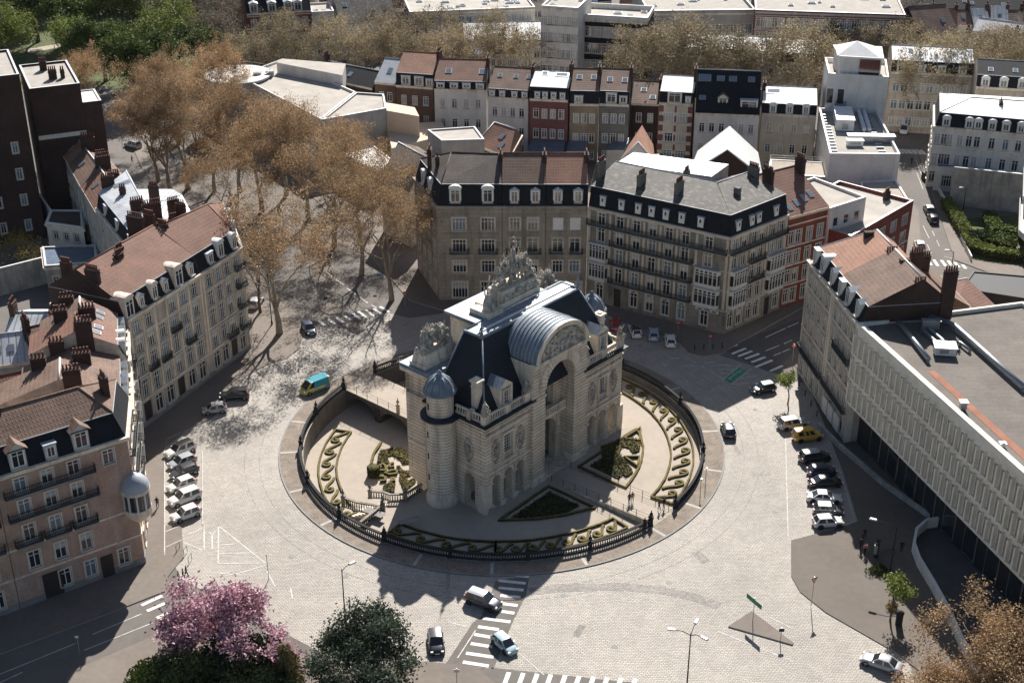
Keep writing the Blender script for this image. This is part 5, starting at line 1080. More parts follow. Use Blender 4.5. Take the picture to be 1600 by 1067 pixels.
# row of tall houses seen from the back
rowspec = [
    (585, 618, 128, 131, 13.0, 'brick_brown', 'zinc_plain', 0, 'narrow brown brick house with plain grey zinc roof, left end of back row', 2, 'c'),
    (618, 677, 133, 137, 13.5, 'brick_brown', 'tile_orange', 2.6, 'brown brick house with pale orange roof and two big white dormers, back row', 3, 'c'),
    (678, 760, 139, 141, 14.0, 'render_white', 'tile_red', 1.6, 'wide white rendered house with a large red tile roof in the back row', 4, 'c'),
    (762, 826, 151, 155, 13.0, 'render_white', 'tile_brown', 1.6, 'patchy white house with brown tile roof and three skylights in the back row', 4, 'c'),
    (827, 888, 154, 157, 13.5, 'brick_purple', 'white_roof', 2.4, 'purple brick house with bright white roof in the back row', 4, 'c'),
    (890, 936, 162, 163, 12.8, 'brick_yellow', 'tile_brown', 2.6, 'yellow brick house with dark mansard in the back row', 3, 'c'),
    (936, 983, 162, 164, 12.8, 'brick_grey', 'tile_brown', 2.6, 'grey green brick house next to the yellow one in the back row', 3, 'c'),
    (986, 1030, 161, 163, 11.5, 'brick_dark', 'tile_brown', 0, 'low dark brick house next to the striped brick house', 2, 'c'),
    (1030, 1083, 160, 163, 13.5, 'render_cream', 'white_roof', 2.2, 'narrow red and cream striped brick house with a white roof terrace', 2, 'g'),
    (1086, 1187, 176, 180, 12.5, 'render_white', 'slate', 0, 'wide white house with a steep black slate roof and one white gabled dormer', 6, 'c'),
    (1190, 1276, 177, 181, 12.0, 'render_cream', 'white_seam', 2.0, 'cream house with three rounded dormers and a bright seamed roof', 4, 'c')]
for i, (x0, x1, y0, y1, h_, wl, tile, mh, lab, nb_, kd) in enumerate(rowspec):
    a = W2(x0 + .3, y0, h_); c = W2(x1 - .3, y1, h_); dd = (c - a).normalized(); bk = Vector((-dd.y, dd.x)); q = [a, c, c + bk * 11, a + bk * 11]
    rf = dict(rise={0: 3.6}.get(i, 3.0), tile=tile, rf=.6, party=wl if 'brick' in wl else 'brick_brown')
    if mh: rf['mans'] = (mh, .5, (0,))
    if i == 9: rf.update(rise=7.5, rf=.55)
    if i == 4 or i == 8: rf.update(rise=1.6)
    if i == 10: rf.update(rise=1.8)
    dm = {1: [(0, .27, 1.7, 1.7, 'box', .35, .1), (0, .62, 1.7, 1.7, 'box', .35, .1), (0, .9, 1.3, 1.4, 'box', .3, .1)], 2: [(0, f, 1.4, 1.0, 'box', .2, .05) for f in (.12, .38, .62, .88)], 3: [(0, f, .9, 1.0, 'box', .2, .05) for f in (.1, .35, .65, .9)], 4: [(0, f, .8, .9, 'box', .5, .05) for f in (.2, .4, .62, .85)],
          5: [(0, .3, 1.5, 1.2, 'box', .4, .05)], 6: [(0, .4, 1.9, 1.9, 'box', .3, .05), (0, .8, 1.3, 1.4, 'box', .3, .05)], 8: [(0, .45, 2.6, 2.2, 'box', .1, -.1), (0, .85, .8, 1.1, 'box', .3, .05)], 9: [(0, .42, 1.7, 2.0, 'tile', .8, 1.4), (0, .83, 3.2, 2.2, 'box', .4, .9)], 10: [(0, f, 1.1, 1.6, 'arch', .2, .05) for f in (.2, .5, .8)]}.get(i, [])
    sk = {0: [(.5, .5, 1.1, 1.8)], 2: [(.25, .45, 1.4, 1.6), (.9, .45, 1.4, 1.6)], 3: [(.2, .6, 1, 1.2), (.6, .6, 1, 1.2), (.92, .6, 1, 1.2)], 4: [(.3, .85, 1.4, 1.4), (.75, .8, 3.0, 1.6)], 5: [(.3, .6, 1.2, 1.4), (.8, .6, 1.2, 1.4)], 6: [(.3, .5, 1.2, 1.4), (.8, .5, 1.2, 1.4)], 7: [(.4, .6, 1.3, 1.2), (.75, .3, 1.3, 1.2)], 9: [(.12, .8, 2.6, 1.6), (.37, .8, 1.6, 1.2), (.56, .8, 1.6, 1.2), (.85, .8, 1.4, 1.2), (.1, .35, 1.4, 1.0)], 10: [(.2, .7, 3.2, 2.0)]}.get(i, [])
    fs = {0: dict(n=nb_, w=1.25 if kd == 'c' else 2.4, kind=kd, mg=.5, rows=[(h_ - 12.3, 2.0), (h_ - 8.6, 2.1), (h_ - 4.2, 2.1)])}
    t = house('terraced_house', lab, q, h_, wl, fs, rf, [(.99, .5, (mh or 0) + 4.4, 2.8, 6)] if i != 10 else [(.02, .5, 5.5, 2.4, 5)], dm, sky_=sk, far=True, group='back row of houses behind the middle block', cornice=.2)
    if i == 8:
        for f in (.06, .94, .5):
            p = lerp2(a, c, f) - bk * .06
            for k in range(6): b = MB(); b.box((p.x, p.y, h_ - 12.5 + k * 2.1), (1.1 if f != .5 else .4, .1, 1.3), math.atan2(dd.y, dd.x)); put(b, 'brick_panel', [M['brick_purple']], t)
# cottage, barn and terrace in the courtyards
house('cottage', 'small white cottage with two orange gabled roofs and a glazed gable', [W2(x, y, 7) for x, y in [(968, 262), (1018, 262), (1028, 238), (984, 238)]], 6.5, 'render_white', {0: dict(n=3, w=1.3, kind='g', rows=[(3.4, 2.4)])}, dict(rise=.1, tile='tile_orange'), party=(), cat='cottage')
def gable_to_view(lab, name, l, z, rise, wall, tile, cap='metal_white', zf=0):
    q = [W2(x, y, z) for x, y in l]; c = sum(q, Vector((0, 0))) / 4; t = thing(name, lab, 'building', (c.x, c.y, 0)); b = MB()
    for i in range(4): b.add([(*q[i], 0), (*q[(i + 1) % 4], 0), (*q[(i + 1) % 4], z), (*q[i], z)], [[0, 1, 2, 3]])
    m0, m1 = lerp2(q[0], q[1], .5), lerp2(q[3], q[2], .5); b.add([(*q[0], z), (*q[1], z), (*m0, z + rise)], [[0, 1, 2]]); b.add([(*q[2], z), (*q[3], z), (*m1, z + rise)], [[0, 1, 2]]); put(b, 'wall', [M[wall]], t)
    r = MB(); f = (q[0] - q[3]).normalized() * .3; s = (q[1] - q[0]).normalized() * .3
    L_ = [(*(q[0] + f - s), z - .1), (*(m0 + f), z + rise + .05), (*(m1 - f), z + rise + .05), (*(q[3] - f - s), z - .1)]; R_ = [(*(q[1] + f + s), z - .1), (*(q[2] - f + s), z - .1), (*(m1 - f), z + rise + .05), (*(m0 + f), z + rise + .05)]
    r.add(L_, [[0, 1, 2, 3]]); r.add(R_, [[0, 1, 2, 3]]); put(r, 'roof', [M[tile]], t); b = MB(); b.tube([L_[0], L_[1]], .16, 4); b.tube([R_[0], L_[1]], .16, 4); put(b, 'verge', [M[cap]], t)
    return t, L_, R_
gable_to_view('bright orange gabled roof house standing behind the white cottage', 'orange_gabled_house', [(970, 252), (1022, 252), (1018, 226), (985, 226)], 8, 4.0, 'render_white', 'tile_orange')
t, L_, R_ = gable_to_view('large brown brick barn with a pale metal gabled roof and roof slots', 'gabled_barn', [(1078, 272), (1190, 276), (1182, 238), (1092, 236)], 9, 5.2, 'brick_dark', 'metal_white')
b = MB()
for Q4 in (L_, R_):
    v = [Vector(x) for x in Q4]; ax = (v[3] - v[0]) if Q4 is L_ else (v[1] - v[0]); up = (v[1] - v[0]) if Q4 is L_ else (v[3] - v[0]); nr = ax.cross(up).normalized(); nr = nr if nr.z > 0 else -nr
    for fu, fv in ((.25, .3), (.3, .7), (.7, .35), (.72, .75)):
        c = v[0] + ax * fu + up * fv + nr * .04; e = up.normalized() * 1.1; s = ax.normalized() * .22; b.add([c - e - s, c + e - s, c + e + s, c - e + s], [[0, 1, 2, 3]])
put(b, 'roof_slot', [M['iron']], t)
house('glass_lantern', 'bright seamed skylight roof between the cottage and the barn', [W2(x, y, 9) for x, y in [(1015, 283), (1060, 290), (1066, 268), (1035, 262)]], 8.5, 'render_white', {}, dict(rise=1.2, tile='white_seam'), party=(), cat='roof')
house('roof_terrace', 'pale decked roof terrace with glass rail left of the long white office', [W2(x, y, 7) for x, y in [(1200, 272), (1292, 278), (1292, 255), (1203, 250)]], 7, 'render_cream', {}, dict(kind='flat', tile='gravel', ph=.15), party=(), cat='terrace', cornice=0)
railing('thin white rail round the pale roof terrace', [Vector((*W2(1203, 272, 7), 7.2)), Vector((*W2(1203, 252, 7), 7.2)), Vector((*W2(1290, 256, 7), 7.2))], 7.2, 1.1, 3, 'metal_white')
house('low_building', 'flat pale roofed extension behind the red brick office', [W2(x, y, 8) for x, y in [(1345, 330), (1420, 316), (1400, 283), (1345, 286)]], 8, 'render_white', {}, dict(kind='flat', tile='gravel', ph=.3), party=(), cat='extension', cornice=0)
# white tower and long white office
TW = [W2(x, y, 19) for x, y in [(1294, 122), (1388, 128), (1384, 100), (1288, 97)]]
t = house('white_tower_building', 'tall white rendered tower with a set back white rooftop pavilion and dark arched windows', TW, 19, 'render_white', {0: dict(n=4, us=[.06, .24, .5, .8], w=1.7, kind='n', rows=[(13.5, 3.4, 1.6, 'n'), (9.5, 2.4, 1.6, 'n')], skip={(0, 2), (0, 3), (1, 2), (1, 3)}, balc=[(.17, .34, 13.4)])}, dict(kind='flat', tile='flat_pale', ph=1.0, cope='metal_white'), party=(), cat='tower', cornice=0, far=True)
b = MB(); I4 = [bil(TW, .18, .1), bil(TW, .86, .1), bil(TW, .86, .75), bil(TW, .12, .75)]; b.prism(I4, 19, 23.2, 0, 0); b.prism(offs(I4, .35), 23.2, 23.5, 2, 2)
c4 = bil(TW, .45, .45); a, e = bil(TW, .28, .08), bil(TW, .72, .08); rz_ = math.atan2((e - a).y, (e - a).x)
b.add([(*bil(TW, .12, .1), 23.5), (*bil(TW, .82, .1), 23.5), (*bil(TW, .8, .75), 23.5), (*bil(TW, .12, .75), 23.5), (*c4, 25.6)], [[0, 1, 4], [1, 2, 4], [2, 3, 4], [3, 0, 4]], 2)
g0, g1 = bil(TW, .5, .095), bil(TW, .84, .095); g0 -= (I4[3] - I4[0]).normalized() * .05; g1 -= (I4[3] - I4[0]).normalized() * .05; b.add([(*g0, 19.3), (*g1, 19.3), (*g1, 23.0), (*g0, 23.0)], [[0, 1, 2, 3]], 1)
put(b, 'roof_pavilion', [M['render_white'], M['glass'], M['white_roof']], t)
WO = [W2(x, y, 12) for x, y in [(1296, 246), (1406, 247), (1366, 172), (1279, 175)]]
t = house('white_office_building', 'long blank white office block with a roof full of pipes and air units', WO, 12, 'render_white', {3: dict(n=16, w=.8, kind='n', rows=[(1.5, 2.2), (5, 2.2), (8.5, 2.2)])}, dict(kind='flat', tile='gravel_roof', ph=.8, cope='metal_white'), party=(), cat='office building', cornice=0, far=True)
unit('large white air handling cabin on the long white office roof', (1317, 195), 12, (3.4, 9, 2.2), R(-8))
unit('grey duct box across the middle of the long white office roof', (1360, 222), 12, (9, 1.6, 1.2), R(-3), 'metal_grey')
unit('small white fan box on the long white office roof', (1335, 228), 12, (3, 1.4, 1.0))
for k in range(2): rtube(['thick white pipe on the long office roof, left of the pair', 'thick white pipe on the long office roof, right of the pair'][k], [(1338 + k * 8, 168), (1343 + k * 8, 185), (1350 + k * 8, 208)], 12, .45, m='metal_white')
b = MB()
for k in range(14):
    p = bil(WO, .07, .05 + k * .065); b.box((p.x, p.y, 12.05), (1.6, .5, .3))
for k in range(12):
    p = bil(WO, .78, .1 + k * .075); b.box((p.x, p.y, 12.05), (1.4, .25, .35))
top(b, 'roof_gratings', [M['metal_grey']], 'rows of small roof gratings along both sides of the long white office roof', 'roof grating')
# white corner house on the right with its courtyard and garden
WR = [W2(x, y, 13) for x, y in [(1466, 192), (1640, 205), (1650, 180), (1472, 172)]]
t = house('white_apartment_building', 'white four storey corner building with slate mansard and light metal roof at the right edge', [W2(1460, 197, 13), W2(1640, 213, 13), W2(1632, 175, 13), W2(1460, 165, 13)], 13, 'render_white', {0: dict(n=12, us=[.04, .1, .15, .24, .32, .39, .52, .64, .75, .85, .95], w=1.3, rows=[(1.2, 2.4), (5.0, 2.4), (9.2, 2.4)]), 3: dict(n=4, w=1.1, rows=[(1.2, 2.4), (5.0, 2.4), (9.2, 2.4)])},
          dict(mans=(2.6, .8, (0, 3)), rise=1.5, tile='white_seam', hl=6), [(.55, .4, 4.6, 2, 5)], [(0, f, 1.2, 1.5, 'arch', .2, .05) for f in (.1, .3, .38, .5, .62, .75, .88)], bands=(4.4, 8.4), cat='building', party=(1,), far=True)
house('garden_annex', 'low annex with dark glass roofs at the foot of the white corner building', [W2(x, y, 5) for x, y in [(1462, 262), (1560, 268), (1556, 250), (1465, 246)]], 5, 'render_white', {0: dict(n=3, w=2.0, kind='g', rows=[(1, 2.4)])}, dict(kind='flat', tile='zinc_dark', ph=.2), party=(), cat='annex', cornice=0)
b = MB(); b.strip([W2(1482, 320), W2(1590, 332)], .5, 0, 8.0, 0, 1); top(b, 'boundary_wall', [M['concrete_old'], M['metal_white']], 'high stained concrete wall above the hedge garden', 'wall')
b = MB(); b.strip([W2(1445, 262), W2(1483, 330), W2(1500, 372), W2(1517, 408)], .25, .1, 1.0); top(b, 'low_wall', [M['render_white']], 'low white garden wall along the street pavement on the right', 'wall')
b = MB()
for x in (1455, 1463): 
    p = W2(x, 285); b.box((p.x, p.y, 0), (2.2, 5, 1.6), R(10), 0); b.box((p.x, p.y, 1.6), (1.8, 3, .5), R(10), 0)
top(b, 'covered_scooters', [M['iron']], 'dark covered vehicles parked in the shade beside the high wall', 'parked vehicle')
bl = MB()
bx = thing('balcony_building', 'corner of a modern apartment block with stacked white balconies at the right edge', 'apartment block', Vector((*W2(1640, 420), 0)))
for k, (zz, x0) in enumerate([(3.5, 1590), (6.5, 1593), (9.5, 1588), (12.5, 1592)]):
    b = MB(); q = [W2(x0, 372 - k * 2, 3), W2(1700, 480, 3), W2(1740, 440, 3), W2(x0 + 2, 318, 3)]; b.prism(q, zz, zz + .3, 0); b.strip([q[3], q[0], q[1]], .12, zz + .3, zz + 1.2, 0); put(b, 'balcony', [M['render_white']], bx)
b = MB(); b.prism([W2(1612, 372, 3), W2(1700, 470, 3), W2(1740, 440, 3), W2(1612, 330, 3)], 0, 15, 0); put(b, 'wall', [M['render_grey']], bx)
plain('garden_lawn', [W2(1500, 342), W2(1600, 335), W2(1620, 430), W2(1520, 405)], 'grass', .03)
plain('garden_path', [W2(1578, 385), W2(1600, 385), W2(1620, 415), W2(1580, 405)], 'walk', .04)
def shrub(pts, w, h, lab, name='garden_hedge', m='leaf_fresh', core='hedge'):
    b = MB(); P_ = []
    pts = [W2(*p) for p in pts]
    for a, c in zip(pts, pts[1:]): P_ += [a.lerp(c, k / 6) for k in range(6)]
    P_.append(pts[-1]); b.strip(P_, [w * rnd.uniform(.8, 1.1) for _ in P_], 0, h * .92, 0)
    for _ in range(int(len(P_) * 120)):
        p = rnd.choice(P_) + Vector((rnd.uniform(-w, w) * .55, rnd.uniform(-w, w) * .55)); z = rnd.uniform(h * .3, h) if rnd.random() < .4 else h * rnd.uniform(.9, 1.08); leafq(b, Vector((p.x, p.y, z)), .28, 1)
    top(b, name, [M[core], M[m]], lab, 'hedge')
shrub([(1478, 325), (1492, 345), (1508, 372), (1520, 392)], 2.2, 1.8, 'tall golden green hedge between the street pavement and the lawn')
shrub([(1520, 392), (1545, 400), (1600, 408)], 2.2, 1.6, 'long golden green hedge along the lower side of the garden')
shrub([(1545, 345), (1552, 365), (1600, 372)], 2.4, 1.6, 'angled hedge in the shaded corner of the garden', m='leaf_green')
shrub([(1524, 380), (1534, 381)], 3.0, 2.0, 'round dark bush left of the oval bush in the garden', 'bush', 'leaf_dark'); shrub([(1548, 382), (1578, 392)], 4.0, 2.0, 'oval dark green bush in the middle of the garden', 'bush', 'leaf_green')
house('dark_hall', 'black flat roofed hall below the hedge garden on the right', [W2(x, y, 4) for x, y in [(1500, 452), (1680, 480), (1690, 440), (1520, 425)]], 4, 'wood_dark', {}, dict(kind='flat', tile='iron', ph=.2, cope='iron'), party=(), cat='hall', cornice=0)
# ---------------------------------------------------------------- far city
def far_block(name, lab, px, z, dep, wall, n, rows, roof, dorm=(), w=1.6, kind='c', cat='building', chim=(), band=()):
    sk = [(rnd.uniform(.06, .94), rnd.uniform(.15, .8), rnd.uniform(.8, 2.4), rnd.uniform(.8, 1.8)) for _ in range(max(3, int(n * .9)))] if roof.get('kind') == 'flat' else [(rnd.uniform(.1, .9), rnd.uniform(.3, .7), 1.1, 1.4) for _ in range(max(1, n // 3))]
    a, c = W2(*px[0], z), W2(*px[1], z); dd = (c - a).normalized(); bk = Vector((-dd.y, dd.x)); q = [a, c, c + bk * dep, a + bk * dep]
    return house(name, lab, q, z, wall, {0: dict(n=n, w=w, kind=kind, rows=rows)} if n else {}, roof, chim, dorm, cat=cat, far=True, party=(1, 3), cornice=.25, bands=band, sky_=sk)
far_block('brick_mansion', 'red brick building with stone bands, slate roof and ornate dormers at the top left', ((385, 22), (486, 16)), 13, 14, 'brick_red', 7, [(1, 2.4), (5, 2.4), (9, 2.4)], dict(rise=6, tile='slate', party='brick_red'), [(0, f, 1.8, 2.2, 'ped', .1, .1) for f in (.12, .4, .65, .8)], band=(4, 8, 12))
far_block('white_building', 'small white building between the brick mansion and the grey slate roof', ((487, 22), (522, 20)), 12, 10, 'render_white', 3, [(8, 2)], dict(kind='flat', tile='flat_pale'))
far_block('slate_roofed_hall', 'wide dark grey slate roofed hall at the top of the picture', ((530, 32), (618, 26)), 10, 22, 'render_grey', 4, [(2, 2), (6, 2)], dict(rise=7, tile='slate_brown'))
far_block('ribbed_roof_house', 'small building with a pale ribbed roof among the brown trees', ((518, 55), (600, 50)), 7, 12, 'render_cream', 5, [(2, 2)], dict(rise=3.0, tile='white_seam'))
far_block('flat_roofed_building', 'low cream flat roofed building behind the trees at the upper left', ((418, 62), (510, 55)), 7, 9, 'render_cream', 6, [(2, 2)], dict(kind='flat', tile='flat_pale'))
far_block('light_shed', 'light grey shed roof half hidden by trees near the top centre', ((655, 66), (705, 62)), 6, 12, 'render_white', 3, [(2, 2)], dict(rise=2.4, tile='white_seam'))
far_block('light_shed', 'long white shed roof behind the trees left of the white apartment slab', ((725, 64), (850, 62)), 7, 14, 'render_white', 8, [(2, 2)], dict(rise=3, tile='white_seam'))
far_block('white_apartment_slab', 'tall white modernist slab cut by the top edge', ((846, 12), (903, 16)), 22, 14, 'render_white', 5, [(z, 2.2, 3.0, 'g') for z in (2, 6, 10, 14, 18)], dict(kind='flat', tile='gravel_roof'), w=3.0)
far_block('long_flat_building', 'long pale flat roofed school building at the top centre', ((640, 22), (836, 14)), 12, 16, 'render_cream', 16, [(2, 2), (6, 2), (9, 2)], dict(kind='flat', tile='flat_pale'))
far_block('dark_apartment_building', 'black and white gridded apartment building at the top right of centre', ((905, 30), (1012, 36)), 18, 12, 'slate', 6, [(1.5, 2.6, 2.8, 'g'), (5.6, 2.6, 2.8, 'g'), (9.7, 2.6, 2.8, 'g'), (13.8, 2.6, 2.8, 'g')], dict(kind='flat', tile='flat_pale', par='render_white', ph=1.2), w=2.6)
far_block('grey_institution', 'very long grey and maroon institutional building along the top edge', ((1012, 22), (1180, 20)), 15, 30, 'render_grey', 14, [(1.5, 2.2), (5.5, 2.2), (9.5, 2.6)], dict(kind='flat', tile='gravel_roof', ph=.8), w=2.4)
far_block('grey_institution', 'right half of the long institution with red window panels and a wide metal roof', ((1180, 18), (1415, 26)), 17, 40, 'brick_purple', 20, [(1.5, 2.2), (5.5, 2.2), (9.5, 2.4), (13, 2.6)], dict(kind='flat', tile='gravel_roof', ph=.4, cope='metal_white', corn='render_grey'), w=2.4, band=(3.9, 4.4, 7.9, 8.4, 12.2, 12.5, 15.9))
far_block('dark_gabled_house', 'black gabled barn like house with brown roof at the top right', ((1440, 60), (1500, 55)), 12, 16, 'wood_dark', 0, [], dict(rise=6, tile='tile_brown'))
far_block('white_terrace', 'white painted terrace of houses at the top right corner', ((1520, 48), (1620, 62)), 10, 8, 'render_white', 8, [(2, 2), (6, 2)], dict(rise=2.6, tile='white_roof'))
far_block('slate_terrace', 'row of slate roofs beyond the dark gabled house at the top right', ((1430, 22), (1620, 25)), 9, 16, 'render_grey', 9, [(2, 2), (6, 2)], dict(rise=4, tile='slate'))
far_block('boulevard_house', 'pale boulevard building behind the bare trees above the white roofed row', ((1070, 88), (1275, 100)), 13, 11, 'stone_tan', 14, [(1.5, 2.2), (5.4, 2.2), (9.2, 2.2)], dict(mans=(2, .6, (0,)), rise=2, tile='white_seam'), [(0, f, 1.4, 1.5, 'box', .1, .1) for f in (.1, .3, .5, .7, .9)])
far_block('boulevard_house', 'tan boulevard building right of the white tower, half hidden by trees', ((1392, 112), (1520, 118)), 14, 11, 'stone_tan', 9, [(1.5, 2.2), (5.4, 2.2), (9.4, 2.2)], dict(mans=(2.4, .6, (0,)), rise=2, tile='white_seam'), [(0, f, 1.4, 1.6, 'box', .1, .1) for f in (.12, .37, .62, .87)])
far_block('boulevard_house', 'tan boulevard building with hooded dormers above the white corner building', ((1525, 135), (1640, 142)), 14, 11, 'stone_tan', 8, [(1.5, 2.2), (5.4, 2.2), (9.4, 2.2)], dict(mans=(2.4, .6, (0,)), rise=2, tile='slate'), [(0, f, 1.4, 1.6, 'arch', .1, .1) for f in (.12, .37, .62, .87)])
far_block('light_shed', 'small pale roofed house just behind the purple brick house', ((848, 82), (900, 86)), 8, 10, 'render_cream', 3, [(2, 2)], dict(rise=2.4, tile='white_seam'))
far_block('brick_wall_house', 'row of dark brick backs with a blue skylight left of the back row', ((487, 118), (582, 138)), 10, 9, 'brick_dark', 5, [(2, 1.8), (6, 1.8)], dict(rise=2.6, tile='slate'), chim=[(.05, .5, 4.5, 2, 5), (.98, .5, 4.5, 2, 5)])
far_block('brick_wall_house', 'small grey outhouse with a sloping roof in front of the dark brick backs', ((525, 150), (585, 160)), 6, 8, 'brick_brown', 2, [(2, 1.6)], dict(rise=2, tile='white_roof', rf=.9))

k = 0
for (xa, xb, y, hh) in [(505, 640, 12, 9), (520, 640, -14, 9), (640, 840, -10, 9), (560, 700, 48, 7), (1425, 1640, 2, 9), (1440, 1640, 42, 8), (1500, 1640, 84, 8), (905, 1010, 6, 10), (280, 400, -6, 8), (400, 520, -22, 9), (600, 700, 84, 7), (740, 830, 88, 7)]:
    x = xa
    while x < xb - 12:
        w_ = rnd.uniform(16, 30); yy = y + rnd.uniform(-4, 4); r_ = rnd.choice([('tile_red', 'red tiled'), ('tile_brown', 'brown tiled'), ('slate_brown', 'grey slate'), ('white_seam', 'pale metal'), ('tile_orange', 'orange tiled')])
        a, c = W2(x, yy, hh), W2(x + w_, yy + rnd.uniform(-1, 1), hh); dd = (c - a).normalized(); bk = Vector((-dd.y, dd.x)); wl = rnd.choice(['brick_brown', 'render_cream', 'brick_red', 'render_white', 'brick_yellow'])
        house('far_house', 'small far house with %s roof among the far trees' % r_[1], [a, c, c + bk * 9, a + bk * 9], hh, wl, {0: dict(n=max(2, int(w_ / 9)), w=1.2, rows=[(1.2, 1.9), (hh - 3.2, 1.9)])}, dict(rise=rnd.uniform(2.5, 4.5), tile=r_[0]), [(.97, .5, 5.2, 1.8, 3)], far=True, group='small far houses with %s roofs' % r_[1], sky_=[(.5, .5, 1, 1.3)]); x += w_ + rnd.choice([.5, .5, 14]); k += 1
# ---------------------------------------------------------------- the triumphal arch
def un2(l): return [Vector(M3(u, n)[:2]) for u, n in l]
MZ = -0.8
mon = thing('triumphal_arch', 'ornate stone triumphal arch with slate roof and carved figures inside the round garden', 'monument', M3(.4, 2.5, MZ))
UL, UR, NF, NBk = -13.9, 14.7, 9.5, -4.5
CL, CR = -5.2, 6.0
mf = Matrix(((Uu.x, -Nn.x, 0, Cc.x), (Uu.y, -Nn.y, 0, Cc.y), (0, 0, 1, 0), (0, 0, 0, 1)))   # local (u, -n, z)
def L3(u, n, z): return mf @ Vector((u, -n, z))
w = MB()
def wing(u0, u1):
    c = (u0 + u1) / 2; ops = []
    for k in (-1, 0, 1): ops.append((c - UL + k * 2.35 - .8 - (u0 - UL), c - UL + k * 2.35 + .8 - (u0 - UL), MZ + .05, 4.3, True))
    ops = [(a, b, z0, z1, ar) for a, b, z0, z1, ar in ops] + [((u1 - u0) / 2 - .8, (u1 - u0) / 2 + .8, 6.0, 9.6)]
    wallgrid(w, M3(u0, NF), M3(u1, NF), MZ, 12.3, ops, 0, 1, 1.3)
wing(UL, CL); wing(CR, UR)
# left side with one arch and the right side
wallgrid(w, M3(UL, NBk), M3(UL, NF), MZ, 12.3, [(10.2, 12.1, MZ + .05, 4.3, True)], 0, 1, 1.3)
wallgrid(w, M3(UR, NF), M3(UR, NBk), MZ, 12.3, [(1.9, 3.8, MZ + .05, 4.3, True)], 0, 1, 1.3)
wallgrid(w, M3(UR, NBk), M3(UL, NBk), MZ, 16.0, [(11.3, 17.3, MZ + .05, 10.5, True)], 0, 1, 1.3)
# inner walls of the passage zone (closed floor at first storey)
for a, b_ in (((UL + 1.3, NF - 1.3), (CL, NF - 1.3)), ((CR, NF - 1.3), (UR - 1.3, NF - 1.3))): pass
w.prism(un2([(UL + .05, NBk + .1), (UL + .05, NF - 1.25), (CL, NF - 1.25), (CL, NBk + .1)])[::-1], 4.6, 12.2, 1)
w.prism(un2([(CR, NBk + .1), (CR, NF - 1.25), (UR - .05, NF - 1.25), (UR - .05, NBk + .1)])[::-1], 4.6, 12.2, 1)
for u_ in (-11.4, -7.9, 8.3, 11.8): w.prism(un2([(u_ - .7, 1), (u_ - .7, 4.6), (u_ + .7, 4.6), (u_ + .7, 1)])[::-1], MZ, 4.6, 1)
# rear block
for u0, u1 in ((UL + .5, CL), (CR, UR - .5)): w.prism(un2([(u0 + .02, NBk + .02), (u0 + .02, -.4), (u1 - .02, -.4), (u1 - .02, NBk + .02)])[::-1], 12.2, 16.0, 0)
w.prism(un2([(CL, NBk + .02), (CL, 1.7), (CR + .6, 1.7), (CR + .6, NBk + .02)])[::-1], 12.2, 20.8, 2)
# centre bay
CN = 9.95
wallgrid(w, M3(CL, CN), M3(CR, CN), MZ, 17.6, [(2.6, 8.6, MZ + .05, 16.2, True)], 0, 0, 2.4)
w.add([M3(CL, NF - .3, MZ), M3(CL, CN, MZ), M3(CL, CN, 12.3), M3(CL, NF - .3, 12.3)], [[0, 1, 2, 3]]); w.add([M3(CR, CN, MZ), M3(CR, NF - .3, MZ), M3(CR, NF - .3, 12.3), M3(CR, CN, 12.3)], [[0, 1, 2, 3]])
w.add([M3(CL, 4.5, 12.3), M3(CL, CN, 12.3), M3(CL, CN, 17.6), M3(CL, 4.5, 17.6)], [[0, 1, 2, 3]], 1); w.add([M3(CR, CN, 12.3), M3(CR, 4.5, 12.3), M3(CR, 4.5, 17.6), M3(CR, CN, 17.6)], [[0, 1, 2, 3]], 1)
wallgrid(w, M3(CL + 2.5, CN - 2.35), M3(CR - 2.5, CN - 2.35), MZ, 16.4, [(1.0, 5.2, MZ + .05, 6.4, True), (1.6, 4.6, 8.2, 14.6, True)], 0, 1, 1.2)
for u0 in (CL, CR - 2.6): w.prism(un2([(u0 + .03, NBk + .1), (u0 + .03, CN - .05), (u0 + 2.55, CN - .05), (u0 + 2.55, NBk + .1)])[::-1], MZ, 12.0, 1)
put(w, 'wall', [M['stone'], M['stone_plain'], M['stone_plain']], mon)
# plinth blocks between the arches, imposts and bands
p = MB()
def ubox(mb, u, n, z, su, sn, sz, m=0, tp=1.0): mb.box((u, -n, z), (su, sn, sz), 0, m, mf, tp)
for c in ((UL + CL) / 2, (CR + UR) / 2):
    for k in (-1.5, -.5, .5, 1.5):
        ubox(p, c + k * 2.35, NF - .5, MZ, 1.0 if abs(k) < 1 else 1.1, 1.5, .75); ubox(p, c + k * 2.35, NF - .55, 3.25, .95, 1.5, .22)
    ubox(p, c, NF + .12, 4.95, 8.6, .3, .28); ubox(p, c, NF + .06, 10.6, 8.5, .2, .2); ubox(p, c, NF + .12, 9.7, 2.4, .34, .25); ubox(p, c, NF + .15, 5.75, 2.3, .4, .25)
    for s in (-1, 1): ubox(p, c + s * 1.0, NF + .05, 6.0, .28, .2, 3.6)
for s, u_ in ((-1, UL), (1, UR)):
    ubox(p, u_ - s * .5, NF - .5, MZ, 1.5, 1.5, .95); ubox(p, u_, 7.4, MZ, .3, 0.01, .01); ubox(p, u_, 2.5, 4.95, .3, 13.6, .28); ubox(p, u_ - s * .35, NF - .35, MZ + .9, 1.25, 1.25, 3.2)
for u_ in (CL + 1.3, CR - 1.3): ubox(p, u_, CN - .6, MZ, 2.9, 1.6, .95); ubox(p, u_, CN - .1, 12.2, 2.75, .45, .3)
ubox(p, .4, CN - 1.9, 7.3, 6.0, 1.2, .35)
put(p, 'plinth_and_bands', [M['stone_plain']], mon)
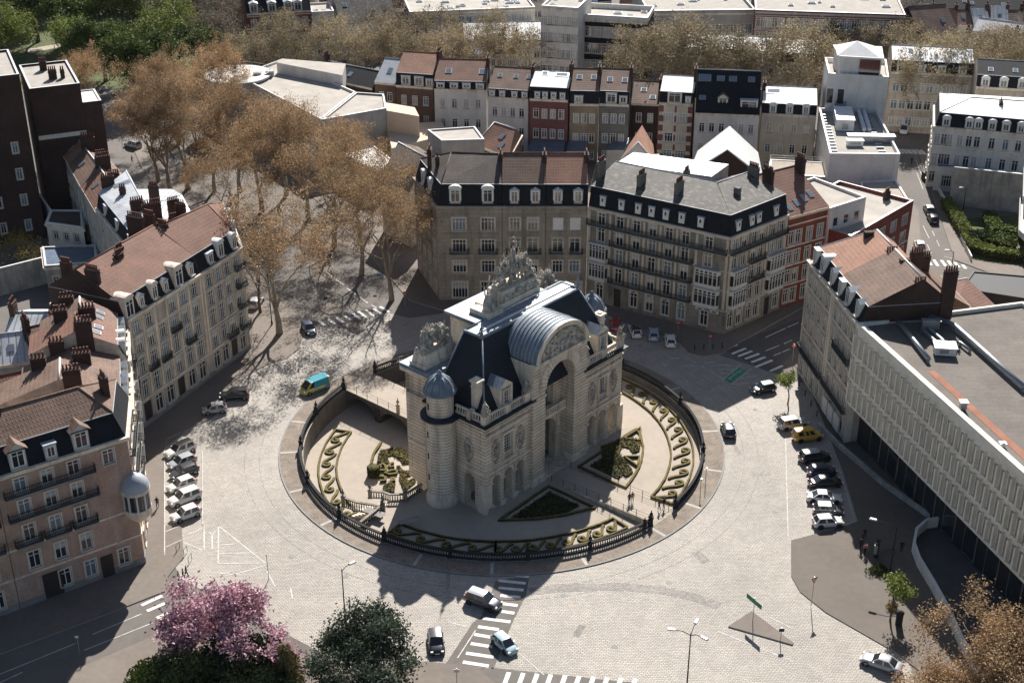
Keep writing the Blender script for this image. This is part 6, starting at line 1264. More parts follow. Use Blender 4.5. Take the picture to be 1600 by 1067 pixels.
# voussoir rings
v = MB()
def vouss(cu, n, zc, r0, r1, k, dep=.18, fl=.86):
    for i in range(k):
        a0 = math.pi * (i + .5 - fl / 2) / k; a1 = math.pi * (i + .5 + fl / 2) / k; q = []
        for (r, a) in ((r0, a0), (r1, a0), (r1, a1), (r0, a1)): q.append((cu + r * math.cos(a), zc + r * math.sin(a)))
        f = [L3(x, n + dep, z) for x, z in q]; g_ = [L3(x, n - .1, z) for x, z in q]
        v.add(f + g_, [[0, 1, 2, 3], [0, 4, 5, 1], [1, 5, 6, 2], [2, 6, 7, 3], [3, 7, 4, 0]])
vouss(.4, CN, 13.2, 3.0, 4.4, 21)
for c in ((UL + CL) / 2, (CR + UR) / 2):
    for k in (-1, 0, 1): vouss(c + k * 2.35, NF, 3.5, .8, 1.13, 9, .08)
vouss(.4, CN - 2.35, 4.3, 2.1, 2.9, 13, .12)
put(v, 'voussoir_ring', [M['stone_plain']], mon)
# cornices
c_ = MB()
def ring(pts, z0, z1, o, m=0): c_.prism(offs(un2(pts), o), z0, z1, m)
Lw = [(UL, -.4), (UL, NF), (CL, NF), (CL, -.4)]; Rw = [(CR, -.4), (CR, NF), (UR, NF), (UR, -.4)]
for q in (Lw, Rw): ring(q, 11.3, 11.5, .15); ring(q, 12.0, 12.25, .45); ring(q, 12.25, 12.5, .6, 3)
Rb = [(UL, NBk), (UL, -.4), (UR, -.4), (UR, NBk)]
ring([(UL, NBk), (UL, -.4), (CL - .9, -.4), (CL - .9, NBk)], 15.6, 16.1, .5); ring([(CR + .9, NBk), (CR + .9, -.4), (UR, -.4), (UR, NBk)], 15.6, 16.1, .5)
ring([(UL + .5, NBk), (UL + .5, -.4), (CL - 1.2, -.4), (CL - 1.2, NBk)], 16.1, 16.5, .8, 1); ring([(CR + 1.2, NBk), (CR + 1.2, -.4), (UR - .5, -.4), (UR - .5, NBk)], 16.1, 16.5, .8, 1)
Ct = [(CL, NBk + .8), (CL, 1.7), (CR + .6, 1.7), (CR + .6, NBk + .8)]; ring(Ct, 19.9, 20.3, .4); ring(Ct, 20.8, 21.2, 1.0, 1); ring([(-8.4, 1.8), (-8.4, 2.9), (11.4, 2.9), (11.4, 1.8)], 20.9, 21.15, .2, 2)
put(c_, 'cornice', [M['stone_plain'], M['lead_blue'], M['metal_white'], M['slate_mon']], mon)
# roof
r = MB()
bq = un2([(-13.3, -.3), (-13.3, 8.9), (14.1, 8.9), (14.1, -.3)])[::-1]; tq = un2([(-8.6, 1.2), (-8.6, 4.3), (11.0, 4.3), (11.0, 1.2)])[::-1]
mid = [a.lerp(b_, .12) for a, b_ in zip(bq, tq)]
loft(r, bq, mid, 12.5, 13.4, 0); loft(r, mid, tq, 13.4, 21.0, 0); r.poly([(*p_, 21.0) for p_ in tq], 1)
put(r, 'slate_roof', [M['slate_mon'], M['lead_blue']], mon)
r = MB()
for i in range(4): r.tube([(*tq[i], 21.1), (*tq[(i + 1) % 4], 21.1)], .2, 6)
for i in range(4): r.tube([(*mid[i], 13.4), (*tq[i], 21.05)], .12, 5)
put(r, 'roof_ridge', [M['lead_blue']], mon)
for u_ in (-8.6, 11.0):
    r = MB(); q = M3(u_, 4.2); r.lathe((q.x, q.y, 21.0), [(.35, 0), (.2, .3), (.28, .6), (.1, .9), (.25, 1.3), (.08, 1.6), (.02, 2.6)], 8); put(r, 'finial', [M['lead_blue']], mon)
# vaulted pediment
def arcpts(h, rx, z, k=18, a0=0, a1=math.pi): return [(.4 - rx * math.cos(a0 + (a1 - a0) * i / k), z + h * math.sin(a0 + (a1 - a0) * i / k)) for i in range(k + 1)]
b = MB(); o = arcpts(4.2, 5.4, 17.6); K = len(o)
def arcquad(mb, pts, n0, n1, m, sm=True): mb.add([L3(u, n0, z) for u, z in pts] + [L3(u, n1, z) for u, z in pts], [[i, i + 1, len(pts) + i + 1, len(pts) + i] for i in range(len(pts) - 1)], m, sm)
arcquad(b, o, CN + .35, 4.6, 0); b.add([L3(u, CN - .4, z) for u, z in o], [list(range(K))], 0); b.add([L3(u, 4.6, z) for u, z in o], [list(range(K))[::-1]], 0)
for i in range(1, 9):
    n_ = CN + .3 - i * .62; b.tube([L3(u, n_, z + .04) for u, z in o], .06, 4, 1)
b.tube([L3(u, CN - 1.6, z + .05) for u, z in arcpts(4.3, 5.45, 17.6)], .02, 3, 1)
put(b, 'zinc_vault', [M['lead_blue'], M['zinc_plain']], mon)
b = MB(); o2 = arcpts(4.2, 5.4, 17.6); i2 = arcpts(3.45, 4.6, 17.75)
for A1, B1 in ((o2, i2),):
    vs = [L3(u, CN + .5, z) for u, z in A1] + [L3(u, CN + .5, z) for u, z in B1]; b.add(vs, [[i, i + 1, K + i + 1, K + i] for i in range(K - 1)][::1])
arcquad(b, i2, CN + .5, CN, 0); arcquad(b, [(u, z - .0) for u, z in o2], CN + .5, CN + .3, 0)
ubox(b, .4, CN + .1, 17.25, 11.3, .9, .45); put(b, 'archivolt', [M['stone_plain']], mon)
# carved relief in the tympanum
def carved(mb, area, cnt, n0, dep, s0, s1, m=0):
    for _ in range(cnt):
        for _t in range(20):
            u, z = rnd.uniform(area[0], area[1]), rnd.uniform(area[2], area[3])
            if area[4](u, z): break
        s = rnd.uniform(s0, s1); mb.lathe((0, 0, 0), [(.0, -1), (.6, -.7), (1, 0), (.7, .65), (0, 1)], 6, m, True, Matrix.Translation(L3(u, n0 + rnd.uniform(0, dep), z)) @ Matrix.Rotation(rnd.uniform(0, 3.14), 4, Vector((Nn.x, Nn.y, 0))) @ Matrix.Diagonal((s * .55, s * .55, s, 1)), cap=False)
b = MB(); b.add([L3(u, CN + .02, z) for u, z in i2], [list(range(K))]); carved(b, (-4.0, 4.8, 17.8, 21.1, lambda u, z: ((u - .4) / 4.3) ** 2 + ((z - 17.75) / 3.1) ** 2 < 1), 150, CN, .25, .25, .6); put(b, 'tympanum_relief', [M['stone_carved']], mon)
# medallions, windows, friezes
def medallion(u, n, z, side=None):
    b = MB(); fr = Matrix.Translation(L3(u, n, z)) @ (Matrix(((Uu.x, 0, Nn.x, 0), (Uu.y, 0, Nn.y, 0), (0, 1, 0, 0), (0, 0, 0, 1))) if side is None else Matrix(((Nn.x, 0, side * Uu.x, 0), (Nn.y, 0, side * Uu.y, 0), (0, 1, 0, 0), (0, 0, 0, 1))))
    b.tube([fr @ Vector((.72 * math.cos(a), 1.45 * math.sin(a), .08)) for a in [k * math.pi / 9 for k in range(18)]], .11, 5, close=True)
    for _ in range(26):
        a = rnd.uniform(0, 6.28); rr_ = rnd.uniform(0, .75); s = rnd.uniform(.14, .3); b.lathe((0, 0, 0), [(0, -1), (1, 0), (0, 1)], 6, 0, True, fr @ Matrix.Translation((.6 * rr_ * math.cos(a), 1.3 * rr_ * math.sin(a), .1)) @ Matrix.Diagonal((s * .7, s, s * .6, 1)), cap=False)
    for zz in (-1.6, 1.6): b.lathe((0, 0, 0), [(0, -1), (1, 0), (0, 1)], 6, 0, True, fr @ Matrix.Translation((0, zz, .1)) @ Matrix.Diagonal((.35, .22, .2, 1)), cap=False)
    put(b, 'medallion', [M['stone_carved']], mon)
for c in ((UL + CL) / 2, (CR + UR) / 2):
    for s in (-1, 1): medallion(c + s * 2.4, NF + .02, 7.9)
    window(mon, M3(c - .8, NF), Uu.to_2d() if hasattr(Uu, 'to_2d') else Uu, .8, 6.0, 1.6, 3.6, 'q', False, .35); b = MB()
    for k in range(7): ubox(b, c - .7 + k * .233, NF - .05, 6.02, .1, .1, .75)
    ubox(b, c, NF - .05, 6.77, 1.6, .16, .12); put(b, 'window_balustrade', [M['stone_plain']], mon)
    b = MB(); carved(b, (c - 4.1, c + 4.1, 10.85, 11.2, lambda u, z: True), 60, NF, .1, .12, .25); put(b, 'frieze', [M['stone_carved']], mon)
medallion(UL - .02, 6.6, 7.9, -1); medallion(UR + .02, 6.6, 7.9, 1)
window(mon, M3(.4 - 1.5, CN - 2.35), Uu, 1.5, 8.2, 3.0, 4.6, 'q', False, .8)
b = MB(); ubox(b, .4, CN - 2.9, MZ, 5.8, .12, 7.0, 0); put(b, 'niche_back', [M['wood_dark']], mon) if False else None
b = MB(); ubox(b, .4, NBk + 1.2, MZ, 6.0, .15, 11.2); put(b, 'passage_blocker', [M['wood_dark']], mon)  # added dark panel, closes the passage so its inside stays unlit
# parapet balustrades of the wings
def parapet(name, pts, z, posts):
    b = MB(); q = un2(pts); b.strip(q, .3, z, z + .25); b.strip(q, .34, z + 1.0, z + 1.18)
    o_ = put(b, name, [M['stone_plain']], mon)
    if 'pb' not in WIN:
        x = MB(); x.lathe((0, 0, 0), [(.1, 0), (.06, .1), (.12, .3), (.06, .55), (.1, .75)], 6); WIN['pb'] = x.mesh('parapet_baluster', M['stone_plain'])
    for a, c in zip(q[:-1], q[1:]):
        k = int((c - a).length / .42)
        for i in range(k):
            pp = a.lerp(c, (i + .5) / k); newobj('baluster', WIN['pb'], o_, Vector((pp.x, pp.y, z + .25)) - mon.location)
    for u, n in posts:
        b = MB(); ubox(b, u, n, z, 1.0, .6, 1.22); put(b, 'parapet_pier', [M['stone_plain']], mon)
parapet('parapet', [(UL + .15, 4.4), (UL + .15, NF - .15), (CL - .1, NF - .15)], 12.5, [(UL + .3, NF - .25), ((UL + CL) / 2, NF - .2), (CL - .6, NF - .2), (UL + .2, 6.9)])
parapet('parapet', [(CR + .1, NF - .15), (UR - .15, NF - .15), (UR - .15, 4.4)], 12.5, [(UR - .3, NF - .25), ((UR + CR) / 2, NF - .2), (CR + .6, NF - .2), (UR - .2, 6.9)])
q_ = MB(); ubox(q_, .4, CN - 1.4, 8.5, 6.0, .25, .16); 
for k in range(13): ubox(q_, .4 - 2.8 + k * .466, CN - 1.4, 7.6, .16, .16, .9)
put(q_, 'niche_balustrade', [M['stone_plain']], mon)
# dormers and chimneys
for u_ in (-9.4, 10.5):
    b = MB(); ubox(b, u_, 7.3, 12.5, 2.0, 3.2, 3.6, 0)
    f = [L3(u_ - 1.3, 9.1, 16.1), L3(u_ + 1.3, 9.1, 16.1), L3(u_, 9.1, 17.1), L3(u_ - 1.3, 5, 16.1), L3(u_ + 1.3, 5, 16.1), L3(u_, 5, 17.1)]
    b.add(f, [[0, 1, 2]], 0); b.add(f, [[0, 2, 5, 3], [1, 4, 5, 2]], 1); b.add(f, [[0, 3, 4, 1]], 0)
    for s in (-1, 1): ubox(b, u_ + s * 1.0, 9.0, 12.5, .3, .3, 3.5)
    d_ = put(b, 'dormer', [M['stone_plain'], M['lead_blue']], mon)
    me, pm = win_me(1.1, 2.4, 'q', False); fo = newobj('window', me, d_, L3(u_, 8.95, 13.2) - mon.location, math.atan2(Uu.y, Uu.x)); newobj('pane', pm, fo, (0, 0, 0))
for u_, n_ in ((-12.2, 6.6), (13.0, 6.6)):
    b = MB(); ubox(b, u_, n_, 12.5, 1.0, 1.0, 4.6); ubox(b, u_, n_, 16.3, 1.15, 1.15, .15); ubox(b, u_, n_, 17.1, 1.4, 1.4, .25); ubox(b, u_, n_, 17.35, .5, .5, .15, 0); put(b, 'chimney', [M['stone_plain']], mon)
# corner turrets with zinc domes
for u_ in (-15.1, 15.9):
    q = M3(u_, 2.9); b = MB(); b.lathe((q.x, q.y, 0), [(2.15, MZ), (2.15, MZ + .9), (1.95, MZ + 1.1), (1.95, 12.0)], 28, 0, True); b.lathe((q.x, q.y, 0), [(1.75, 12.3), (1.75, 15.4)], 28, 0, True)
    for k in range(24): z = 1.2 + k * .45; b.tube([(q.x + 1.965 * math.cos(a), q.y + 1.965 * math.sin(a), z) for a in [i * math.pi / 16 for i in range(32)]], .022, 3, 1, close=True)
    for k in range(6): z = 12.8 + k * .45; b.tube([(q.x + 1.765 * math.cos(a), q.y + 1.765 * math.sin(a), z) for a in [i * math.pi / 16 for i in range(32)]], .02, 3, 1, close=True)
    tw = put(b, 'turret', [M['stone_plain'], M['iron']], mon)
    for z in (3, 6.2, 9.4, 13.4):
        a = R(215); b = MB(); b.box((q.x + 1.9 * math.cos(a) * (1 if z < 12 else .9), q.y + 1.9 * math.sin(a) * (1 if z < 12 else .9), z), (.2, .25, .9), a); put(b, 'slit_window', [M['iron']], tw)
    b = MB(); b.lathe((q.x, q.y, 0), [(1.9, 11.7), (2.6, 12.1), (2.6, 12.4), (1.7, 12.55)], 28, 0, True); put(b, 'turret_ledge', [M['slate_mon']], mon)
    b = MB(); b.lathe((q.x, q.y, 15.4), [(1.8, 0), (2.15, .15), (2.2, .4), (1.9, .55), (1.75, 1.2), (1.35, 1.9), (.75, 2.4), (.3, 2.6), (.35, 2.9), (.05, 3.2)], 24, 0, True)
    for k in range(12): a = k * math.pi / 6; b.tube([(q.x + r_ * math.cos(a), q.y + r_ * math.sin(a), 15.4 + z) for r_, z in ((1.93, .5), (1.8, 1.2), (1.4, 1.9), (.8, 2.4))], .05, 4)
    put(b, 'turret_dome', [M['lead_blue']], mon)
# carved figures
def figure(mb, p, h, face=0.0, seat=False, lean=0.0, arm=None, m=0):
    fr = Matrix.Translation(p) @ Matrix.Rotation(face, 4, 'Z') @ Matrix.Rotation(lean, 4, 'X')
    s = h / 1.75
    if seat: mb.lathe((0, 0, 0), [(.42, 0), (.46, .3), (.40, .5), (.24, .62), (.2, .8), (.26, 1.05), (.2, 1.2), (.07, 1.27), (.07, 1.33)], 8, m, True, fr @ Matrix.Scale(s, 4)); hz = 1.43
    else: mb.lathe((0, 0, 0), [(.34, 0), (.3, .3), (.24, .7), (.2, .95), (.17, 1.05), (.24, 1.3), (.2, 1.42), (.06, 1.48), (.06, 1.54)], 8, m, True, fr @ Matrix.Scale(s, 4)); hz = 1.63
    mb.lathe((0, 0, 0), [(.0, -.13), (.09, -.08), (.11, 0), (.09, .08), (0, .13)], 8, m, True, fr @ Matrix.Scale(s, 4) @ Matrix.Translation((0, -.02, hz)))
    if seat:
        for sx in (-1, 1): mb.tube([fr @ (Vector(q) * s) for q in ((sx * .14, -.1, .5), (sx * .18, -.55, .52), (sx * .18, -.6, .05))], [.13 * s, .11 * s, .08 * s], 6, m)
    z0 = 1.15 if seat else 1.35
    for sx in (-1, 1):
        a = (arm or {}).get(sx) or rnd.choice([((.35, -.15, -.25), (.3, -.4, -.35)), ((.4, -.1, .1), (.5, -.2, .45)), ((.3, -.2, -.35), (.15, -.45, -.3))])
        mb.tube([fr @ (Vector(q) * s) for q in ((sx * .18, 0, z0), (sx * a[0][0], a[0][1], z0 + a[0][2]), (sx * a[1][0], a[1][1], z0 + a[1][2]))], [.075 * s, .06 * s, .04 * s], 6, m)
    for _ in range(3): a = rnd.uniform(0, 6.28); mb.tube([fr @ (Vector((.2 * math.cos(a), .2 * math.sin(a), z0 - .1)) * s), fr @ (Vector((.33 * math.cos(a + .2), .33 * math.sin(a + .2), .5)) * s), fr @ (Vector((.42 * math.cos(a), .42 * math.sin(a), .02)) * s)], [.05 * s, .08 * s, .06 * s], 5, m)
fz = math.atan2(Nn.y, Nn.x) + math.pi / 2
def statue(u, n, z, h, lab, seat=True):
    b = MB(); q = M3(u, n); b.box((q.x, q.y, z), (.8, .8, .25), fz); figure(b, Vector((q.x, q.y, z + .25)), h, fz, seat)
    for _ in range(8): a = rnd.uniform(0, 6.28); b.lathe((q.x + .35 * math.cos(a), q.y + .35 * math.sin(a), z + rnd.uniform(.3, h * .5)), [(0, -.2), (.22, 0), (0, .25)], 6, 0, True, cap=False)
    put(b, 'statue', [M['stone_carved']], mon, lab)
for u, lab in ((UL + .35, 'seated carved figure on the near left corner'), (CL - .6, 'carved coat and helmet beside the vaulted pediment'), (CR + .6, 'slim standing figure right of the central bay'), (UR - .35, 'seated carved figure on the right corner')): statue(u, NF - .3, 13.7, 2.2 if 'slim' in lab else 2.0, lab, 'slim' not in lab)
def trophy(u, n, z, w_, h_, lab, cnt=10):
    b = MB(); 
    for _ in range(150):
        x = rnd.uniform(-w_, w_); zz = rnd.uniform(0, h_ * max(.2, (1 - abs(x / w_) ** 4.5))); s = rnd.uniform(.25, .6)
        b.lathe((0, 0, 0), [(0, -1), (.7, -.6), (1, 0), (.7, .6), (0, 1)], 7, 0, True, Matrix.Translation(L3(u + x, n + rnd.uniform(-.6, .6), z + zz * .8)) @ Matrix.Rotation(rnd.uniform(-.9, .9), 4, Vector((Nn.x, Nn.y, 0))) @ Matrix.Diagonal((s * .6, s * .6, s, 1)), cap=False)
    for i in range(cnt):
        x = (i + .5) / cnt * 2 - 1; zz = h_ * .56 * (1 - abs(x) ** 4); figure(b, L3(u + x * w_ * .85, n + rnd.uniform(-.5, .5), z + zz * .75), rnd.uniform(1.7, 2.3), fz + rnd.uniform(-.7, .7), rnd.random() < .5, rnd.uniform(-.15, .15))
    for _ in range(9):
        x = rnd.uniform(-.8, .8) * w_; a = x / w_ * .6 + rnd.uniform(-.2, .2); q = L3(u + x * .5, n, z + h_ * .3); e = q + Vector((Uu.x * math.sin(a), Uu.y * math.sin(a), math.cos(a))) * h_ * rnd.uniform(.5, .8); b.tube([q, e], [.07, .04], 5); b.lathe((e.x, e.y, e.z), [(0, -.1), (.12, 0), (0, .35)], 6, cap=False)
    put(b, 'carved_group', [M['stone_carved']], mon, lab)
for u_, lab in ((-10.6, 'left trophy of arms and figures'), (11.4, 'right trophy of arms and figures')):
    b = MB(); ubox(b, u_, -2.4, 16.5, 6.2, 2.8, .5); ubox(b, u_, -2.4, 17.0, 5.8, 2.4, 1.3, 0, .88); put(b, 'pedestal', [M['stone_plain']], mon); trophy(u_, -2.4, 18.2, 2.7, 3.6, lab, 6)
b = MB(); ubox(b, 2.0, -.6, 21.2, 9.6, 3.2, .8); ubox(b, 3.0, -.7, 22.0, 7.6, 2.7, 1.4, 0, .95); ubox(b, -3.0, 0, 21.2, 2.8, 3.4, .7); put(b, 'pedestal', [M['stone_plain']], mon)
b = MB(); carved(b, (-.6, 5.4, 22.3, 23.2, lambda u, z: True), 50, .86, .1, .15, .35); put(b, 'pedestal_relief', [M['stone_carved']], mon)
trophy(3.0, -.6, 23.3, 3.8, 4.6, 'great central group of Victory and warriors', 14)
b = MB(); figure(b, L3(3.0, -.6, 26.4), 2.5, fz, True, 0, {1: ((.4, -.1, .3), (.35, -.1, .8))}); figure(b, L3(-3.2, .5, 21.9), 3.0, fz - .4, True, 0, {-1: ((.35, -.2, .25), (.4, -.25, .85))}); figure(b, L3(-1.9, .2, 22.0), 3.6, fz - .2, False, .1); figure(b, L3(6.2, .4, 22.0), 2.4, fz + .4, True)
b.tube([L3(-3.7, .8, 24.4), L3(-3.2, .8, 26.8)], .07, 5); b.tube([L3(3.0 + .35 * math.cos(k * .45), -.5, 29.6 + .35 * math.sin(k * .45)) for k in range(14)], .07, 5, close=True)
put(b, 'carved_group', [M['stone_carved']], mon, 'seated allegorical figures and wreath at the top')
# ---------------------------------------------------------------- vehicles
D('tyre', (.02, .02, .02), .8, 0); D('rim', (.35, .35, .36), .3, 0, metal=.6); D('lamp_w', (.75, .75, .72), .15, 0); D('lamp_r', (.35, .02, .02), .2, 0); D('plate', (.7, .7, .65), .5, 0)
CP_ = {}
def paint(c):
    k = tuple(c)
    if k not in CP_:
        D('car%d' % len(CP_), c, .22, 0, spec=.7); m = M['car%d' % (len(CP_))]; m.node_tree.nodes['Principled BSDF'].inputs['Coat Weight'].default_value = .6; m.name = 'car_paint'; CP_[k] = m
    return CP_[k]
def wheel_me():
    w = MB(); fr = Matrix.Rotation(R(90), 4, 'X'); w.lathe((0, 0, 0), [(.2, -.1), (.31, -.1), (.33, -.06), (.33, .06), (.31, .1), (.2, .1)], 16, 0, True, fr)
    r = MB(); r.lathe((0, 0, 0), [(0, -.085), (.21, -.08), (.21, .08), (0, .085)], 10, 0, False, fr); return w.mesh('wheel', M['tyre']), r.mesh('rim', M['rim'])
WH_ = wheel_me()
def car(label, rear, front, color, typ='hatch', roofc=None, z=.02, group=None, name='parked_car', cat='car', org=None, L=None, c2=None):
    if org: rear, front = [(org[0] + a / org[2], org[1] + b / org[2]) for a, b in (rear, front)]
    a, b = W2(*rear, z + .5), W2(*front, z + .5); d = (b - a).normalized(); c = (a + b) / 2
    L = L or {'hatch': 3.9, 'sedan': 4.5, 'suv': 4.4, 'van': 4.7, 'mini': 3.55, 'vanet': 4.2}[typ]; W_ = {'van': 1.95, 'mini': 1.62, 'suv': 1.84, 'vanet': 1.8}.get(typ, 1.74); Hh = {'hatch': 1.47, 'sedan': 1.43, 'suv': 1.66, 'van': 1.95, 'mini': 1.45, 'vanet': 1.82}[typ]
    t = thing(name, label, cat, (c.x, c.y, z), math.atan2(d.y, d.x), group); hl, hw = L / 2, W_ / 2; zb = Hh * .60 if typ != 'van' else Hh * .55
    st = [(-hl, zb * .6, .80), (-hl + .05, zb * .95, .92), (-hl * .8, zb, .97), (-hl * .3, zb, 1), (hl * .2, zb * .98, 1), (hl * .5, zb * .93, .98), (hl * .8, zb * .84, .93), (hl - .08, zb * .7, .84), (hl, zb * .5, .72)]
    P = paint(color); m = MB(); sec = []
    for x, zt, k in st:
        w = hw * k; sec.append([(x, -w * .9, .24), (x, -w, .42), (x, -w, zt * .72), (x, -w * .93, zt - .02), (x, -w * .6, zt + .015), (x, w * .6, zt + .015), (x, w * .93, zt - .02), (x, w, zt * .72), (x, w, .42), (x, w * .9, .24)])
    vs = [p for s in sec for p in s]; n = 10
    m.add(vs, [[i * n + k, (i + 1) * n + k, (i + 1) * n + (k + 1) % n, i * n + (k + 1) % n][::-1] for i in range(len(sec) - 1) for k in range(n)], 0, True)
    m.add(sec[0], [list(range(n))[::-1]]); m.add(sec[-1], [list(range(n))])
    for sx in (-1, 1):                         # dark arches
        for x in (hl - .78, -hl + .72): m.lathe((x, sx * (hw - .03), .34), [(.40, -.05), (.40, .05), (.0, .05)], 12, 1, False, Matrix.Translation((x, sx * (hw - .03), .34)) @ Matrix.Rotation(R(90), 4, 'X') @ Matrix.Translation((-x, -sx * (hw - .03), -.34)))
    putl(m, 'body', [P, M['tyre']], t)
    cab = {'hatch': (-hl * .94, hl * .50, -hl * .72, hl * .12), 'sedan': (-hl * .75, hl * .45, -hl * .40, hl * .10), 'suv': (-hl * .96, hl * .48, -hl * .82, hl * .15), 'van': (-hl * .99, hl * .84, -hl * .97, hl * .45), 'mini': (-hl * .95, hl * .58, -hl * .70, hl * .2), 'vanet': (-hl * .98, hl * .52, -hl * .95, hl * .25)}[typ]
    b0, b1, r0, r1 = cab; wb, wr = hw * .92, hw * .74; zr = Hh - .02
    B = [(b0, -wb, zb - .02), (b1, -wb * .93, zb - .06), (b1, wb * .93, zb - .06), (b0, wb, zb - .02)]; T = [(r0, -wr, zr - .03), (r1, -wr, zr - .02), (r1, wr, zr - .02), (r0, wr, zr - .03)]
    cb = MB(); cb.add(B + T, [[0, 1, 5, 4], [2, 3, 7, 6], [1, 2, 6, 5], [3, 0, 4, 7]]); K = 5; cr = []
    for i in range(K + 1):
        f = i / K; x = r0 + (r1 - r0) * f; zz = zr + .04 * math.sin(math.pi * (f * .8 + .1)); cr.append([(x, -wr, zr - .02 if 0 < i < K else zr - .03), (x, -wr * .6, zz + .01), (x, wr * .6, zz + .01), (x, wr, zr - .02 if 0 < i < K else zr - .03)])
    cb.add([p for s in cr for p in s], [[i * 4 + k, (i + 1) * 4 + k, (i + 1) * 4 + k + 1, i * 4 + k + 1] for i in range(K) for k in range(3)], 1, True)
    putl(cb, 'roof', [P, paint(roofc) if roofc else P], t)
    def pane(nm, q, ax, sh=.86, off=.012):
        q = [Vector(p) for p in q]; c_ = sum(q, Vector()) / 4; nn_ = (q[1] - q[0]).cross(q[3] - q[0]).normalized(); nn_ = nn_ if nn_.dot(ax) > 0 else -nn_; g = MB(); g.poly([c_ + (p - c_) * sh + nn_ * off for p in q]); putl(g, nm, [M['glass']], t)
    def side(sy):
        i = 0 if sy < 0 else 3; j = 1 if sy < 0 else 2; f0, f1 = Vector(B[i]), Vector(B[j]); g0, g1 = Vector(T[i]), Vector(T[j])
        for a_, e_ in (((.05, .47), (.52, .93)) if typ not in ('van', 'vanet') else (((.62, .93),) if typ == 'van' else ((.1, .4), (.45, .65), (.69, .93)))): pane('side_window', [f0.lerp(f1, a_), f0.lerp(f1, e_), g0.lerp(g1, e_), g0.lerp(g1, a_)], Vector((0, sy, 0)), .88)
    side(-1); side(1); pane('windscreen', [B[1], B[2], T[2], T[1]], Vector((1, 0, .5)), .9); pane('rear_window', [B[3], B[0], T[0], T[3]], Vector((-1, 0, .3)), .8)
    for x in (hl - .78, -hl + .72):
        for sy in (-1, 1): o = newobj('wheel', WH_[0], t, (x, sy * (hw - .1), .33)); newobj('rim', WH_[1], o, (0, sy * .025, 0))
    for sy in (-1, 1):
        for nm, x, zc, mt in (('headlight', hl - .13, zb * .62, 'lamp_w'), ('tail_light', -hl + .02, zb * .82, 'lamp_r')): g = MB(); g.box((x, sy * hw * .68, zc), (.16, .3, .15)); putl(g, nm, [M[mt]], t)
        g = MB(); g.box((b1 - .35, sy * (hw + .02), zb), (.14, .18, .12)); putl(g, 'mirror', [P], t)
    g = MB(); g.box((-hl - .01, 0, .5), (.04, .5, .11)); g.box((hl - .01, 0, .38), (.06, .5, .11)); putl(g, 'number_plate', [M['plate']], t)
    if c2: g = MB(); g.box((-hl * .30, 0, zb * .35), (L * .62, W_ + .03, Hh - zb * .35 + .03), 0, 0, None, .84); putl(g, 'cargo_body', [paint(c2)], t)
    return t
WHT, SLV, BLK, DGR, DBL = (.72, .71, .68), (.40, .41, .42), (.015, .016, .018), (.06, .065, .075), (.02, .035, .07)
O3b = (220, 580, 3.333); g1 = 'cars parked in a row on the left of the square'
car('white car with a black roof, farthest of the left parked row', (272, 385), (135, 440), WHT, 'suv', BLK, org=O3b, group=g1)
car('silver hatchback, second from the far end of the left parked row', (288, 445), (140, 500), SLV, 'hatch', org=O3b, group=g1)
car('dark grey hatchback squeezed between two light cars in the left parked row', (300, 495), (150, 552), DGR, 'hatch', org=O3b, group=g1)
car('white hatchback just behind the white estate in the left parked row', (292, 560), (130, 622), WHT, 'hatch', org=O3b, group=g1)
car('white estate car, second from the near end of the left parked row', (314, 626), (140, 692), WHT, 'suv', org=O3b, group=g1)
car('small white hatchback, nearest to the camera in the left parked row', (316, 712), (150, 774), WHT, 'hatch', org=O3b, group=g1)
car('silver hatchback parked alone beside the shaded stone building', (442, 190), (325, 205), SLV, 'mini', org=O3b)
car('black people carrier standing in the shade next to the lone silver hatchback', (545, 122), (430, 130), BLK, 'suv', org=O3b)
car('yellow van with a turquoise rear body driving at the upper left of the roundabout', (965, 60), (845, 108), (.60, .50, .12), 'van', (.1, .38, .45), org=O3b, name='delivery_van', cat='van', c2=(.03, .28, .36))
car('dark blue car driving off the avenue past the tree island', (477, 506), (488, 522), DBL, 'hatch', name='moving_car')
car('silver car parked beside the thin forked tree at the stone corner', (392, 484), (408, 462), SLV, 'hatch')
car('black saloon with a light roof leaving by the right hand side street', (1110, 505), (960, 535), BLK, 'hatch', SLV, org=(940, 480, 4.103), name='moving_car')
car('black car with a shiny roof driving round the right of the ring', (1143, 686), (1133, 657), BLK, 'hatch', DBL, name='moving_car')  # bluer roof colour stands in for the lit sheen
O7 = (1200, 620, 2.3875); g2 = 'cars parked in a row on the right of the square'
for lb, r_, f_, c_, ty, rc in [('silver white car, farthest of the right parked row beside the yellow van', (48, 108), (138, 92), SLV, 'suv', WHT), ('bright yellow postal style van in the right parked row', (98, 152), (198, 140), (.62, .36, .04), 'vanet', None), ('black boxy car with a pale roof in the right parked row', (122, 232), (228, 216), BLK, 'suv', SLV),
                           ('dark blue hatchback between two black cars in the right parked row', (152, 280), (252, 270), DBL, 'hatch', None), ('black saloon, fifth in the right parked row', (154, 322), (274, 312), BLK, 'sedan', None), ('white saloon in the middle of the near half of the right parked row', (150, 372), (272, 378), WHT, 'sedan', None),
                           ('dark car with a white roof in the right parked row', (170, 418), (282, 424), DGR, 'hatch', WHT), ('silver white hatchback, nearest to the camera in the right parked row', (168, 470), (282, 462), (.62, .63, .62), 'hatch', None)]: car(lb, r_, f_, c_, ty, rc, org=O7, group=g2)
O8 = (940, 480, 4.103); g3 = 'cars parked nose in below the dark corner building'
car('red car half hidden behind the arch, left of the parked four', (92, 150), (84, 70), (.45, .02, .02), 'hatch', org=O8, group=g3)
car('white car with a black glass roof, second of the parked four', (232, 195), (196, 115), WHT, 'hatch', BLK, org=O8, group=g3)
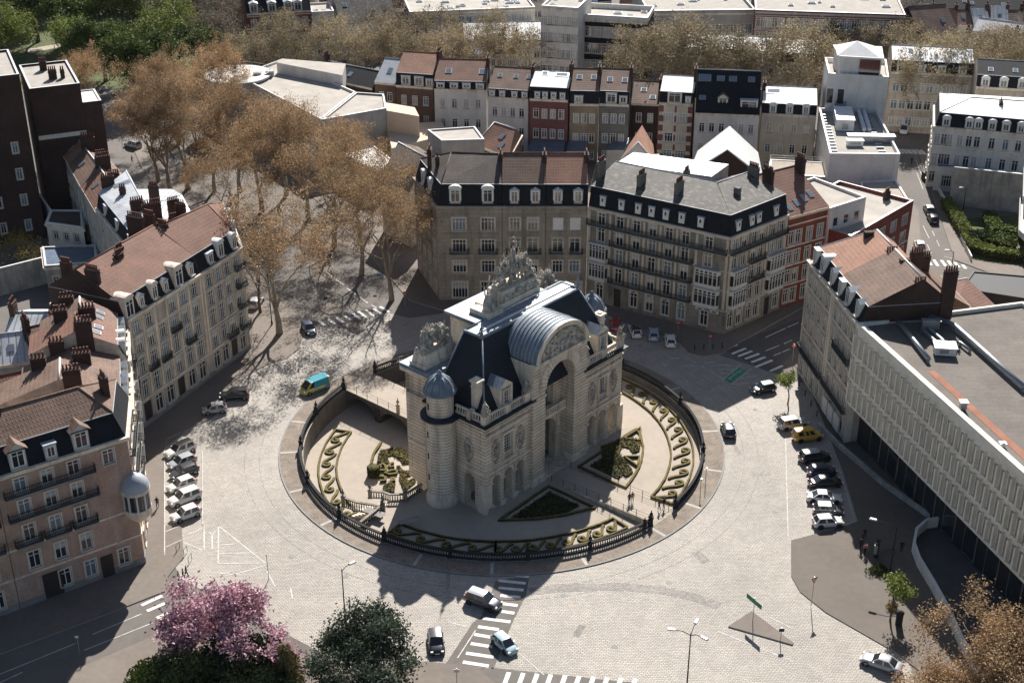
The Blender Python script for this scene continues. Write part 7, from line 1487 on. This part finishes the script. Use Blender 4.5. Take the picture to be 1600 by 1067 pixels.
car('pale blue silver car, third of the parked four', (335, 215), (332, 130), (.35, .42, .50), 'hatch', org=O8, group=g3)
car('white hatchback nearest the pavement corner, last of the parked four', (446, 258), (436, 170), WHT, 'hatch', org=O8, group=g3)
car('dark car parked behind another on the right hand street', (234, 640), (215, 600), DGR, 'hatch', WHT, org=OR)
car('second dark car parked on the right hand street nearer the crossing', (256, 686), (232, 645), BLK, 'hatch', org=OR)
car('white car driving up the right hand street before the zebra crossing', (188, 820), (170, 772), WHT, 'hatch', org=OR, name='moving_car')
car('silver off road car on the avenue behind the bare trees, upper left', (218, 230), (197, 224), SLV, 'suv')
car('white van waiting in the shade behind the long white office', (1413, 194), (1411, 212), WHT, 'van', name='delivery_van', cat='van')
car('dark grey hatchback with a silver roof driving across the zebra strip', (245, 240), (372, 285), DGR, 'suv', SLV, org=O5, name='moving_car')
car('light blue small car driving over the lower zebra strip', (342, 395), (450, 490), (.36, .50, .54), 'mini', org=O5, name='moving_car')
car('black car with a white bonnet stripe facing the camera beside the cedar', (102, 370), (118, 500), BLK, 'hatch', DGR, org=O5, name='moving_car')
car('silver saloon entering at the lower right below the brown tree', (1404, 1044), (1350, 1026), SLV, 'sedan', name='moving_car')
# ---------------------------------------------------------------- lamps, signs, posts
def lamp(lab, px, h, heads, m='cast', r=.09, name='street_lamp', hz=.0):
    p = W(px[0], px[1], 0); t = thing(name, lab, 'street lamp', p); b = MB(); b.lathe((0, 0, 0), [(.16, 0), (.14, .8), (r, .9), (r * .6, h)], 8); putl(b, 'pole', [M[m]], t)
    for a, l in heads:
        d = Vector((math.cos(a), math.sin(a), 0)); b = MB(); b.tube([(0, 0, h - .3), d * l * .5 + Vector((0, 0, h + .1)), d * l + Vector((0, 0, h + .15))], .04, 5); ar = putl(b, 'arm', [M[m]], t)
        b = MB(); e = d * (l + .4) + Vector((0, 0, h + .12)); b.box(e, (.9, .34, .16), a, 0, None, .8); putl(b, 'lamp_head', [M['metal_white']], t)
    return t
lamp('tall lamp post with three pale heads at the bottom of the picture', (1071, 1101), 9.6, [(R(170), 1.6), (R(65), 1.4), (R(-40), 1.2)])
lamp('dark lamp post with a single curved head rising out of the cedar', (541, 990), 9.0, [(R(40), 1.0)])
lamp('lamp post with one long arm standing on the right hand pavement', (1390, 896), 6.9, [(R(155), 2.4)])
lamp('thin lamp post on the tree island between the two trunks', (425, 508), 10.5, [(R(200), .8)])
lamp('lamp post at the zebra crossing of the right hand street', (1484, 434), 5.0, [(R(170), .8)])
lamp('small lamp on the lawn below the stained wall', (1504, 332), 5.0, [(R(180), .6)])
def sign(lab, px, h, shape='disc', col_='red_sign', face=-90, s=.3, name='road_sign', m='metal_grey', zz=0):
    p = W(px[0], px[1], 0); t = thing(name, lab, 'sign', (p.x, p.y, zz)); b = MB(); b.lathe((0, 0, 0), [(.045, 0), (.045, h)], 6); putl(b, 'post', [M[m]], t)
    fr = Matrix.Translation((0, 0, h - s)) @ Matrix.Rotation(R(face + 90), 4, 'Z') @ Matrix.Rotation(R(90), 4, 'X'); b = MB()
    if shape == 'disc': b.lathe((0, 0, 0), [(s, .04), (s, .07), (0, .075)], 20, 0, False, fr, cap=False); b.box((0, 0, .08), (s * 1.4, s * .36, .01), 0, 1, fr)
    elif shape == 'tri': b.add([fr @ Vector(q) for q in ((-s, s * .8, .05), (s, s * .8, .05), (0, -s * .9, .05))], [[0, 2, 1]], 0); b.add([fr @ Vector(q) for q in ((-s * .6, s * .55, .06), (s * .6, s * .55, .06), (0, -s * .5, .06))], [[0, 2, 1]], 1)
    else:
        w_ = s * (2.6 if shape == 'wide' else 1.0); b.box((0, 0, .05), (w_ * 2, s * 1.3, .05), 0, 0, fr); b.box((0, 0, .101), (w_ * 1.9, s * 1.1, .004), 0, 2, fr)
    putl(b, 'sign_plate', [M[col_], M['paint'], M[col_]], t); return t
sign('green and white direction sign on the brown triangular island', (1176, 971), 3.3, 'wide', 'green_sign', -150, .5, 'direction_sign', zz=.16)
sign('small dark sign at the pointed end of the triangular island', (1219, 1003), 1.9, 'sq', 'cast', -90, .3, zz=.16)
sign('give way sign on a tall post at the edge of the right pavement', (1267, 948), 4.2, 'tri', 'red_sign', -60, .5, zz=.12)
sign('no entry sign on the dark pavement in front of the corner building', (1108, 550), 3.0, zz=.12)
sign('no entry sign at the corner of the tan stone house', (1238, 565), 3.0, zz=.12)
sign('blue square sign among the tree trunks of the avenue', (593, 450), 2.8, 'sq', 'blue_sign', -100, .35, zz=.12)
sign('round red rimmed sign near the dark shopfront corner', (633, 480), 2.8, 'disc', 'red_sign', -100, .35, zz=.12)
sign('blue sign on the small island at the avenue crossing', (551, 512), 2.4, 'sq', 'blue_sign', -60, .3, zz=.16)
sign('black signpost on the sandy island at the avenue crossing', (509, 482), 2.0, 'sq', 'cast', -60, .3, zz=.16)
sign('red and blue parking sign by the dark pavement of the corner building', (1059, 525), 2.6, 'disc', 'red_sign', -100, .3, zz=.12)
sign('plain tall post on the left cobbles near the pink tree', (420, 905), 3.6, 'sq', 'cast', -90, .06)
sign('signpost at the near left road beside the leafy shadow', (125, 1022), 2.6, 'sq', 'metal_white', -90, .2, zz=.12)
sign('tan sign box at the bottom edge right of the cedar', (714, 1072), 2.4, 'sq', 'wood_white', -90, .3, zz=.12)
sign('post with a small plate on the ring pavement at the right', (1094, 772), 2.4, 'sq', 'metal_grey', -60, .16, zz=.14)
sign('thin grey post on the ring pavement nearer the road', (1102, 757), 2.6, 'sq', 'metal_grey', -60, .06, zz=.14)
for lab, px, rad, h in [('dark green cylindrical litter bin beside the small plaza tree', (1404, 975), .4, 1.6), ('round dark bin in front of the shaded office', (1380, 728), .35, 1.2)]:
    p = W(*px, .12); b = MB(); b.lathe(p, [(rad, 0), (rad, h), (rad * 1.15, h), (rad * 1.15, h + .12), (rad * .3, h + .3)], 14); top(b, 'litter_bin', [M['cast']], lab, 'litter bin')
p = W(1369, 868, .12); b = MB(); b.box(p, (1.0, .45, 2.0), R(70)); b.box((p.x, p.y, p.z + 2.0), (1.1, .55, .1), R(70)); b.box((p.x - .18, p.y - .1, p.z + .5), (.7, .4, 1.3), R(70), 1); top(b, 'advertising_column', [M['cast'], M['metal_grey']], 'tall dark information panel on the right hand plaza', 'information panel')
for k, px in enumerate([(277, 862), (289, 868), (296, 880)]):
    p = W(*px, .12); b = MB(); b.tube([(p.x - .1, p.y, .12), (p.x - .1, p.y, 1.0), (p.x + .1, p.y + .9, 1.0), (p.x + .1, p.y + .9, .12)], .035, 5); top(b, 'bike_hoop', [M['iron']], 'black steel hoop barrier, %s of three by the left pavement tip' % ['left', 'middle', 'right'][k], 'hoop barrier', 'hoop barriers')
for k in range(9):
    px = (1452 + k * 0, 0); a = Vector(W2(1240, 590)).lerp(W2(1316, 720), k / 8) if k < 5 else Vector(W2(1085, 548)).lerp(W2(1128, 545), (k - 5) / 3); b = MB(); b.lathe((a.x, a.y, .12), [(.09, 0), (.08, .9), (.1, .92), (.02, 1.02)], 8); top(b, 'bollard', [M['iron']], 'thin black bollard along the kerb of the square' , 'bollard', 'bollards along the kerbs')
# ---------------------------------------------------------------- people
def person(lab, px, jacket, trousers, pose='walk', face=0, h=1.74, hair=(.03, .02, .015), z=.12, bag=None, group=None):
    p = W(px[0], px[1], z); s = h / 1.74; sk = {'walk': (.24, -.22), 'stand': (.03, -.02), 'lean': (.05, -.05)}[pose]
    J = {}; V = []; E_ = []; Rr = []
    def v(n, co, r, par=None):
        J[n] = len(V); V.append(Vector(co) * s); Rr.append(r * s)
        if par: E_.append((J[par], J[n]))
    v('pel', (0, 0, .95), .135); v('bel', (0, .01, 1.08), .125, 'pel'); v('che', (0, .01, 1.30), .15, 'bel'); v('ncb', (0, 0, 1.44), .075, 'che'); v('nck', (0, -.01, 1.50), .055, 'ncb'); v('hd1', (0, -.02, 1.58), .085, 'nck'); v('hd2', (0, -.02, 1.67), .09, 'hd1'); v('hd3', (0, -.01, 1.73), .05, 'hd2')
    for sx, st, k in ((-1, sk[0], 'l'), (1, sk[1], 'r')):
        v('hip' + k, (sx * .09, 0, .88), .10, 'pel'); v('kne' + k, (sx * .10, -st * .6, .50), .066, 'hip' + k); v('ank' + k, (sx * .10, -st + .03, .10), .042, 'kne' + k); v('toe' + k, (sx * .11, -st - .14, .04), .036, 'ank' + k)
        v('sho' + k, (sx * .17, .01, 1.39), .065, 'che'); v('elb' + k, (sx * .24, .03 + st * .3, 1.13), .045, 'sho' + k)
        if pose == 'lean': v('wri' + k, (sx * .2, -.25, 1.08), .03, 'elb' + k); v('fng' + k, (sx * .2, -.34, 1.07), .028, 'wri' + k)
        else: v('wri' + k, (sx * .25, -.08 + st * .6, .90), .03, 'elb' + k); v('fng' + k, (sx * .25, -.10 + st * .65, .79), .026, 'wri' + k)
    me = bpy.data.meshes.new('person'); me.from_pydata([tuple(q) for q in V], E_, []); o = bpy.data.objects.new('person', me); col.objects.link(o)
    md = o.modifiers.new('skin', 'SKIN'); 
    for i, sv_ in enumerate(me.skin_vertices[0].data): sv_.radius = (Rr[i], Rr[i] * (.72 if i in (1, 2) else 1)); sv_.use_root = (i == 0)
    o.modifiers.new('sub', 'SUBSURF').levels = 1; o.modifiers['sub'].render_levels = 1
    dg = bpy.context.evaluated_depsgraph_get(); nm = bpy.data.meshes.new_from_object(o.evaluated_get(dg)); o.modifiers.clear(); o.data = nm; nm.materials.clear()
    for c in (jacket, trousers, (.42, .24, .17), hair, (.02, .02, .02)):
        k = 'cl' + str(c)
        if k not in M: D(k, c, .85, 0); M[k].name = 'cloth' if c[0] != .42 else 'skin'
        nm.materials.append(M[k])
    for pl in nm.polygons:
        c = pl.center / s; pl.use_smooth = True
        pl.material_index = 4 if c.z < .09 else 1 if (c.z < .98 and abs(c.x) < .2) else 2 if c.z < .9 else (3 if (c.z > 1.60 and (c.y > -.05 or c.z > 1.68)) else 2) if c.z > 1.49 else 0
    o.location = (p.x, p.y, z); o.rotation_euler = (0, 0, R(face)); tag(o, lab, 'person', group)
    if bag: b = MB(); b.box((.2, .12, .95), (.12, .3, .35)); putl(b, 'bag', [M['lamp_r'] if bag == 'r' else M['iron']], o)
    return o
K_, N_, B_ = (.02, .02, .022), (.03, .035, .06), (.12, .09, .07)
person('person in dark clothes walking alone on the left pavement', (246.5, 793), K_, N_, 'walk', 10)
person('person in a dark coat walking near the pink tree, front of three', (292, 902), K_, K_, 'walk', 120, z=.13)
person('person in black beside another at the crossing by the pink tree', (287, 906), N_, K_, 'walk', 110)
person('person in brown at the left of the group by the pink tree', (280, 910), B_, K_, 'stand', 90)
person('person in black leaning on the front balustrade, left of the leaning pair', (1007, 826), K_, K_, 'lean', 150, z=.14)
person('person in dark jacket leaning on the front balustrade, right of the leaning pair', (1015, 821), N_, K_, 'lean', 150, z=.14)
person('person in dark clothes walking through the front gate with a striding companion', (1037, 794), K_, N_, 'walk', 40, z=.13, bag='k')
person('slim person at the front gate left of the striding person', (1030, 797), (.05, .04, .05), K_, 'walk', 60, z=.13)
person('person in black standing on the front path', (983, 787), K_, K_, 'stand', 200, z=-.15)
person('person in pale skirt standing beside the one in black on the front path', (988, 785), (.25, .12, .1), (.45, .42, .38), 'stand', 170, z=-.15)
person('person with a grey backpack in the group on the right plaza', (1346, 848), (.10, .10, .11), K_, 'stand', 30, bag='k')
person('tall person behind the backpack wearer on the right plaza', (1350, 842), K_, N_, 'stand', -30)
person('person in white and red top on the right plaza', (1351, 866), (.5, .25, .25), K_, 'walk', 0, bag='r')
person('person in dark shirt left of the group on the right plaza', (1344, 858), K_, K_, 'walk', 10)
person('person in black riding jacket standing in the office shade', (1408, 862), K_, K_, 'stand', -20)
person('person at the top of the right hand street by the crossing', (1424, 257), N_, K_, 'walk', 0)
person('person on the avenue pavement under the bare trees', (207, 255), K_, K_, 'walk', 90)
b = MB(); p = W(1388, 866, .12)
for k in (-1, 1): b.tube([(p.x + k * .55 + .33 * math.cos(a), p.y, .12 + .34 + .33 * math.sin(a)) for a in [i * .5236 for i in range(12)]], .03, 5, close=True)
b.tube([(p.x - .55, p.y, .46), (p.x - .1, p.y, .9), (p.x + .45, p.y, .95), (p.x + .55, p.y, .46)], .03, 5); b.tube([(p.x - .1, p.y, .9), (p.x + .1, p.y, .42), (p.x + .45, p.y, .95)], .03, 5); b.tube([(p.x + .4, p.y - .25, 1.1), (p.x + .4, p.y + .25, 1.1)], .02, 4); top(b, 'bicycle', [M['iron']], 'dark bicycle parked beside the information panel', 'bicycle')
# ---------------------------------------------------------------- trees
def tree_mesh(seed, h, cr, trunk_h, leafn, leafs, lm, bark='bark', spread=.9, lean=0, up=.35, depth=5, tr=.32, twig=True, nb=(2, 3), low=.25, drip=0, name='tree', clump=.55):
    """one tree: trunk with limbs, and a crown of many leaf sized faces on the twigs"""
    rg = random.Random(seed); wd = MB(); lf = MB(); ends = []
    cz = trunk_h + (h - trunk_h) * .5; rz = (h - trunk_h) * .55
    def grow(p, d, l, r, lv):
        n = 3; pts = [p]; rad = [r]; q = p.copy(); dd = d.copy()
        for i in range(n):
            dd = (dd + Vector((rg.gauss(0, .13), rg.gauss(0, .13), rg.gauss(0, .08) + up * .10))).normalized(); q = q + dd * l / n; pts.append(q.copy()); rad.append(r * (1 - .38 * (i + 1) / n))
        wd.tube(pts, rad, 7 if lv < 2 else 4 if lv < 4 else 3, 0)
        e = ((q.x / cr) ** 2 + (q.y / cr) ** 2 + ((q.z - cz) / rz) ** 2)
        if lv >= depth or (e > 1.05 and lv > 2): ends.append((q, dd)); ends.append((pts[1], dd)); return
        if lv >= 2: ends.append((pts[2], dd))
        for k in range(rg.choice(nb)):
            a = rg.uniform(0, 6.28); sp = spread * rg.uniform(.45, 1.0); ref = dd.orthogonal().normalized(); nd = (Matrix.Rotation(a, 3, dd) @ ref) * math.sin(sp) + dd * math.cos(sp)
            grow(q if k == 0 or rg.random() < .5 else pts[-2].copy(), nd.normalized(), l * rg.uniform(.68, .9), rad[-1] * rg.uniform(.6, .8), lv + 1)
    tp = [Vector((0, 0, -.2)), Vector((rg.gauss(0, .1), rg.gauss(0, .1), trunk_h * .5)), Vector((rg.gauss(0, .25) + lean, rg.gauss(0, .25), trunk_h))]
    wd.tube(tp, [tr * 1.35, tr, tr * .85], 9, 0); k0 = 4
    for i in range(k0):
        a = 6.28 * i / k0 + rg.uniform(-.4, .4); t_ = rg.uniform(.35, .95) if i else .2; grow(tp[2] if i % 2 else tp[1].lerp(tp[2], .75), Vector((math.cos(a) * t_ * spread, math.sin(a) * t_ * spread, 1)).normalized(), (h - trunk_h) * rg.uniform(.26, .36), tr * .55, 1)
    per = max(1, int(leafn / max(1, len(ends))))
    for q, dd in ends:
        for _ in range(per):
            o = Vector((rg.gauss(0, 1), rg.gauss(0, 1), rg.gauss(0, .8) - drip)) * clump; c = q + o; s = leafs * rg.uniform(.6, 1.3)
            d1 = Vector((rg.gauss(0, 1), rg.gauss(0, 1), rg.gauss(0, .7))).normalized(); d2 = d1.orthogonal().normalized(); d2 = Matrix.Rotation(rg.uniform(0, 6.28), 3, d1) @ d2
            lf.add([c - d1 * s, c - d2 * s * .55, c + d1 * s, c + d2 * s * .55], [[0, 1, 2, 3]])
    return wd.mesh('trunk', M[bark]), lf.mesh('crown', M[lm])
def plant(protos, lab, px, sc=1.0, group=None, name='plane_tree', cat='tree', z=0, rz=None, world=None, sz=1.0):
    pm = protos[rnd.randrange(len(protos))]; p = world or W(px[0], px[1], z)
    t = thing(name, lab, cat, (p[0], p[1], z), rnd.uniform(0, 6.28) if rz is None else rz, group); t.scale = (sc, sc, sc * sz); newobj('trunk', pm[0], t, (0, 0, 0)); newobj('crown', pm[1], t, (0, 0, 0)); return t
PLN = [tree_mesh(s, 21, 8.8, 4.5, 17000, .13, 'leaf_plane', 'bark_pale', .78, up=.42, depth=6, tr=.42, clump=.46) for s in (3, 8, 21)]
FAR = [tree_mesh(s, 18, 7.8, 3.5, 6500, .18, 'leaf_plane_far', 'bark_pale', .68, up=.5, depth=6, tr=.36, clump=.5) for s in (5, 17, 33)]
GRY = [tree_mesh(s, 17, 7.0, 4.0, 4200, .22, 'leaf_grey', 'bark', .85, up=.35, depth=6, tr=.38, clump=.6) for s in (6, 19)]
GRN = [tree_mesh(s, 16, 7.0, 3.5, 12000, .30, 'leaf_green', 'bark', 1.0, up=.2, depth=5, tr=.4, clump=.9) for s in (11, 12)]
FRS = [tree_mesh(s, 16, 6.5, 3.5, 8000, .28, 'leaf_fresh', 'bark', .95, up=.25, depth=5, tr=.36, clump=.85) for s in (14,)]
av = 'bare budding plane trees lining the avenue'
plant(PLN, 'big budding plane tree with a thick dark trunk on the brown island', (437, 522), 1.1, av, rz=.4)
plant([tree_mesh(44, 15, 5, 4.5, 3500, .16, 'leaf_plane', 'bark', .6, up=.6, depth=5, tr=.22, clump=.5)], 'slim forked tree beside the silver car at the stone corner', (407, 489), 1.0, av)
for (x, y, s, lab) in [(612, 470, 1.0, 'budding plane tree nearest the round dormered corner building on the avenue'), (565, 430, 1.0, 'second budding plane tree on the right side of the avenue'), (522, 385, 1.0, 'third budding plane tree on the right side of the avenue'), (482, 345, .98, 'fourth budding plane tree on the right side of the avenue'), (447, 305, .95, 'fifth budding plane tree, in front of the long white building'),
                       (358, 205, .95, 'plane tree just beyond the round cornered pavilion'), (370, 385, 1.0, 'plane tree in the middle of the left avenue row'),
                       (294, 296, 1.0, 'plane tree with pale visible limbs beside the tile roofs'), (267, 299, .95, 'plane tree with visible limbs left of its twin near the tile roofs'), (247, 284, .95, 'plane tree standing right of the pavement walker'), (164, 226, .92, 'lone budding plane tree against the brown brick tower'),
                       (310, 260, .95, 'plane tree in the middle of the upper avenue'), (335, 300, .95, 'plane tree by the upper avenue kerb'), (330, 215, .95, 'plane tree on the upper avenue behind the middle one'), (280, 225, .92, 'plane tree beside the silver off road car'), (560, 330, .8, 'plane tree close to the low white ribbed roof'), (620, 375, .8, 'plane tree leaning over the black slate avenue house'), (410, 330, .95, 'plane tree in the upper centre of the avenue canopy'), (375, 300, .95, 'plane tree in the middle of the thickest canopy'), (530, 300, .75, 'plane tree touching the white rear block')]:
    plant(PLN, lab, (x, y), s * rnd.uniform(.93, 1.08), av, sz=rnd.uniform(.94, 1.1))
pos = []
for i, x in enumerate(range(395, 840, 36)): pos.append((x, 150 + (i % 2) * 8, .95, 'FAR'))
for i, x in enumerate(range(990, 1290, 34)): pos.append((x + (i % 3) * 5, 188 + (i % 2) * 6, 1.22, 'FAR'))
for x, y, s in ((1432, 206, 1.1), (1470, 196, 1.1), (1530, 184, 1.0), (1580, 186, 1.05), (1404, 190, 1.0)): pos.append((x, y, s, 'FAR'))
for i, x in enumerate(range(1400, 1640, 36)): pos.append((x, 158 + (i % 2) * 8, .9, 'FAR'))
for i, x in enumerate(range(350, 840, 84)): pos.append((x, 106 + (i % 3) * 6, .9, 'FAR' if i % 3 else 'GRY'))
for i, x in enumerate(range(1300, 1640, 48)): pos.append((x, 128 + (i % 2) * 8, .8, 'FAR'))
for i, x in enumerate([330, 372, 300, 345, 270, 395]): pos.append((x, 110 - (i % 3) * 22, .95, 'GRY'))
for i, (x, y, s, k) in enumerate(pos): plant(FAR if k == 'FAR' else GRY, 'brown budding tree in the far tree belt' if k == 'FAR' else 'grey leafless tree in the far tree belt', (x + rnd.uniform(-6, 6), y), s * rnd.uniform(.9, 1.1), 'far budding trees' if k == 'FAR' else 'far leafless trees', 'bare_tree')
plain('park_lawn', [W2(*p) for p in [(-300, 150), (150, 135), (330, 160), (420, 60), (380, -60), (-600, -60)]], 'grass', .03)
plain('park_path', [W2(*p) for p in [(40, 78), (130, 62), (135, 66), (45, 84)]], 'gravel', .04)
for i, (x, y, s, k) in enumerate([(224, 160, 1.0, 0), (318, 128, .8, 0), (250, 118, .95, 1), (165, 128, .9, 0), (130, 118, .85, 1), (195, 70, 1.1, 1), (155, 62, .9, 0), (15, 118, .95, 1), (60, 66, 1.1, 1), (100, 72, 1.0, 0), (30, 44, 1.1, 0), (230, 44, 1.0, 0), (-30, 90, 1.0, 0), (280, 92, .9, 1), (140, 14, 1.1, 0), (80, 10, 1.0, 0), (10, 4, 1.1, 0), (200, 10, 1.1, 0), (260, 14, 1.0, 0), (340, 20, 1.0, 0)]):
    plant(FRS if k else GRN, 'fresh light green park tree' if k else 'dense dark green park tree', (x, y), s * 1.2, 'fresh green park trees' if k else 'dark green park trees', 'park_tree')
for i, (x, y) in enumerate([(700, 12), (745, 8), (610, 60), (650, 100), (1530, 40), (1600, 95), (1420, 70)]): plant(GRY, 'grey leafless tree among the far roofs', (x, y), .75, 'leafless trees among far roofs', 'bare_tree')
plant([tree_mesh(61, 9, 5.5, 1.2, 2500, .14, 'leaf_gold', 'bark', 1.1, up=.3, depth=5, tr=.16, clump=.5)], 'leafless spreading climber on the courtyard wall at the left edge', (28, 432), 1.0, None, 'bare_shrub', 'shrub')
# foreground
plant([tree_mesh(71, 10, 10.5, 1.4, 19000, .19, 'leaf_pink', 'bark', 1.25, up=.22, depth=6, tr=.3, clump=.42)], 'pink blossoming cherry tree in the lower left corner of the square', (350, 1052), 1.08, None, 'blossom_tree', rz=1.0)
def conifer(lab, px, h, r, n, lm, name='cedar_tree', s=.2, seed=1):
    rg = random.Random(seed); p = W(*px); t = thing(name, lab, 'tree', p); wd = MB(); lf = MB(); wd.tube([(0, 0, 0), (0, 0, h)], [.35, .05], 8)
    for i in range(n):
        f = (i / n) ** .9; z = h * (.12 + .86 * f); rr = r * (1 - f ** 1.8) ** .8 * rg.uniform(.55, 1.1) + .4; a = i * 2.399 + rg.uniform(-.3, .3); d = Vector((math.cos(a), math.sin(a), 0)); pts = [Vector((0, 0, z)), d * rr * .5 + Vector((0, 0, z + rr * .08)), d * rr + Vector((0, 0, z - rr * .18))]
        wd.tube(pts, [.09, .05, .015], 4); side = Vector((-d.y, d.x, 0))
        for _ in range(int(rr * (46 if n > 150 else 30))):
            g = rg.uniform(.15, 1.02); q = pts[0].lerp(pts[1], g * 2) if g < .5 else pts[1].lerp(pts[2], g * 2 - 1); w = rg.gauss(0, .34) * (1.15 - g * .5) * rr * .5; c = q + side * w + Vector((0, 0, -abs(w) * .35 + rg.uniform(-.2, .06)))
            e = (d * rg.uniform(.3, 1) + side * (1 if w > 0 else -1) * rg.uniform(.2, 1) + Vector((0, 0, rg.uniform(-.6, .1)))).normalized(); u = e.orthogonal().normalized() * s * .22
            lf.add([c - e * s, c - u, c + e * s, c + u], [[0, 1, 2, 3]])
    putl(wd, 'trunk', [M['bark_pale']], t); putl(lf, 'crown', [M[lm]], t)
plant([tree_mesh(52, 11, 8.2, 1.2, 26000, .17, 'leaf_cedar', 'bark_pale', 1.25, up=.12, depth=6, tr=.34, drip=.5, clump=.5)], 'large dark blue green cedar with drooping layered branches at the bottom edge', (570, 1085), 1.0, None, 'cedar_tree', rz=.5)
conifer('small golden conifer between the pink tree and the cedar', (450, 1085), 7.0, 2.0, 130, 'leaf_gold', 'golden_conifer', .2, 4)
def bushes(lab, px, h, r, lm, n=5000, name='evergreen_bush', s=.2):
    p = W(*px); t = thing(name, lab, 'bush', p); b = MB(); rg = random.Random(n + int(px[0]))
    cl = [(Vector((rg.gauss(0, r * .4), rg.gauss(0, r * .4), h * rg.uniform(.3, .75))), r * rg.uniform(.35, .55)) for _ in range(9)]
    c = MB(); c.tube([(0, 0, 0), (0, 0, h * .6)], .12, 6)
    for q, k in cl: c.tube([(0, 0, h * .2), q], .06, 4)
    for _ in range(n):
        q, k = rg.choice(cl); d = Vector((rg.gauss(0, 1), rg.gauss(0, 1), rg.gauss(0, 1))).normalized() * k * rg.uniform(.6, 1.05); e = q + d; e.z = max(.1, e.z); a = Vector((rg.gauss(0, 1), rg.gauss(0, 1), rg.gauss(0, 1))).normalized(); u = a.orthogonal().normalized()
        b.add([e - a * s, e - u * s * .5, e + a * s, e + u * s * .5], [[0, 1, 2, 3]])
    putl(c, 'stem', [M['bark']], t); putl(b, 'foliage', [M[lm]], t)
bushes('dark evergreen shrub mass below the pink tree', (330, 1092), 6.0, 6.0, 'leaf_dark', 11000)
bushes('dark green bush at the bottom edge left of the pink tree', (235, 1098), 4.5, 4.5, 'leaf_green', 7000)
bushes('dark evergreen shrub between the pink tree and the golden conifer', (410, 1090), 6.0, 4.5, 'leaf_dark', 8000)
bushes('low green juniper spreading on the plaza bed', (1369, 893), .7, 1.2, 'leaf_green', 900, 'low_shrub', .12)
bushes('small golden shrub at the foot of the plaza tree', (1393, 950), .6, .8, 'leaf_gold', 500, 'low_shrub', .12)
RB_ = [tree_mesh(81, 13, 8.0, 3.0, 17000, .13, 'leaf_plane', 'bark_pale', .95, up=.3, depth=6, tr=.3, clump=.5)]
plant(RB_, 'rust brown budding tree filling the lower right corner', (1545, 1120), 1.05, None, 'bare_tree', rz=.3)
plant(RB_, 'rust brown budding tree beside the curved ramp wall', (1470, 1150), .8, None, 'bare_tree', rz=2.2)
SM = [tree_mesh(91, 6, 2.3, 2.4, 1500, .16, 'leaf_fresh', 'bark', .8, up=.4, depth=4, tr=.1, clump=.35)]
plant(SM, 'small leafy tree on the right hand plaza beside the litter bin', (1391, 969), 1.0, None, 'young_tree', z=.12)
plant(SM, 'small pale leafed tree on the pavement at the tan stone houses', (1231, 630), .95, None, 'young_tree', z=.12)

# ---------------------------------------------------------------- haze
hz = MB(); hz.box((0, 1200, -4.2), (3600, 2700, 112)); ho = bpy.data.objects.new('haze', hz.mesh('haze', [])); col.objects.link(ho); ho['kind'] = 'stuff'; ho['label'] = 'thin bright air over the far roofs'
hm = bpy.data.materials.new('haze'); hm.use_nodes = True; hm.node_tree.nodes.clear(); vo = hm.node_tree.nodes.new('ShaderNodeVolumePrincipled'); vo.inputs['Color'].default_value = (.82, .90, 1, 1); vo.inputs['Density'].default_value = .000014
ou_ = hm.node_tree.nodes.new('ShaderNodeOutputMaterial'); hm.node_tree.links.new(vo.outputs[0], ou_.inputs['Volume']); ho.data.materials.append(hm)
